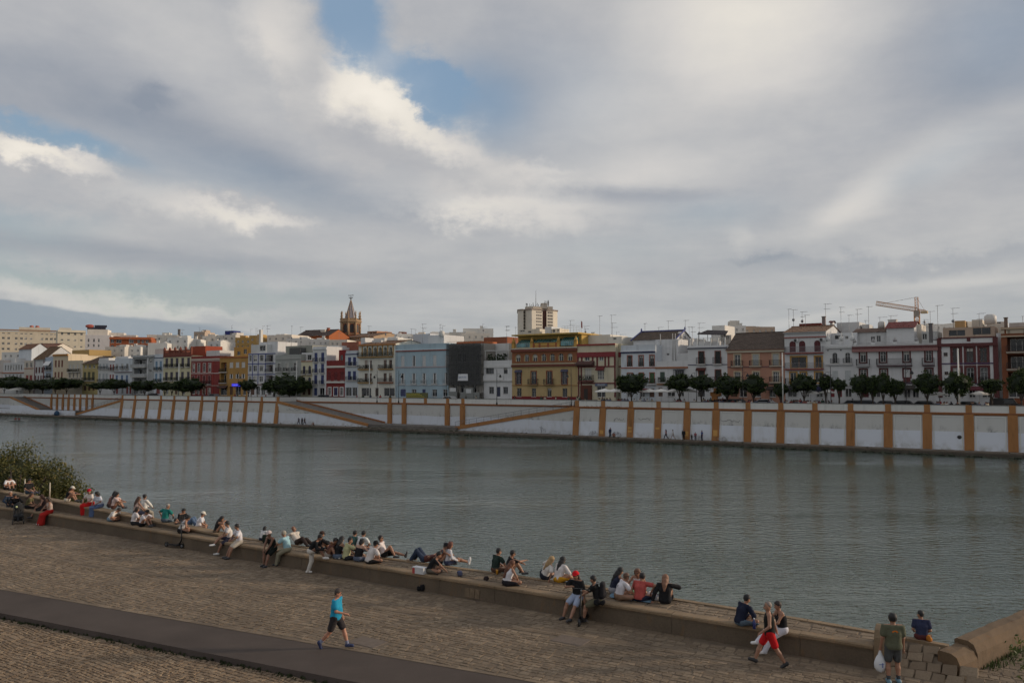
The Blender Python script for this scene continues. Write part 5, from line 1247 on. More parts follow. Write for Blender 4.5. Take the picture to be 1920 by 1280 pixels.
H = House('white house with a dark canopy over its roof terrace', 1290, 1364, 648, WH); H.row(659, 682, [1315.5, 1346.4], 9.5, 'shutter', col=(.025, .03, .028), sur=(.24, .10, .08), sw=.14, bal=dict(out=.55, h=1.15, ex=.35)).row(693.5, 715, [1315.5, 1346.4], 10, 'shutter', col=(.03, .035, .03), sur=(.24, .10, .08), sw=.14).row(727, 744, [1314, 1342], [14, 10], ['dark', 'door'], col=(.35, .15, .05)).band(650, NAVY, .3, .3).band(648.6, WH, .3, .35).band(682.8, (.07, .07, .12), .14, .08).band(720, (.4, .4, .4), .15, .1).awning(1306, 1324, 689, 692.5, (.10, .035, .03), .5).longbal(1331, 1341, 716, out=.5, h=.9)
mb = MB(); zt = H.H + .35
for i in range(6): x = .4 + (H.W - .8) * i / 5; mb.box(x - .1, x + .1, .05, .25, H.H - .1, H.H + 1.5)
n = 36
for i in range(n): x = .4 + (H.W - .8) * i / n; mb.box(x, x + .025, .15, .175, H.H + .1, H.H + 1.4)
mb.box(.3, H.W - .3, .12, .2, H.H + 1.4, H.H + 1.46); mb.build('terrace_railing', plain((.62, .62, .6), .7), H.root)
cn = MB(); o2 = OFF + 3; a, b_ = fs(1308, o2) - H.s0, fs(1362, o2) - H.s0; z0_, z1_ = fz(1335, 626, o2) - STREET, fz(1335, 619, o2 + 5) - STREET
cn.add([(a, 3, z0_), (b_, 3, z0_ - .3), (b_ - 1.5, 8.5, z1_ - .3), (a, 8.5, z1_), (a, 3, z0_ + .12), (b_, 3, z0_ - .18), (b_ - 1.5, 8.5, z1_ - .18), (a, 8.5, z1_ + .12)], [(3, 2, 1, 0), (4, 5, 6, 7), (0, 1, 5, 4), (1, 2, 6, 5), (3, 0, 4, 7)])
for x, y in ((a + .2, 3.2), (b_ - .3, 3.2), (a + .2, 8), (b_ - 2, 8), ((a + b_) / 2, 3.2)): cn.tube([(x, y, H.H - .5), (x, y, z0_ + (z1_ - z0_) * (y - 3) / 5.5)], .06, 5)
cn.build('terrace_canopy', cloth((.030, .027, .032)), H.root)
H.hut(1300, 1350, 640, WH, 6, 5).hut(1352, 1372, 628, (.66, .62, .56), 8, 6, win=[(1361, 1364, 631, 637), (1365, 1368, 631, 637)]).hut(1336, 1360, 610, (.68, .66, .62), 14, 6, zbase=10).ant(1312, 605, 8).ant(1299, 613, 9).done(par=.2)
SAL = (0.44, 0.235, 0.165)
H = House('salmon pink house under a broad dark tiled roof', 1364, 1472, 655, SAL); HB = dict(out=.5, h=.95, slab=(.5, .42, .33), ex=.55)
H.row(664, 685.5, [1383, 1417.5, 1455], 11, ['glass', 'shutter', 'shutter'], col=(.40, .41, .40), sur=(.55, .46, .32), sw=.2, bal=HB).row(697, 716, [1383, 1417.5, 1455], 11, mull=2, trans=2, sur=(.55, .46, .32), sw=.2, bal=HB).row(727, 744, [1376, 1393, 1418, 1448], [12, 14, 16, 12], ['door', 'dark', 'dark', 'dark']).band(686.7, (.22, .12, .12), .16, .08).band(719, (.18, .10, .10), .2, .1).band(656, (.62, .56, .44), .4, .35)
H.awning(1368, 1386, 724, 729, (.04, .05, .04), 1.0); H.awning(1438, 1460, 724, 729, (.05, .04, .035), 1.0)
pt = MB(); pt.box(H.X(1364.5), H.X(1471), -.04, .0, 0, H.Z(722)); 
H.done('tile', yr=624, tilecol=(.085, .06, .047), eave=.6)
H = House('tall white house with ochre window frames and full-width balconies', 1472, 1550, 622, WH)
H.row(638.5, 660, [1487, 1505, 1533.5], 12, 'shutter', col=(.10, .022, .025), arch=True).row(669, 689, [1498, 1535], [28, 12], ['dark', 'dark'], sur=OCH, sw=.25, fc=(.3, .15, .06)).row(698, 717, [1487.5, 1506.5, 1535], [11, 10, 13], 'dark', sur=(.5, .28, .08), sw=.22).row(728, 744, [1485, 1512, 1536], [16, 8, 12], ['dark', 'dark', 'dark'])
H.band(631, (.32, .12, .10), .2, .15).longbal(1473, 1545, 660.8, out=.6, h=1.0, slab=(.30, .10, .09), iron=plain((.22, .22, .23), .5)).longbal(1473, 1545, 691, out=.6, h=1.0, slab=(.30, .10, .09), iron=plain((.22, .22, .23), .5)).longbal(1473, 1484, 720, out=.6, h=1.0).band(721, (.1, .1, .13), .2, .15)
ac = MB()
for x in (1494.5, 1543): ac.box(H.X(x) - .4, H.X(x) + .4, -.4, -.02, H.Z(640), H.Z(634.5)); ac.tube([(H.X(x) - .1, -.42, H.Z(637.3)), (H.X(x) - .1, -.4, H.Z(637.3))], .26, 10, 1)
ac.build('air_conditioner', [plain((.6, .6, .6), .6), plain((.06, .06, .06))], H.root)
H.awning(1526, 1548, 724, 730, (.02, .022, .05), 1.2); H.awning(1474, 1496, 725, 730, (.05, .05, .055), 1.0)
H.hut(1500, 1541, 606, (.17, .045, .035), 9, 4, zbase=H.H + .3).chimney(1546, 594, .55, 6, (.22, .18, .17)).ant(1481, 579, 8).ant(1489.5, 580, 8).ant(1506, 584, 9).ant(1512, 590, 9).ant(1550, 569, 8)
H.done('tile', yr=612, tilecol=(.20, .115, .07))
H = House('white house with rounded finials on its parapet and two arched doors', 1550, 1599, 646, WH); H.row(661, 681, [1566, 1590], 9.5, ['dark', 'glass'], arch=True, fc=(.4, .4, .4), bal=dict(out=.3, h=.8, ex=.3)).row(695, 721, [1566, 1590], 11, 'shutter', col=(.46, .48, .48)).row(728, 744, [1560, 1574, 1590], [8, 8, 12], ['door', 'door', 'dark'], col=(.20, .03, .035)).band(649, WH2, .35, .3).band(682.5, (.45, .45, .45), .2, .3).band(722, (.4, .4, .4), .2, .2)
fn = MB()
for x in (1553, 1578, 1598): fn.box(H.X(x) - .35, H.X(x) + .35, .02, .6, H.H - .1, H.H + .6); fn.lathe([(.2, 0), (.36, .35), (.30, .75), (.08, 1.0), (.16, 1.2), (.02, 1.45)], (H.X(x), .3, H.H + .6), 10)
fn.build('parapet_urn', plaster((.68, .68, .67)), H.root)
vt = MB(); vt.box(H.X(1552.2), H.X(1554.4), -.02, .05, H.Z(657.5), H.Z(655)); vt.box(H.X(1576), H.X(1579), -.02, .05, H.Z(657.5), H.Z(655)); vt.build('vent', plain((.04, .04, .05)), H.root)
H.hut(1556, 1608, 624, (.64, .65, .66), 4, 6, win=[(1566, 1582, 628, 636), (1586, 1592, 630, 636)]).hut(1558, 1563, 605, WH, 9, 1.5, tile=(.4, (.12, .03, .03))).hut(1571, 1613, 604, WH2, 11, 6, zbase=8).ant(1579, 575, 9).ant(1594, 590, 9).ant(1610, 579, 8).ant(1631, 574, 8).done(par=.3)
H = House('wide white house with wine red frames and a shared iron balcony', 1599, 1760, 654, WH, depth=13); RW = (.12, .045, .045)
H.row(658, 678, [1619, 1656.5, 1700.5, 1742], 11, 'glass', fc=(.6, .6, .58), sur=RW, sw=.22).row(692, 707, [1619, 1657, 1700.5, 1742], 12, ['glass', 'glass', 'shutter', 'dark'], col=(.55, .55, .54), sur=RW, sw=.22).row(727, 745, [1621, 1642, 1672, 1700, 1716, 1735], [14, 16, 12, 12, 12, 8], ['door', 'dark', 'dark', 'dark', 'dark', 'glass'], col=(.12, .02, .02))
H.band(648, (.14, .06, .06), .4, .3).band(653, (.30, .16, .15), .5, .45).band(717, (.10, .06, .10), .2, .15).longbal(1645, 1711, 684.5, out=.7, h=1.05, slab=(.12, .08, .09)).longbal(1730, 1753, 684.5, out=.7, h=1.05, slab=(.12, .08, .09)).longbal(1607, 1632, 684.5, out=.7, h=1.05, slab=(.4, .4, .4))
H.awning(1683, 1716, 722, 728, (.05, .045, .04), 1.3); H.awning(1604, 1632, 724, 729, (.10, .03, .03), 1.0)
bb_ = MB(); a, b_ = H.X(1694), H.X(1707); bb_.box(a, b_, -.35, -.02, H.Z(716), H.Z(709)); bb_.build('bay_base', plaster(RW), H.root)
fn = MB()
for x in (1603, 1638, 1679, 1720, 1755): fn.box(H.X(x) - .3, H.X(x) + .3, .02, .5, H.H - .05, H.Z(640)); fn.lathe([(.30, 0), (.34, .2), (.1, .55), (.03, .8)], (H.X(x), .25, H.Z(640)), 8, 1)
fn.box(.1, H.W - .1, .05, .3, H.H - .05, H.Z(645.5)); fn.box(.1, H.W - .1, -.05, .35, H.Z(645.5), H.Z(644.6))
for i in range(70): x = .2 + (H.W - .4) * i / 70; fn.box(x, x + .03, .12, .16, H.Z(644.6), H.Z(640.5), 1)
fn.build('terrace_parapet', [WHITE, plain((.3, .29, .29), .6)], H.root)
H.hut(1664, 1716, 615, WH, 4, 7, tile=(1.3, (.17, .042, .038)), name='roof_house').hut(1716, 1730, 608, (.68, .63, .56), 7, 5).hut(1602, 1664, 623, WH2, 5, 7, win=[(1634, 1642, 629, 637), (1645, 1653, 628, 640)], tile=(.9, (.12, .07, .05))).hut(1730, 1760, 621, (.55, .55, .53), 5, 6, win=[(1731, 1740, 627, 638)]).chimney(1675, 600, 1.3, 8).hut(1618, 1632, 608, (.6, .6, .58), 12, 3, zbase=9).chimney(1747, 607, .55, 2, (.15, .14, .14)).tank(1655, 602, .6, 9).ant(1761, 572, 8).ant(1747, 583, 8).ant(1735, 603, 9).ant(1652, 594, 9).ant(1673, 591, 11).done(par=.25)
H = House('white house boldly edged in maroon with three tall windows a floor', 1761, 1870, 633, WH, depth=13); MR = (.12, .046, .046)
H.row(652, 679.5, [1794, 1819.5, 1845], 13.5, ['dark', 'glass', 'glass'], fc=(.09, .05, .04), sur=MR, sw=.35).row(689, 715, [1794, 1819.5, 1845], 14, 'glass', fc=(.35, .36, .36), sur=MR, sw=.35).row(660, 667, [1774], 7.5, 'dark', fc=FR_B).row(696, 702.5, [1774.5], 7.5, 'dark', fc=FR_B).row(728, 745, [1775, 1798, 1822, 1850], [12, 14, 12, 20], ['glass', 'dark', 'dark', 'dark']).band(680, (.08, .06, .12), .18, .1).band(718, (.08, .06, .12), .18, .1).band(643, MR, .5, .25).band(631.5, MR, .2, .12).vband(1762.5, .6, 633, 745, MR, .12).vband(1868, .7, 633, 745, MR, .12).vband(1818, .5, 632, 640, MR, .05)
H.longbal(1812, 1827, 719, out=.4, h=1.0).longbal(1836, 1855, 719, out=.4, h=1.0, plants=True); H.awning(1816, 1850, 724, 729, (.13, .04, .05), 1.2)
H.hut(1770, 1868, 613, (.40, .30, .23), 3, 7, win=[(1781, 1812, 618, 629), (1826, 1860, 615, 628)], fc=(.25, .2, .16)).hut(1793, 1812, 601, (.42, .27, .13), 9, 4, zbase=9).hut(1825, 1845, 599, (.60, .54, .46), 12, 4, zbase=9).hut(1853, 1890, 603, (.62, .58, .52), 12, 5, zbase=9, win=[(1868, 1880, 604, 609)]).ant(1790, 577, 8).tank(1860, 589, .9, 10, 1.6).ant(1839, 587, 12).chimney(1889, 596, .5, 9, (.2, .15, .12)).done(par=.3)
H = House('white recessed strip beside the maroon edged house', 1870, 1879, 625, WH, off=OFF + 1.2); H.row(657, 678, [1874.5], 3.5, 'dark').row(698, 706, [1874.5], 3, 'dark').done()
H = House('dark brick block with deep shaded balconies at the right edge', 1879, 1975, 613, (0.22, 0.085, 0.045), depth=14)
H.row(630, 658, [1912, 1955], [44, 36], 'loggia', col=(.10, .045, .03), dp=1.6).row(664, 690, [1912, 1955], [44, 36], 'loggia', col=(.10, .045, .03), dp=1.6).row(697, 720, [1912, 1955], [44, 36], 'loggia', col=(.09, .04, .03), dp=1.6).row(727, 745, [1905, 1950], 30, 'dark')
for y in (659, 691.5, 722): H.longbal(1888, 1934, y, out=.7, h=.95, slab=(.40, .36, .30))
H.band(613, (.46, .36, .26), .25, .3).band(628, (.42, .33, .24), .22, .2); om = MB()
for x in (1882, 1892.5, 1903, 1925, 1935): om.box(H.X(x) - (.8 if x == 1903 else .25), H.X(x) + (1.6 if x == 1903 else .25), -.08, .03, H.Z(624), H.Z(617))
om.build('parapet_panel', plaster((.50, .42, .33)), H.root); H.hut(1895, 1960, 604, (.5, .45, .4), 5, 6).ant(1921, 592, 8).done(par=.3)

# ================================================================= TOWN BEHIND THE FRONT ROW
def far_block(label, x0, x1, ytop, col, off, depth=12, rot=0.0, rows=(), w_=4, cols=(), roofcol=None, name='apartment_block', tile=None, kind='glass'):
    h = House(label, x0, x1, ytop, col, off, depth, name, 'building', 'buildings behind the front row', .3, rot)
    for ya, yb in rows: h.row(ya, yb, list(cols), w_, kind)
    return h
B = far_block('long cream apartment block with rows of windows at far left', -60, 106, 621, (0.58, 0.51, 0.40), 120, 16, R(62), [(624, 626), (632, 636), (642, 646), (652, 656)], 5, [-45, -30, -14, 2, 12, 26, 36, 44, 54, 75, 84, 93, 101])
B.band(617.5, (.30, .19, .12), .9, .8); B.hut(30, 90, 612, (.55, .5, .42), 4, 8); B.hut(108, 132, 611, (.62, .58, .5), 4, 6); B.tank(54, 608, 1.3, 6, 2.2, (.35, .12, .09)).tank(65, 608, 1.3, 6, 2.2, (.35, .12, .09)).done(par=.3)
B = far_block('rounded cream corner block joined to the long apartments', 106, 158, 619, (0.60, 0.54, 0.43), 112, 16, R(66), [(622, 628), (636, 639), (648, 651)], 4.5, [114, 126, 138, 150]); B.band(622, (.6, .55, .45), .4, 1.0).done(par=.3)
B = far_block('white stepped block with a red and dark roof sign', 158, 206, 628, (0.66, 0.62, 0.60), 100, 16, R(50), [(635, 641), (645, 650)], 3.5, [164, 174, 183]); B.hut(160, 198, 617, (.7, .64, .56), 2, 10); B.hut(198, 226, 622, (.68, .62, .56), 6, 8)
sb = MB(); a = B.X(155); z = B.Z(611)
sb.ell((a + 2.2, 3, z), (2.2, .6, 1.0), 12, 6, 0); sb.box(a + 4.6, a + 10.5, 2.6, 3.4, z - .6, z + .6, 1); sb.box(a + 1, a + 10, 2.9, 3.1, z - 2.5, z - .6, 1); sb.build('roof_sign', [plain((.42, .10, .07), .6), plain((.03, .03, .05), .6)], B.root); B.done(par=.3)
B = far_block('orange-red brick apartment block with white balconies', 204, 282, 632, (0.36, 0.11, 0.05), 80, 14, R(46), [(637, 643), (647, 653)], [6, 10, 9, 5, 5, 6], [209, 221, 244, 258, 266, 274]); B.band(633, (.45, .14, .06), .8, .8).hut(218, 248, 627, (.6, .56, .5), 5, 5).hut(266, 292, 625, (.66, .6, .52), 8, 6).done(par=.3)
rr = random.Random(21)
spec = [(276, 312, 643, 40, 'broad white house with a blank wall behind the red merlons'), (312, 350, 633, 48, 'tall white block catching the low sun left of the red house'), (292, 330, 628, 70, 'white roof block with a thin dark chimney'), (350, 372, 636, 58, 'small white block with water tanks'), (362, 382, 622, 80, 'white water tower like block with a brown cap'),
        (378, 405, 630, 66, 'stacked white roof rooms above the red roof'), (404, 440, 628, 62, 'wide white block topped by a dark blue cabin'), (388, 412, 640, 45, 'cream low block with bands of windows'), (440, 470, 633, 60, 'low white block behind the ochre house'), (466, 490, 629, 44, 'ochre and grey stair tower block'),
        (500, 545, 628, 46, 'long white roof block with a flat edge'), (536, 580, 634, 40, 'blue white sloping roofed block'), (574, 616, 636, 42, 'grey beige block under the brick gable'), (616, 650, 637, 45, 'white block in front of the church'), (744, 772, 626, 46, 'white roof pavilion with a dark eave beside the blue house'),
        (772, 806, 627, 60, 'pale block with slanted skylight'), (806, 842, 624, 48, 'white block with dark door openings on the skyline'), (842, 872, 623, 40, 'white roof block with an open terrace frame'), (868, 925, 616, 62, 'large cream blank wall block catching sun'), (866, 918, 625, 36, 'cream parapet block right behind the netted house'),
        (1085, 1120, 628, 40, 'domed pale block behind the corner house'), (1160, 1190, 633, 44, 'small cream block with leafy roof between corner house and white house'), (1364, 1400, 611, 40, 'white tower house with sun deck above the salmon roof'), (1398, 1455, 613, 44, 'brown and cream block with a flat roof over the salmon house'), (1600, 1640, 612, 40, 'white stair block behind the wide white house'),
        (1756, 1790, 608, 45, 'pale block with a flat roof behind the maroon edged house'), (1800, 1880, 606, 50, 'cream long block with clutter on its roof'), (230, 262, 650, 34, 'white roof block with barrel tank behind the grey block'), (196, 232, 650, 30, 'white block with a tiled eave left of the grey block'), (2, 60, 660, 34, 'white low block under the cream apartments'),
        (60, 100, 652, 40, 'white gabled block with a red roof ridge'), (640, 690, 648, 30, 'low brown flat block before the church nave'), (700, 745, 634, 34, 'white terrace block above the arcade house')]
for i, (x0, x1, yt, of, lb) in enumerate(spec):
    c = rr.choice(((.66, .65, .62), (.70, .68, .64), (.62, .58, .52), (.68, .62, .54)))
    if 'brown' in lb: c = (.46, .36, .28)
    if 'ochre' in lb: c = (.44, .28, .10)
    n = max(2, int((x1 - x0) / 10)); cols = [x0 + (x1 - x0) * (k + .5) / n + rr.uniform(-1.5, 1.5) for k in range(n)]
    b_ = far_block(lb, x0, x1, yt, c, of, 10, R(rr.uniform(8, 48)), [] if 'blank' in lb else [(yt + 5, yt + 9), (yt + 15, yt + 20)], 3.2, cols)
    if rr.random() < .7: q = rr.uniform(.1, .5) * (x1 - x0); b_.hut(x0 + q, x0 + q + (x1 - x0) * .35, yt - rr.uniform(3, 6), c, 3, 4)
    if rr.random() < .5: b_.tank(x0 + (x1 - x0) * rr.uniform(.2, .8), yt - 3, .7, 3)
    for k in range(rr.choice((0, 1, 1, 2))): b_.ant(x0 + (x1 - x0) * rr.uniform(.1, .9), yt - rr.uniform(8, 20), 4, i * 10 + k)
    if rr.random() < .4: b_.chimney(x0 + (x1 - x0) * rr.uniform(.1, .9), yt - rr.uniform(3, 7), .8, 3)
    if lb.startswith('wide white block topped'): b_.hut(410, 426, 619, (.03, .04, .16), 3, 4)
    if lb.startswith('white roof block with a thin'): b_.chimney(328, 616, .9, 4, (.2, .18, .17))
    if lb.startswith('white tower house'): b_.hut(1374, 1392, 599, (.62, .58, .52), 3, 4)
    if 'beside the blue' in lb: b_.hut(750, 764, 621, (.3, .12, .09), 3, 4)
    b_.done('tile' if 'gabled' in lb or 'brown roofed' in lb else 'flat', par=.4, tilecol=(.19, .09, .06))
# brick house with a hipped roof left of the church
B = far_block('brick house with a dark hipped roof left of the church tower', 554, 616, 630, (.36, .12, .05), 60, 12, R(10)); B.hut(590, 598, 617, (.6, .55, .48), 3, 3).chimney(600, 614, .8, 4, (.3, .1, .06))
B.done('tile', yr=619, tilecol=(.07, .045, .04))
# church body + tower
CH_OFF = 75
B = far_block('brown church nave with a dentilled eave below the tower', 622, 700, 632, (.42, .30, .20), CH_OFF, 18, 0, [(634, 638)], 2.4, [626 + 5 * k for k in range(15)], kind='dark'); B.done('tile', yr=627, tilecol=(.14, .085, .06))
B = far_block('small brick roof block with stripes right of the church tower', 688, 706, 621, (.40, .22, .14), 85, 8, 0, [(623, 625), (628, 630)], 14, [697]); B.done()
def church_tower():
    o = CH_OFF + 6; s0 = fs(656.5, o); t = thing('church_tower', 'brick church bell tower with slate spire, pinnacles and iron cross', 'tower', far(s0, o, STREET), FROT + R(8))
    zz_ = lambda y: fz(656.5, y, o) - STREET
    hw = (fs(669.5, o) - fs(643.5, o)) / 2 * .92; zb, zc, zd = zz_(604.5), zz_(597), zz_(562.5)
    BRk = plaster((.29, .10, .055)); ST = plaster((.36, .245, .15))
    def octa(r_, n=8): return [(r_ * math.cos(math.pi / 8 + 2 * math.pi * k / n), r_ * math.sin(math.pi / 8 + 2 * math.pi * k / n)) for k in range(n)]
    m_ = MB(); m_.vprism(octa(hw * 1.04), 0, zb); m_.build('shaft', BRk, t)
    m2 = MB(); z0 = zz_(628); 
    for k in range(8):
        a = math.pi / 8 + 2 * math.pi * k / 8; m2.tube([(hw * 1.06 * math.cos(a), hw * 1.06 * math.sin(a), z0), (hw * 1.06 * math.cos(a), hw * 1.06 * math.sin(a), zb)], .42, 6)
    m2.build('corner_pier', ST, t)
    for k in range(8):
        a = 2 * math.pi * k / 8 - math.pi / 2; c_, s_ = math.cos(a), math.sin(a); r_ = hw * 1.04 * math.cos(math.pi / 8) + .02; w_ = .72
        zt, z1 = zz_(608.5), zz_(624); g = MB(); n = 6
        prof = [(-w_, z1), (w_, z1)] + [(w_ * math.cos(math.pi * q / n), zt - w_ + w_ * math.sin(math.pi * q / n)) for q in range(n + 1)]
        g.add([(c_ * r_ - s_ * x, s_ * r_ + c_ * x, z) for x, z in prof], [tuple(range(len(prof)))]); g.build('belfry_opening', plain((.025, .02, .02)), t)
    m3 = MB(); m3.vprism(octa(hw * 1.28), zb, zb + .5); m3.vprism(octa(hw * 1.18), zb + .5, zb + .9); m3.vprism(octa(hw * 1.12), zb - .6, zb - .002); m3.vprism(octa(hw * 1.12), zz_(627), zz_(626)); m3.build('cornice', ST, t)
    m4 = MB(); m4.vprism(octa(hw * .86), zb + .9, zc); 
    for k in range(8):
        a = math.pi / 8 + 2 * math.pi * k / 8; x, y = hw * 1.1 * math.cos(a), hw * 1.1 * math.sin(a); m4.box(x - .35, x + .35, y - .35, y + .35, zb + .9, zc - .2)
        m4.lathe([(.45, 0), (.16, .5), (.32, 1.0), (.12, 1.5), (.24, 2.0), (.03, 3.0)], (x, y, zc - .2), 8)
        a2 = math.pi / 8 + 2 * math.pi * (k + 1) / 8; x2, y2 = hw * 1.1 * math.cos(a2), hw * 1.1 * math.sin(a2)
        for q in range(5): u = (q + .5) / 5; m4.tube([(x + (x2 - x) * u, y + (y2 - y) * u, zb + .9), (x + (x2 - x) * u, y + (y2 - y) * u, zc - .9)], .12, 5)
        m4.tube([(x, y, zc - .9), (x2, y2, zc - .9)], .2, 5)
    m4.build('balustrade', ST, t)
    sp = MB(); oc = octa(hw * .66); vs = [(x, y, zc - .3) for x, y in oc] + [(x * .06, y * .06, zd) for x, y in oc]
    sp.add(vs, [(k, (k + 1) % 8, 8 + (k + 1) % 8, 8 + k) for k in range(8)] + [tuple(range(8, 16))]); 
    mt, nt, b = _mat('spire_tile'); p = tpos(nt, (1, 1, 1)); wv = nd(nt, 'ShaderNodeTexChecker'); wv.inputs['Scale'].default_value = 2.2; nt.links.new(p, wv.inputs[0]); wv.inputs[1].default_value = (.17, .165, .20, 1); wv.inputs[2].default_value = (.26, .24, .26, 1); nt.links.new(wv.outputs[0], b.inputs['Base Color']); b.inputs['Roughness'].default_value = .6
    so_ = sp.build('spire', mt, t)
    rb = MB()
    for k in range(8): rb.tube([vs[k], vs[8 + k]], .10, 4)
    rb.build('spire_rib', ST, so_)
    cr = MB(); zt = zz_(553); cr.tube([(0, 0, zd - .2), (0, 0, zt)], .10, 5); cr.ell((0, 0, zd + .5), (.32, .32, .32)); cr.tube([(-.7, 0, zt - 1.0), (.7, 0, zt - 1.0)], .09, 5); cr.tube([(-.9, 0, zd + 1.7), (.9, 0, zd + 1.7)], .06, 5)
    for sgn in (-1, 1): cr.ell((sgn * .75, 0, zt - 1.0), (.2, .1, .2), 6, 4); cr.ell((sgn * .9, 0, zd + 1.7), (.22, .1, .22), 6, 4)
    cr.build('cross', plain((.12, .11, .11), .5, .4), t)
church_tower()
def highrise():
    f_ = 780.0; K = f_ / FPX; X0 = (1009 - CX) * K
    t = thing('tower_block', 'tall cream high-rise with window grids and roof antennas', 'building', (X0, f_, STREET)); S = lambda px: (px - 1009) * K
    zz_ = lambda y: (HORIZON - y) * K + CAMZ - STREET; zt = zz_(580.5)
    CRt = plaster((.70, .64, .54), .2); m_ = MB()
    poly = [(S(971), 6), (S(981), 0), (S(985), 5), (S(985.3), 1.5), (S(997), -5), (S(1017.5), 3), (S(1018), 9), (S(1025), 10), (S(1025.4), 4), (S(1038.5), 8), (S(1047), 14), (S(1047), 40), (S(971), 40)]
    m_.vprism(poly, 0, zt); m_.build('wall', CRt, t)
    sl = MB(); sl.vprism([(x * 1.03, y - 1.4) for x, y in poly], zt, zt + .8); sl.build('roof_slab', plaster((.36, .29, .25)), t)
    dk = MB(); dk.vprism([(S(1017.8), 4.5), (S(1025.2), 6.0), (S(1025), 10.5), (S(1018), 9.5)], 0, zt - .3); dk.build('service_shaft', plaster((.12, .06, .05)), t)
    def wgrid(pa, pb, f0, f1, n, m):
        a, b_ = Vector((*pa, 0)), Vector((*pb, 0)); d = b_ - a; nn = Vector((d.y, -d.x, 0)).normalized(); top, bot = zz_(583.2), zz_(625)
        for j in range(m):
            z1 = top - (top - bot) * j / m; z0 = z1 - (top - bot) / m * .55
            for i in range(n):
                u0 = f0 + (f1 - f0) * (i + .10) / n; u1 = f0 + (f1 - f0) * (i + .90) / n; P0, P1 = a + d * u0 + nn * .08, a + d * u1 + nn * .08; B0, B1 = P0 - nn * .5, P1 - nn * .5
                w_ = MB(); w_.add([(P0.x, P0.y, z0), (P1.x, P1.y, z0), (P1.x, P1.y, z1), (P0.x, P0.y, z1), (B0.x, B0.y, z1), (B1.x, B1.y, z1), (B0.x, B0.y, z0), (B1.x, B1.y, z0)], [(0, 1, 2, 3), (3, 2, 5, 4), (6, 0, 3, 4), (1, 7, 5, 2)]); w_.build('window', glass((.10, .09, .08), .3), t)
    wgrid((S(997), -5), (S(1017.5), 3), .38, .95, 3, 7); wgrid((S(1025.4), 4), (S(1038.5), 8), .12, .92, 3, 7); wgrid((S(981), 0), (S(985), 5), .1, .9, 1, 7)
    up = MB(); up.vprism([(S(985), 6), (S(1000), 2), (S(1016), 6), (S(1016), 30), (S(985), 30)], zt + .8, zz_(573.5)); up.build('roof_room', plaster((.50, .44, .36)), t)
    u2 = MB(); u2.box(S(1015), S(1027), 8, 26, zz_(577), zz_(566)); u2.box(S(1028), S(1038), 12, 26, zt + .8, zz_(572)); u2.build('roof_plant', plaster((.56, .50, .42)), t)
    r_ = random.Random(4)
    for i in range(26):
        an = MB(); x = r_.uniform(S(986), S(1034)); y = r_.uniform(4, 22); z = zz_(574) if x < S(1015) else zz_(567); h = r_.uniform(1.0, 4.2); an.tube([(x, y, z - 2), (x, y, z + h)], .16, 4)
        q = r_.uniform(.5, 1.2); an.box(x - .28, x + .28, y - .2, y + .2, z + h - q * 1.6, z + h - .2); an.build('antenna', plain((.15, .145, .14), .6, .3), t)
    an = MB(); an.tube([(S(1005.5), 10, zz_(575)), (S(1005.5), 10, zz_(542))], [.35, .12], 5); an.build('antenna', plain((.2, .19, .19), .6, .3), t)
highrise()
def crane():
    o = 160; s0 = fs(1722, o); t = thing('tower_crane', 'yellow tower crane with a tilted jib standing above the rooftops', 'crane', far(s0, o, STREET), FROT)
    zz_ = lambda y: fz(1722, y, o) - STREET; ym = plain((.50, .24, .10), .6, .1)
    def lattice(mb, A, B_, w_, n):
        A, B_ = Vector(A), Vector(B_); d = (B_ - A); up = Vector((0, 0, 1)) if abs(d.normalized().z) < .8 else Vector((1, 0, 0)); a = d.cross(up).normalized() * w_; b_ = a.cross(d).normalized() * w_
        cs = [a + b_, -a + b_, -a - b_, a - b_]
        for c_ in cs: mb.tube([A + c_, B_ + c_], w_ * .14, 4)
        for i in range(n):
            p, q = A + d * (i / n), A + d * ((i + 1) / n)
            for k in range(4): mb.tube([p + cs[k], q + cs[(k + 1) % 4]], w_ * .09, 3); mb.tube([q + cs[k], q + cs[(k + 1) % 4]], w_ * .08, 3)
    m_ = MB(); zj = zz_(582); lattice(m_, (0, 0, 0), (0, 0, zj), .75, 26); m_.build('mast', ym, t)
    m2 = MB(); lattice(m2, (0, 0, zj), (0, 0, zz_(557)), .45, 5); m2.build('apex', ym, t)
    jx = fs(1648, o) - s0; m3 = MB(); lattice(m3, (0, 0, zj + .3), (jx, -2, zz_(565.5)), .62, 18); m3.build('jib', plain((.62, .40, .26), .6), t)
    cx_ = fs(1738, o) - s0; m4 = MB(); lattice(m4, (0, 0, zj), (cx_, 0, zz_(585)), .5, 4); m4.build('counter_jib', ym, t)
    m5 = MB(); m5.box(cx_ - 1.2, cx_ + .7, -.8, .8, zz_(588), zz_(583.5)); m5.build('counterweight', plain((.55, .42, .26), .8), t)
    m6 = MB(); top = (0, 0, zz_(557)); m6.tube([top, (jx * .85, -1.6, zz_(566.5))], .05, 3); m6.tube([top, (cx_, 0, zz_(584))], .05, 3); m6.build('stay_cable', plain((.2, .2, .2)), t)
    m7 = MB(); m7.box(-.6, .9, -1.6, -.7, zj - 2.0, zj - .1); m7.build('cab', plain((.3, .26, .22)), t)
crane()
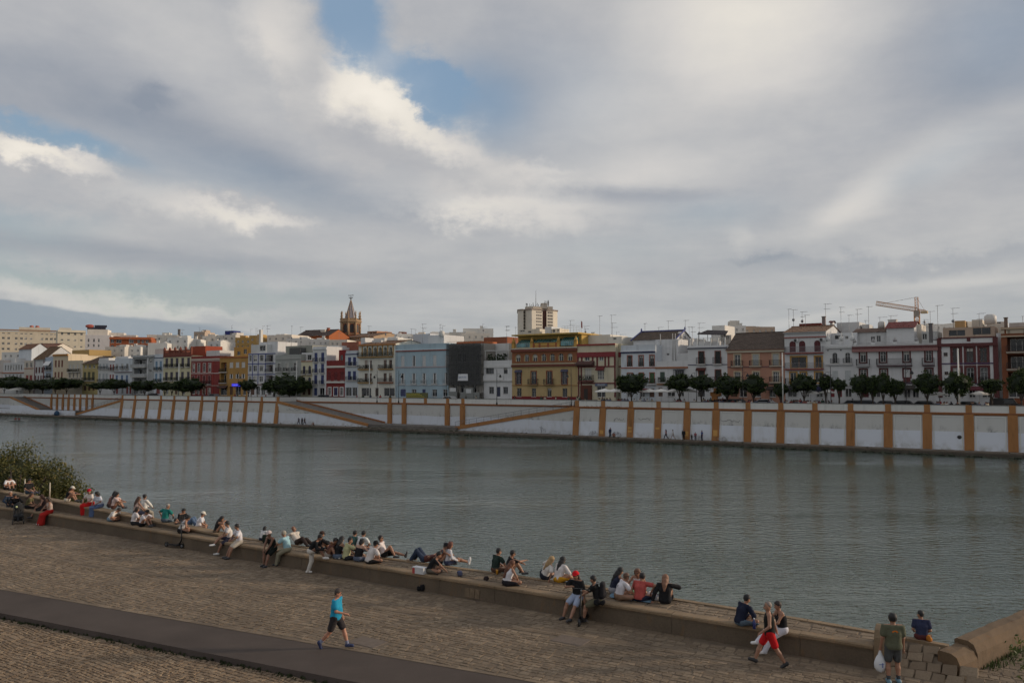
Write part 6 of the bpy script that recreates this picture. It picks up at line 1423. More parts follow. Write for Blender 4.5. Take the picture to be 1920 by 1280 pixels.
# ================================================================= PEOPLE
def surface_net(F, lo, h):
    """closed surface of F<0 on a regular grid (naive surface nets)"""
    S = F < 0; nx, ny, nz = F.shape
    c = [(i, j, k) for i in (0, 1) for j in (0, 1) for k in (0, 1)]
    sl = lambda A, i, j, k: A[i:nx - 1 + i, j:ny - 1 + j, k:nz - 1 + k]
    cnt = np.zeros((nx - 1, ny - 1, nz - 1), np.int8)
    for q in c: cnt += sl(S, *q)
    act = (cnt > 0) & (cnt < 8)
    idx = -np.ones(act.shape, np.int32); ii = np.argwhere(act); n = len(ii)
    if n == 0: return np.zeros((0, 3)), np.zeros((0, 4), int)
    idx[act] = np.arange(n)
    acc = np.zeros((n, 3)); num = np.zeros(n)
    I, J, K = ii[:, 0], ii[:, 1], ii[:, 2]
    for a in range(8):
        for ax in range(3):
            p = c[a]
            if p[ax]: continue
            q = list(p); q[ax] = 1
            fa = F[I + p[0], J + p[1], K + p[2]]; fb = F[I + q[0], J + q[1], K + q[2]]
            m_ = (fa < 0) != (fb < 0)
            t = np.where(m_, fa / np.where(m_, fa - fb, 1), 0)
            P = np.tile(np.array(p, float), (n, 1)); P[:, ax] += t
            acc[m_] += P[m_]; num[m_] += 1
    V = (ii + acc / num[:, None]) * h + lo
    faces = []
    for ax in range(3):
        A = [slice(None)] * 3; B_ = [slice(None)] * 3; A[ax] = slice(0, -1); B_[ax] = slice(1, None)
        s0, s1 = S[tuple(A)], S[tuple(B_)]; d = np.argwhere(s0 != s1)
        if not len(d): continue
        u, v = (ax + 1) % 3, (ax + 2) % 3
        ok = (d[:, u] > 0) & (d[:, v] > 0) & (d[:, u] < F.shape[u] - 1) & (d[:, v] < F.shape[v] - 1); d = d[ok]
        def g(du, dv):
            e = d.copy(); e[:, u] -= du; e[:, v] -= dv; return idx[e[:, 0], e[:, 1], e[:, 2]]
        q = np.stack([g(1, 1), g(0, 1), g(0, 0), g(1, 0)], 1); inn = s0[d[:, 0], d[:, 1], d[:, 2]]
        q[~inn] = q[~inn][:, ::-1]; faces.append(q)
    return V, np.concatenate(faces)
BIG = 9.0
def sdf_mesh(caps, h, infl=0.0, k=0.03, cuts=(), flat=None):
    """caps: (a, b, ra, rb); cuts: (point, normal) keep the side with dot<0"""
    A = np.array([[*c[0]] for c in caps]); B_ = np.array([[*c[1]] for c in caps]); r = np.array([max(c[2], c[3]) for c in caps]) + infl
    lo = np.minimum((A - r[:, None]).min(0), (B_ - r[:, None]).min(0)) - 2.5 * h; hi = np.maximum((A + r[:, None]).max(0), (B_ + r[:, None]).max(0)) + 2.5 * h
    n = np.ceil((hi - lo) / h).astype(int) + 1
    F = np.full(n, BIG)
    gx = [lo[i] + h * np.arange(n[i]) for i in range(3)]
    for ca, cb, ra, rb in caps:
        ca, cb = np.array(ca, float), np.array(cb, float); m_ = max(ra, rb) + infl + k + 1.8 * h
        i0 = np.maximum(0, np.floor((np.minimum(ca, cb) - m_ - lo) / h).astype(int)); i1 = np.minimum(n, np.ceil((np.maximum(ca, cb) + m_ - lo) / h).astype(int) + 1)
        X, Y, Z = gx[0][i0[0]:i1[0], None, None], gx[1][None, i0[1]:i1[1], None], gx[2][None, None, i0[2]:i1[2]]
        d = cb - ca; L2 = max(1e-9, d @ d)
        t = np.clip(((X - ca[0]) * d[0] + (Y - ca[1]) * d[1] + (Z - ca[2]) * d[2]) / L2, 0, 1)
        D = np.sqrt((X - ca[0] - d[0] * t) ** 2 + (Y - ca[1] - d[1] * t) ** 2 + (Z - ca[2] - d[2] * t) ** 2) - (ra + (rb - ra) * t) - infl
        V = F[i0[0]:i1[0], i0[1]:i1[1], i0[2]:i1[2]]
        hh = np.clip(0.5 + 0.5 * (V - D) / k, 0, 1)
        V[...] = np.where(V > BIG / 2, D, V + (D - V) * hh - k * hh * (1 - hh))
    for p, nn in cuts:
        X, Y, Z = gx[0][:, None, None], gx[1][None, :, None], gx[2][None, None, :]
        F = np.maximum(F, (X - p[0]) * nn[0] + (Y - p[1]) * nn[1] + (Z - p[2]) * nn[2])
    return surface_net(F, lo, h)
def np_mesh(name, V, Q, mat, extra=None):
    me = bpy.data.meshes.new(name)
    vs = V.tolist(); fs_ = Q.tolist(); mi = None
    if extra is not None:
        o = len(vs); vs = vs + [tuple(p) for p in extra.v]; mi = [0] * len(fs_) + extra.m; fs_ = fs_ + [tuple(o + i for i in f) for f in extra.f]
    me.from_pydata(vs, [], fs_)
    for m_ in (mat if isinstance(mat, (list, tuple)) else [mat]): me.materials.append(m_)
    if mi and any(mi): me.polygons.foreach_set('material_index', mi)
    me.polygons.foreach_set('use_smooth', [True] * len(fs_)); me.update(); return me
def unit(v): v = np.array(v, float); return v / max(1e-9, np.linalg.norm(v))
def ik(a, t, l1, l2, hint):
    a, t = np.array(a, float), np.array(t, float); d = t - a; L_ = np.linalg.norm(d); L_ = min(max(L_, abs(l1 - l2) + .02), l1 + l2 - .004); u = unit(d)
    x = (l1 * l1 - l2 * l2 + L_ * L_) / (2 * L_); y = math.sqrt(max(0, l1 * l1 - x * x)); hn = np.array(hint, float); hn = hn - u * (hn @ u)
    return a + u * x + unit(hn) * y, a + u * L_
def pose(kind, **o):
    S = dict(pel=(0, 0, .93), lean=2, bend=0, side=0, twist=0, hL=(-.27, .06, .80), hR=(.27, .06, .80), eL=(-.5, -1, 0), eR=(.5, -1, 0), fL=(-.10, 0, .085), fR=(.10, 0, .085), kL=(-.1, 1, 0), kR=(.1, 1, 0), yaw=0, pitch=0, tL=None, tR=None)
    if kind == 'walk': S.update(pel=(0, 0, .90), lean=4, fL=(-.08, .36, .09), fR=(.08, -.36, .15), hL=(-.27, -.16, .86), hR=(.26, .24, .95), tR=(0, .6, -.8))
    if kind == 'cross': S.update(pel=(0, 0, .12), lean=14, bend=14, fL=(.12, .30, .07), fR=(-.12, .36, .07), kL=(-1, .35, .15), kR=(1, .35, .15), hL=(-.12, .36, .22), hR=(.14, .36, .22), eL=(-1, -.2, -.3), eR=(1, -.2, -.3), tL=(1, .3, 0), tR=(-1, .3, 0))
    if kind == 'knees': S.update(pel=(0, 0, .12), lean=18, bend=14, fL=(-.13, .46, .08), fR=(.13, .50, .08), kL=(-.1, .3, 1), kR=(.1, .3, 1), hL=(-.10, .50, .38), hR=(.12, .50, .36), eL=(-1, -.1, -.3), eR=(1, -.1, -.3))
    if kind == 'legs': S.update(pel=(0, 0, .12), lean=6, bend=8, fL=(-.1, .84, .08), fR=(.12, .80, .08), kL=(0, .2, 1), kR=(0, .2, 1), hL=(-.2, .34, .2), hR=(.2, .34, .2), tL=(0, .35, 1), tR=(0, .35, 1))
    if kind == 'back': S.update(pel=(0, 0, .12), lean=-24, bend=12, fL=(-.1, .84, .08), fR=(.12, .48, .08), kL=(0, .2, 1), kR=(0, .3, 1), hL=(-.28, -.40, .05), hR=(.28, -.42, .05), eL=(-.4, -1, .2), eR=(.4, -1, .2), tL=(0, .3, 1))
    if kind == 'edge': S.update(pel=(0, 0, .12), lean=6, bend=10, fL=(-.12, .42, -.51), fR=(.12, .46, -.51), kL=(-.1, 1, .5), kR=(.1, 1, .5), hL=(-.16, .34, .22), hR=(.16, .36, .22), eL=(-1, -.4, 0), eR=(1, -.4, 0))
    if kind == 'lie': S.update(pel=(0, 0, .12), lean=-80, bend=6, fL=(-.12, .50, .08), fR=(.12, .55, .08), kL=(0, .3, 1), kR=(0, .3, 1), hL=(-.2, -.35, .28), hR=(.2, -.35, .28), eL=(-1, 0, .2), eR=(1, 0, .2), pitch=35)
    if kind == 'side': S.update(pel=(0, 0, .12), lean=12, side=18, bend=8, fL=(-.62, .36, .07), fR=(-.46, .46, .07), kL=(0, 1, .3), kR=(.2, 1, .3), hL=(-.3, .22, .25), hR=(.40, -.05, .05), eL=(-1, -.2, 0), eR=(1, -.4, .2))
    S.update(o); return S
HAIRB, HAIRK, HAIRG, HAIRBL = (.035, .022, .016), (.012, .011, .012), (.30, .28, .26), (.33, .22, .11)
SKIN = (.30, .155, .098); SKIND = (.20, .098, .062); SKINL = (.42, .25, .175)
def build_person(label, loc, head_deg, ps, top=('tee', (.7, .7, .7)), bot=('shorts', (.05, .05, .06)), hair=('short', HAIRK), skin=SKIN, sc=1.0, h=.019, shoe=(.04, .04, .045), fem=False, cap=None, glasses=False, belly=0.0, group=None, cat='person', name='person', socks=None, strap=None, sling=None):
    S = ps; z1 = np.array([0, 0, 1.])
    def rot(v, ax, deg): return np.array(Matrix.Rotation(R(deg), 3, ax) @ Vector(v))
    pel = np.array(S['pel'], float)
    sp1 = rot(rot((0, 0, 1), 'X', -S['lean']), 'Y', S['side']); sp2 = rot(rot((0, 0, 1), 'X', -(S['lean'] + S['bend'])), 'Y', S['side'] * 1.3)
    rt0 = np.array([1., 0, 0]); rt0 = unit(rt0 - sp1 * (rt0 @ sp1))
    tw = Matrix.Rotation(R(-S['twist']), 3, Vector(sp1)); rt = np.array(tw @ Vector(rt0)); rt = unit(rt - sp2 * (rt @ sp2)); fw = unit(np.cross(sp2, rt)); fw0 = unit(np.cross(sp1, rt0))
    shw = .165 if fem else .188
    ch = pel + sp1 * .30; nk = ch + sp2 * .20; shL, shR = ch + sp2 * .165 - rt * shw, ch + sp2 * .165 + rt * shw
    hd_up = unit(sp2 * .55 + z1 * .45) if S['lean'] > -50 else unit(sp2 * .8 + z1 * .2)
    hf = np.array(Matrix.Rotation(R(-S['yaw']), 3, Vector(hd_up)) @ Vector(fw)); hf = unit(hf - hd_up * (hf @ hd_up)); hr = unit(np.cross(hf, hd_up))
    pm_ = Matrix.Rotation(R(-S['pitch']), 3, Vector(hr)); hu = np.array(pm_ @ Vector(hd_up)); hf = np.array(pm_ @ Vector(hf))
    hc = nk + hd_up * .155 + hf * .02
    hipL, hipR = pel - rt0 * .092 - sp1 * .01, pel + rt0 * .092 - sp1 * .01
    J = {}
    for s_, sh, hp in (('L', shL, hipL), ('R', shR, hipR)):
        J['e' + s_], J['w' + s_] = ik(sh, S['h' + s_], .285, .255, S['e' + s_])
        J['k' + s_], J['a' + s_] = ik(hp, S['f' + s_], .425, .425, S['k' + s_])
    w = .05 if fem else .055
    torso = [(pel - rt0 * .065, pel + rt0 * .065, .118, .118), (pel - rt0 * w, ch - rt * .068, .105, .103), (pel + rt0 * w, ch + rt * .068, .105, .103),
             (ch - rt * .068, nk - rt * .10 - sp2 * .05, .103, .07), (ch + rt * .068, nk + rt * .10 - sp2 * .05, .103, .07), (shL, shR, .052, .052)]
    if belly: torso.append((pel + sp1 * .12 + fw0 * belly, pel + sp1 * .2 + fw0 * belly, .11, .10))
    if fem: torso += [(ch + sp2 * .03 + fw * .085 - rt * .07, ch + sp2 * .03 + fw * .085 - rt * .06, .05, .05), (ch + sp2 * .03 + fw * .085 + rt * .07, ch + sp2 * .03 + fw * .085 + rt * .06, .05, .05)]
    af = .85 if fem else 1.0
    arms = {}; legs = {}; hands = []; feet = {}
    for s_, sh, hp in (('L', shL, hipL), ('R', shR, hipR)):
        e, wr, kn, an = J['e' + s_], J['w' + s_], J['k' + s_], J['a' + s_]
        arms[s_] = [(sh, e, .054 * af, .042 * af), (e, wr, .042 * af, .028 * af)]; hd_ = unit(wr - e)
        hands.append((wr, wr + hd_ * .075, .027, .032))
        legs[s_] = [(hp, kn, .090, .058), (kn, kn + (an - kn) * .35, .056, .060), (kn + (an - kn) * .35, an, .060, .038)]
        ft = S['t' + s_]
        ft = unit(ft) if ft is not None else unit(np.array([fw0[0], fw0[1], 0]) + (an - kn) * .0 + 1e-6)
        back = unit(an - kn); heel = an + back * .035 - ft * .035; toe = heel + ft * .175
        if ft[2] == 0: toe[2] = heel[2] = min(heel[2], an[2] - .035)
        feet[s_] = (heel, toe, .040, .034)
    headc = [(hc - hu * .055 + hf * .022, hc - hu * .05 + hf * .03, .055, .05), (hc - hu * .02 + hf * .0, hc + hu * .04 - hf * .012, .082, .090), (hc + hf * .085 - hu * .005, hc + hf * .102 - hu * .03, .012, .018),
             (hc - hr * .086 - hu * .01, hc - hr * .088 + hu * .015, .018, .020), (hc + hr * .086 - hu * .01, hc + hr * .088 + hu * .015, .018, .020)]
    neck = [(nk - sp2 * .03, hc - hu * .06, .056, .054)]
    body = torso + arms['L'] + arms['R'] + hands + legs['L'] + legs['R'] + [feet['L'], feet['R']] + neck + headc
    V, Q = sdf_mesh(body, h, 0, .028)
    ex = MB()     # fingers, eyes, mouth belong to the same body mesh
    for s_ in 'LR':
        wr, e = J['w' + s_], J['e' + s_]; d = unit(wr - e); sd = 1 if s_ == 'L' else -1
        pn = unit(np.cross(d, z1 if abs(d[2]) < .9 else fw)); nrm = unit(np.cross(pn, d)); b0 = wr + d * .085
        for i, L_ in enumerate((.070, .080, .075, .058)):
            o = pn * (.030 - .020 * i); p0 = b0 + o; p1 = p0 + d * L_ * .5 - nrm * .008; p2 = p1 + d * L_ * .42 - nrm * .022
            ex.tube([Vector(p0 - d * .02), Vector(p1), Vector(p2)], [.0095, .009, .007], 5)
        q0 = wr + d * .03 + pn * .028 * sd; ex.tube([Vector(q0 - pn * .02 * sd), Vector(q0 + pn * .022 * sd + d * .022), Vector(q0 + pn * .030 * sd + d * .052)], [.012, .0105, .008], 5)
    for sg in (-1, 1):
        c_ = hc + hf * .083 + hu * .012 + hr * sg * .032; ex.ell(c_, (.011, .011, .008), 6, 4, 1)
        ex.tube([Vector(c_ + hu * .017 - hr * .016 + hf * .002), Vector(c_ + hu * .019 + hr * .016 + hf * .002)], .004, 4, 1)
    ex.tube([Vector(hc + hf * .082 - hu * .055 - hr * .018), Vector(hc + hf * .087 - hu * .056), Vector(hc + hf * .082 - hu * .055 + hr * .018)], .005, 4, 2)
    o = link(name, np_mesh('person_body', V, Q, [plain(skin, .55, 0, .08, 9), plain((.03, .02, .018)), plain((skin[0] * .75, skin[1] * .45, skin[2] * .45), .6)], ex), None, loc, -R(head_deg))
    o.scale = (sc, sc, sc); tag(o, label, cat, group)
    def child(nm, caps, col, infl, cuts=(), k=.03, mat=None):
        V, Q = sdf_mesh(caps, h, infl, k, cuts)
        if len(V): return link(nm, np_mesh(nm, V, Q, mat or cloth(col)), o)
    # ---- top
    if top:
        ty, col = top[0], top[1]; caps = list(torso); fit = top[2] if len(top) > 2 else .017
        sl_ = {'tee': .62, 'long': 2, 'tank': 0, 'strapless': 0, 'polo': .62, 'dress': .3}[ty]
        if ty in ('tank', 'strapless'): caps = torso[:-1] if not fem else torso[:5] + torso[6:]
        for s_, sh in (('L', shL), ('R', shR)):
            if sl_ >= 2: caps += [(c[0], c[1], c[2] * 1.08, c[3] * 1.12) for c in arms[s_]]
            elif sl_ > 0: e = J['e' + s_]; caps.append((sh, sh + (e - sh) * sl_, .060, .062))
        cuts = [(pel - sp1 * .075, -sp1), (nk + sp2 * (.012 if ty != 'tank' else -.015) + hf * 0, sp2)]
        if ty == 'strapless': cuts[1] = (ch + sp2 * .085, sp2)
        if ty == 'tank': cuts.append((nk + fw * .06 - sp2 * .03, unit(sp2 + fw * .8)))
        child('shirt' if ty != 'dress' else 'dress_top', caps, col, fit, cuts)
    if bot:
        ty, col = bot[0], bot[1]; caps = [torso[0]]
        fit = .022
        for s_, hp in (('L', hipL), ('R', hipR)):
            kn, an = J['k' + s_], J['a' + s_]
            if ty in ('trousers', 'jeans'): caps += [(hp, kn, .092, .064), (kn, an, .066, .050)]
            elif ty == 'shorts': caps.append((hp, hp + (kn - hp) * .80, .094, .076))
            elif ty == 'skirt': caps += [(hp, kn, .10, .10), (kn, an, .10, .13)]
            elif ty == 'mini': caps.append((hp, hp + (kn - hp) * .6, .10, .09))
        if ty == 'skirt': caps += [((hipL + hipR) / 2, (J['kL'] + J['kR']) / 2, .12, .13), ((J['kL'] + J['kR']) / 2, (J['aL'] + J['aR']) / 2, .13, .17)]
        child({'jeans': 'trousers', 'mini': 'skirt'}.get(ty, ty), caps, col, fit, [(pel + sp1 * .085, sp1)], .05 if ty == 'skirt' else .03)
    if shoe:
        for s_ in 'LR':
            hl, te, a_, b_ = feet[s_]; child('shoe', [(hl, te, .044, .036), (hl, J['a' + s_] , .042, .036)], shoe, .008, [(np.array([0, 0, min(hl[2], te[2]) - .040]), np.array([0, 0, -1.]))] if S['t' + s_] is None else [], mat=plain(shoe, .6))
            if socks: child('sock', [(J['a' + s_] + (J['k' + s_] - J['a' + s_]) * .02, J['a' + s_] + (J['k' + s_] - J['a' + s_]) * .22, .040, .044)], socks, .006)
    if hair:
        ty, col = hair; hm = plain(col, .65, 0, .25, 30)
        if ty in ('short', 'buzz', 'balding'):
            n_ = unit(hf * .75 - hu * .66); off = .012 if ty != 'balding' else -.045
            cuts = [(hc + n_ * off, n_), (hc - hu * .055, -hu)]
            child('hair', [headc[1]], col, .016 if ty == 'short' else .009, cuts, mat=hm)
        else:
            n_ = unit(hf * .80 - hu * .6)
            child('hair', [headc[1], (hc - hf * .02, hc - hf * .045 - hu * .05, .085, .075)], col, .018, [(hc + n_ * .02, n_)], mat=hm)
            if ty == 'long':
                bk = nk - fw * .095 - sp2 * .02
                child('hair', [(hc - hf * .05 + hu * .01, hc - hf * .075 - hu * .07, .075, .085), (hc - hf * .075 - hu * .07, bk - sp2 * .04, .085, .078), (bk - sp2 * .04, bk - sp2 * .20 - fw * .02, .075, .045),
                               (hc - hr * .075 - hf * .02, nk - rt * .07 - fw * .05, .04, .045), (hc + hr * .075 - hf * .02, nk + rt * .07 - fw * .05, .04, .045)], col, 0, mat=hm, k=.04)
            if ty == 'verylong':
                bk = nk - fw * .11 - sp2 * .02
                child('hair', [(hc - hf * .05 + hu * .01, hc - hf * .075 - hu * .07, .075, .09), (hc - hf * .075 - hu * .07, bk - sp2 * .05, .09, .095), (bk - sp2 * .05, bk - sp2 * .34, .09, .05)], col, 0, mat=hm, k=.04)
            if ty == 'bun': child('hair', [(hc + hu * .075 - hf * .075, hc + hu * .08 - hf * .085, .05, .05)], col, 0, mat=hm)
            if ty == 'bob': child('hair', [(hc - hf * .05, hc - hf * .06 - hu * .09, .08, .075), (hc - hr * .07, hc - hr * .075 - hu * .09 - hf * .01, .045, .04), (hc + hr * .07, hc + hr * .075 - hu * .09 - hf * .01, .045, .04)], col, 0, mat=hm, k=.04)
            if ty == 'tail': child('hair', [(hc - hf * .09 + hu * .03, hc - hf * .14 - hu * .08, .035, .04), (hc - hf * .14 - hu * .08, hc - hf * .13 - hu * .26, .04, .02)], col, 0, mat=hm)
    if cap is not None:
        child('cap', [headc[1]], cap, .026, [(hc + hu * .03, -hu)])
        child('cap_visor', [(hc + hu * .045 + hf * .10 - hr * .05, hc + hu * .045 + hf * .10 + hr * .05, .022, .022), (hc + hu * .04 + hf * .14 - hr * .035, hc + hu * .04 + hf * .14 + hr * .035, .018, .018)], cap, 0)
    if glasses:
        g_ = MB()
        for sg in (-1, 1): c_ = hc + hf * .096 + hu * .012 + hr * sg * .034; g_.ell(c_, (.024, .024, .017), 8, 5); g_.tube([Vector(c_ + hr * sg * .02), Vector(hc + hr * sg * .096 + hu * .015)], .005, 4)
        g_.tube([Vector(hc + hf * .104 + hu * .014 - hr * .02), Vector(hc + hf * .104 + hu * .014 + hr * .02)], .005, 4); g_.build('sunglasses', plain((.01, .01, .012), .2), o)
    if strap is not None:
        st = MB(); a, b_ = nk + rt * .07, pel - rt * .11 + sp1 * .06
        for off in (-fw * .145, fw * .14): st.tube([Vector(a), Vector((a + b_) / 2 + off * 1.0), Vector(b_ + off * .5)], .018, 5)
        st.build('shoulder_strap', cloth(strap), o)
    J.update(pel=pel, ch=ch, nk=nk, hc=hc, fw=fw, rt=rt, sp2=sp2, hu=hu, hf=hf); o2 = o
    return o, J
def place(px, py, surf, push=.12):
    z = {'walk': WALK, 'seat': SEAT, 'low': LOWZ}.get(surf)
    if z is None:     # parapet
        z = 3.3
        for _ in range(4): z = par_top(ab(to_z(px, py, z))[0])
    p = to_z(px, py, z)
    if surf != 'walk':
        d = Vector((p.x, p.y, 0)).normalized(); p = p + d * push
    return p
def P(label, px, py, surf, head, ps, **k):
    p = place(px, py, surf, k.pop('push', .12)); dist = p.length
    o, J = build_person(label, p, head, ps, h=k.pop('h', .019 if dist < 36 else .023), **k); return o, J
RIV, CAMW, RGT, LFT = 32, 212, 115, 300
Wt, Bk, Nv, Jn = (.68, .68, .70), (.016, .016, .018), (.022, .026, .05), (.10, .15, .24)
# ---- left end, parapet and front wall
P('man in white t-shirt reading his phone on the parapet at the far left', 13, 918, 'par', RGT, pose('knees', pitch=25, hR=(.1, .36, .30), hL=(-.1, .36, .30)), top=('tee', Wt), bot=('trousers', Bk))
P('man in black t-shirt and jeans seated on the parapet before the bush', 52, 925, 'par', RGT, pose('legs', pitch=22), top=('tee', Bk), bot=('jeans', Jn))
P('older man in dark blue jacket seated behind the pushchair', 19, 949, 'seat', 150, pose('edge', lean=12), top=('long', (.03, .045, .075)), bot=('trousers', (.05, .05, .055)), hair=('balding', HAIRG))
P('woman in black top leaning towards the pushchair', 30, 950, 'seat', 160, pose('edge', lean=30, pitch=20), top=('long', Bk), bot=('trousers', Bk), hair=('tail', HAIRK), fem=True)
P('woman with long brown hair and olive top, back turned, near the pushchair', 51, 953, 'seat', 70, pose('cross', yaw=20), top=('tee', (.11, .10, .05)), bot=('trousers', Bk), hair=('verylong', (.06, .03, .018)), fem=True)
P('woman in a long red skirt and pale top on the front wall', 94, 962, 'seat', 228, pose('edge', hL=(-.1, .3, .3), twist=0), top=('tank', (.48, .38, .33)), bot=('skirt', (.36, .018, .014)), hair=('long', HAIRB), fem=True, shoe=(.6, .6, .6))
P('woman with dark shorts and crossed bare legs beside the red skirt', 82, 957, 'seat', 238, pose('edge', fL=(.1, .50, -.45), fR=(-.1, .62, -.30)), top=('tank', (.05, .03, .03)), bot=('shorts', Bk), hair=('long', (.07, .03, .02)), fem=True)
P('woman in a white cap taking a photo with her phone on the parapet', 126, 940.5, 'par', 85, pose('knees', hR=(.14, .62, .42), hL=(-.02, .62, .42)), top=('tank', Bk), bot=('trousers', (.55, .5, .42)), hair=('tail', HAIRB), fem=True, cap=(.62, .58, .5))
P('woman in white blouse, red headband and full red skirt on the parapet', 170, 946.5, 'par', 205, pose('edge', fL=(-.1, .36, -.42), fR=(.1, .36, -.42), yaw=-40), top=('tee', (.66, .6, .55)), bot=('skirt', (.46, .012, .012)), hair=('long', HAIRK), fem=True, cap=(.42, .01, .03), push=-.06)
P('woman in white jacket over a blue top leaning to the red skirt', 188, 950, 'par', 212, pose('edge', fL=(-.1, .36, -.42), fR=(.1, .40, -.42), lean=14, pitch=15), top=('tee', (.62, .64, .70)), bot=('skirt', (.09, .13, .24)), hair=('bob', HAIRK), fem=True, glasses=True, push=-.06)
P('woman with black hair half hidden beside the pink top', 205, 951, 'par', 60, pose('knees'), top=('tee', (.20, .10, .09)), bot=('trousers', (.06, .04, .04)), hair=('bob', HAIRK), fem=True)
P('woman with long black hair in a pink and white top, back turned', 213, 954, 'par', 75, pose('knees', lean=8), top=('tee', (.60, .46, .43)), bot=('trousers', (.10, .045, .035)), hair=('verylong', HAIRK), fem=True)
P('person in white shirt hunched forward in pale jeans on the front wall', 207, 977, 'seat', 95, pose('cross', lean=34, bend=26, pitch=30), top=('tee', (.64, .6, .56)), bot=('jeans', (.17, .24, .30)), hair=('short', HAIRB))
# ---- the reading group
P('woman in white t-shirt and dark shorts beside the reader', 250, 984, 'seat', 60, pose('cross', lean=8), top=('tee', (.64, .6, .6)), bot=('shorts', (.03, .03, .035)), hair=('bob', HAIRB), fem=True)
P('man in white t-shirt reading an open book on the front wall', 266, 987, 'seat', 100, pose('knees', pitch=28, hR=(.08, .44, .42), hL=(-.1, .44, .42)), top=('tee', (.66, .62, .64)), bot=('trousers', Bk))
P('woman with wavy brown hair on the parapet behind the reader', 255, 964, 'par', 45, pose('edge', fL=(-.1, .4, -.42), fR=(.1, .4, -.42)), top=('tank', (.42, .3, .26)), bot=('shorts', Nv), hair=('long', (.055, .026, .016)), fem=True)
P('man in long white shirt facing the river on the parapet', 270, 959, 'par', RIV, pose('edge', lean=0, bend=2), top=('long', (.66, .65, .62)), bot=('trousers', (.30, .27, .23)))
P('bald man in teal t-shirt sitting with his back to the walkway', 309, 979, 'par', 30, pose('edge', hL=(-.42, .12, .25), lean=10), top=('tee', (.018, .17, .15)), bot=('jeans', (.09, .12, .15)), hair=('balding', HAIRG), skin=SKIN)
P('woman in pale grey sleeveless top bending over beside the parked scooter', 338, 999, 'seat', 70, pose('cross', lean=26, pitch=20), top=('tank', (.46, .46, .47)), bot=('shorts', Bk), hair=('bun', HAIRK), fem=True)
P('man in black looking down behind the parked scooter', 337, 985, 'seat', 110, pose('cross', pitch=18), top=('long', Bk), bot=('trousers', Bk), sc=1.0)
P('person in blue jeans lying with knees raised near the scooter', 352, 989, 'seat', 100, pose('lie'), top=('tee', (.05, .05, .06)), bot=('jeans', Jn), shoe=(.5, .5, .5))
P('man in white cap and white t-shirt sitting cross-legged by a paper', 371, 993, 'seat', 75, pose('cross', pitch=10), top=('tee', (.66, .66, .70)), bot=('shorts', (.4, .36, .3)), hair=('short', HAIRB), cap=(.66, .62, .54))
P('woman with long black hair and black top raising her phone', 405, 1002, 'seat', 85, pose('knees', hR=(.1, .42, .62), hL=(-.08, .42, .58)), top=('tank', (.02, .018, .018)), bot=('trousers', (.10, .07, .05)), hair=('long', HAIRK), fem=True)
P('man in white t-shirt and dark shorts with one leg crossed high', 431, 1014, 'seat', 245, pose('edge', fL=(-.08, .52, -.50), fR=(.02, .68, -.12), kR=(.8, .5, .8), hR=(.18, .36, .16)), top=('tee', (.66, .62, .60)), bot=('shorts', (.035, .035, .06)), shoe=(.62, .62, .62))
P('man in white t-shirt and cream shorts with both feet on the paving', 449, 1020, 'seat', 238, pose('edge', fL=(-.13, .50, -.52), fR=(.14, .52, -.52)), top=('tee', (.68, .66, .70)), bot=('shorts', (.56, .50, .42)))
# ---- middle left
P('child in white with dark hair at the river edge', 491, 1014, 'seat', RIV, pose('cross'), top=('tee', (.55, .55, .56)), bot=('shorts', Nv), sc=.72, hair=('bob', HAIRK))
P('man in black vest and pale cap facing the walkway', 512, 1033, 'seat', 215, pose('edge', fL=(-.16, .50, -.52), fR=(.1, .40, -.52), hL=(-.05, .4, .05), hR=(.08, .44, .05), lean=16), top=('tank', (.016, .017, .016)), bot=('shorts', (.012, .016, .014)), hair=('short', HAIRG), cap=(.56, .46, .44), skin=SKIND)
P('grey-haired man in light blue shirt talking to the man in the vest', 539, 1035, 'seat', 285, pose('edge', fL=(-.1, .46, -.52), fR=(.1, .46, -.45), hR=(.12, .5, .26), hL=(-.12, .48, .24), lean=12), top=('tee', (.30, .48, .54)), bot=('trousers', (.27, .25, .18)), hair=('short', (.30, .27, .22)))
P('bald man in white shirt stretched out on one elbow', 560, 1021, 'seat', 128, pose('back', lean=-52, bend=24, fL=(-.1, .8, .08), fR=(.12, .74, .08), yaw=-50), top=('long', (.56, .50, .44)), bot=('trousers', (.05, .035, .03)), hair=None, skin=SKIND)
P('man in black jumper and white trousers with one foot up on the wall', 586, 1075, 'walk', 95, pose('stand', pel=(0, -.08, .92), lean=30, bend=14, pitch=12, fL=(-.10, -.22, .085), fR=(.12, .52, .69), kR=(.1, 1, .4), hL=(-.05, .48, .98), hR=(.14, .48, 1.0)), top=('long', Bk), bot=('trousers', (.60, .57, .52)), shoe=(.62, .6, .58), skin=SKIND)
P('person in black with a cap seated behind the man with one foot up', 596, 1037, 'seat', 60, pose('knees', lean=8), top=('long', Bk), bot=('trousers', (.04, .04, .04)), hair=('short', HAIRB), cap=(.05, .03, .025))
P('woman with cropped dark hair in patterned top and white trousers', 617, 1045, 'seat', 120, pose('knees', lean=26, hL=(-.1, .3, .62), hR=(.1, .3, .6)), top=('tee', (.22, .11, .10)), bot=('trousers', (.52, .47, .42)), hair=('short', HAIRK), fem=True, shoe=(.6, .6, .6))
P('woman with straight black hair in black strapless top and jeans', 632, 1048, 'seat', 40, pose('cross'), top=('strapless', Bk), bot=('jeans', (.11, .14, .20)), hair=('long', HAIRK), fem=True)
P('man in pale yellow-green polo shirt turned to his right', 649, 1050, 'seat', 60, pose('cross', lean=8, yaw=40, hR=(.16, .25, .55)), top=('polo', (.44, .43, .24), .024), bot=('trousers', (.03, .03, .035)))
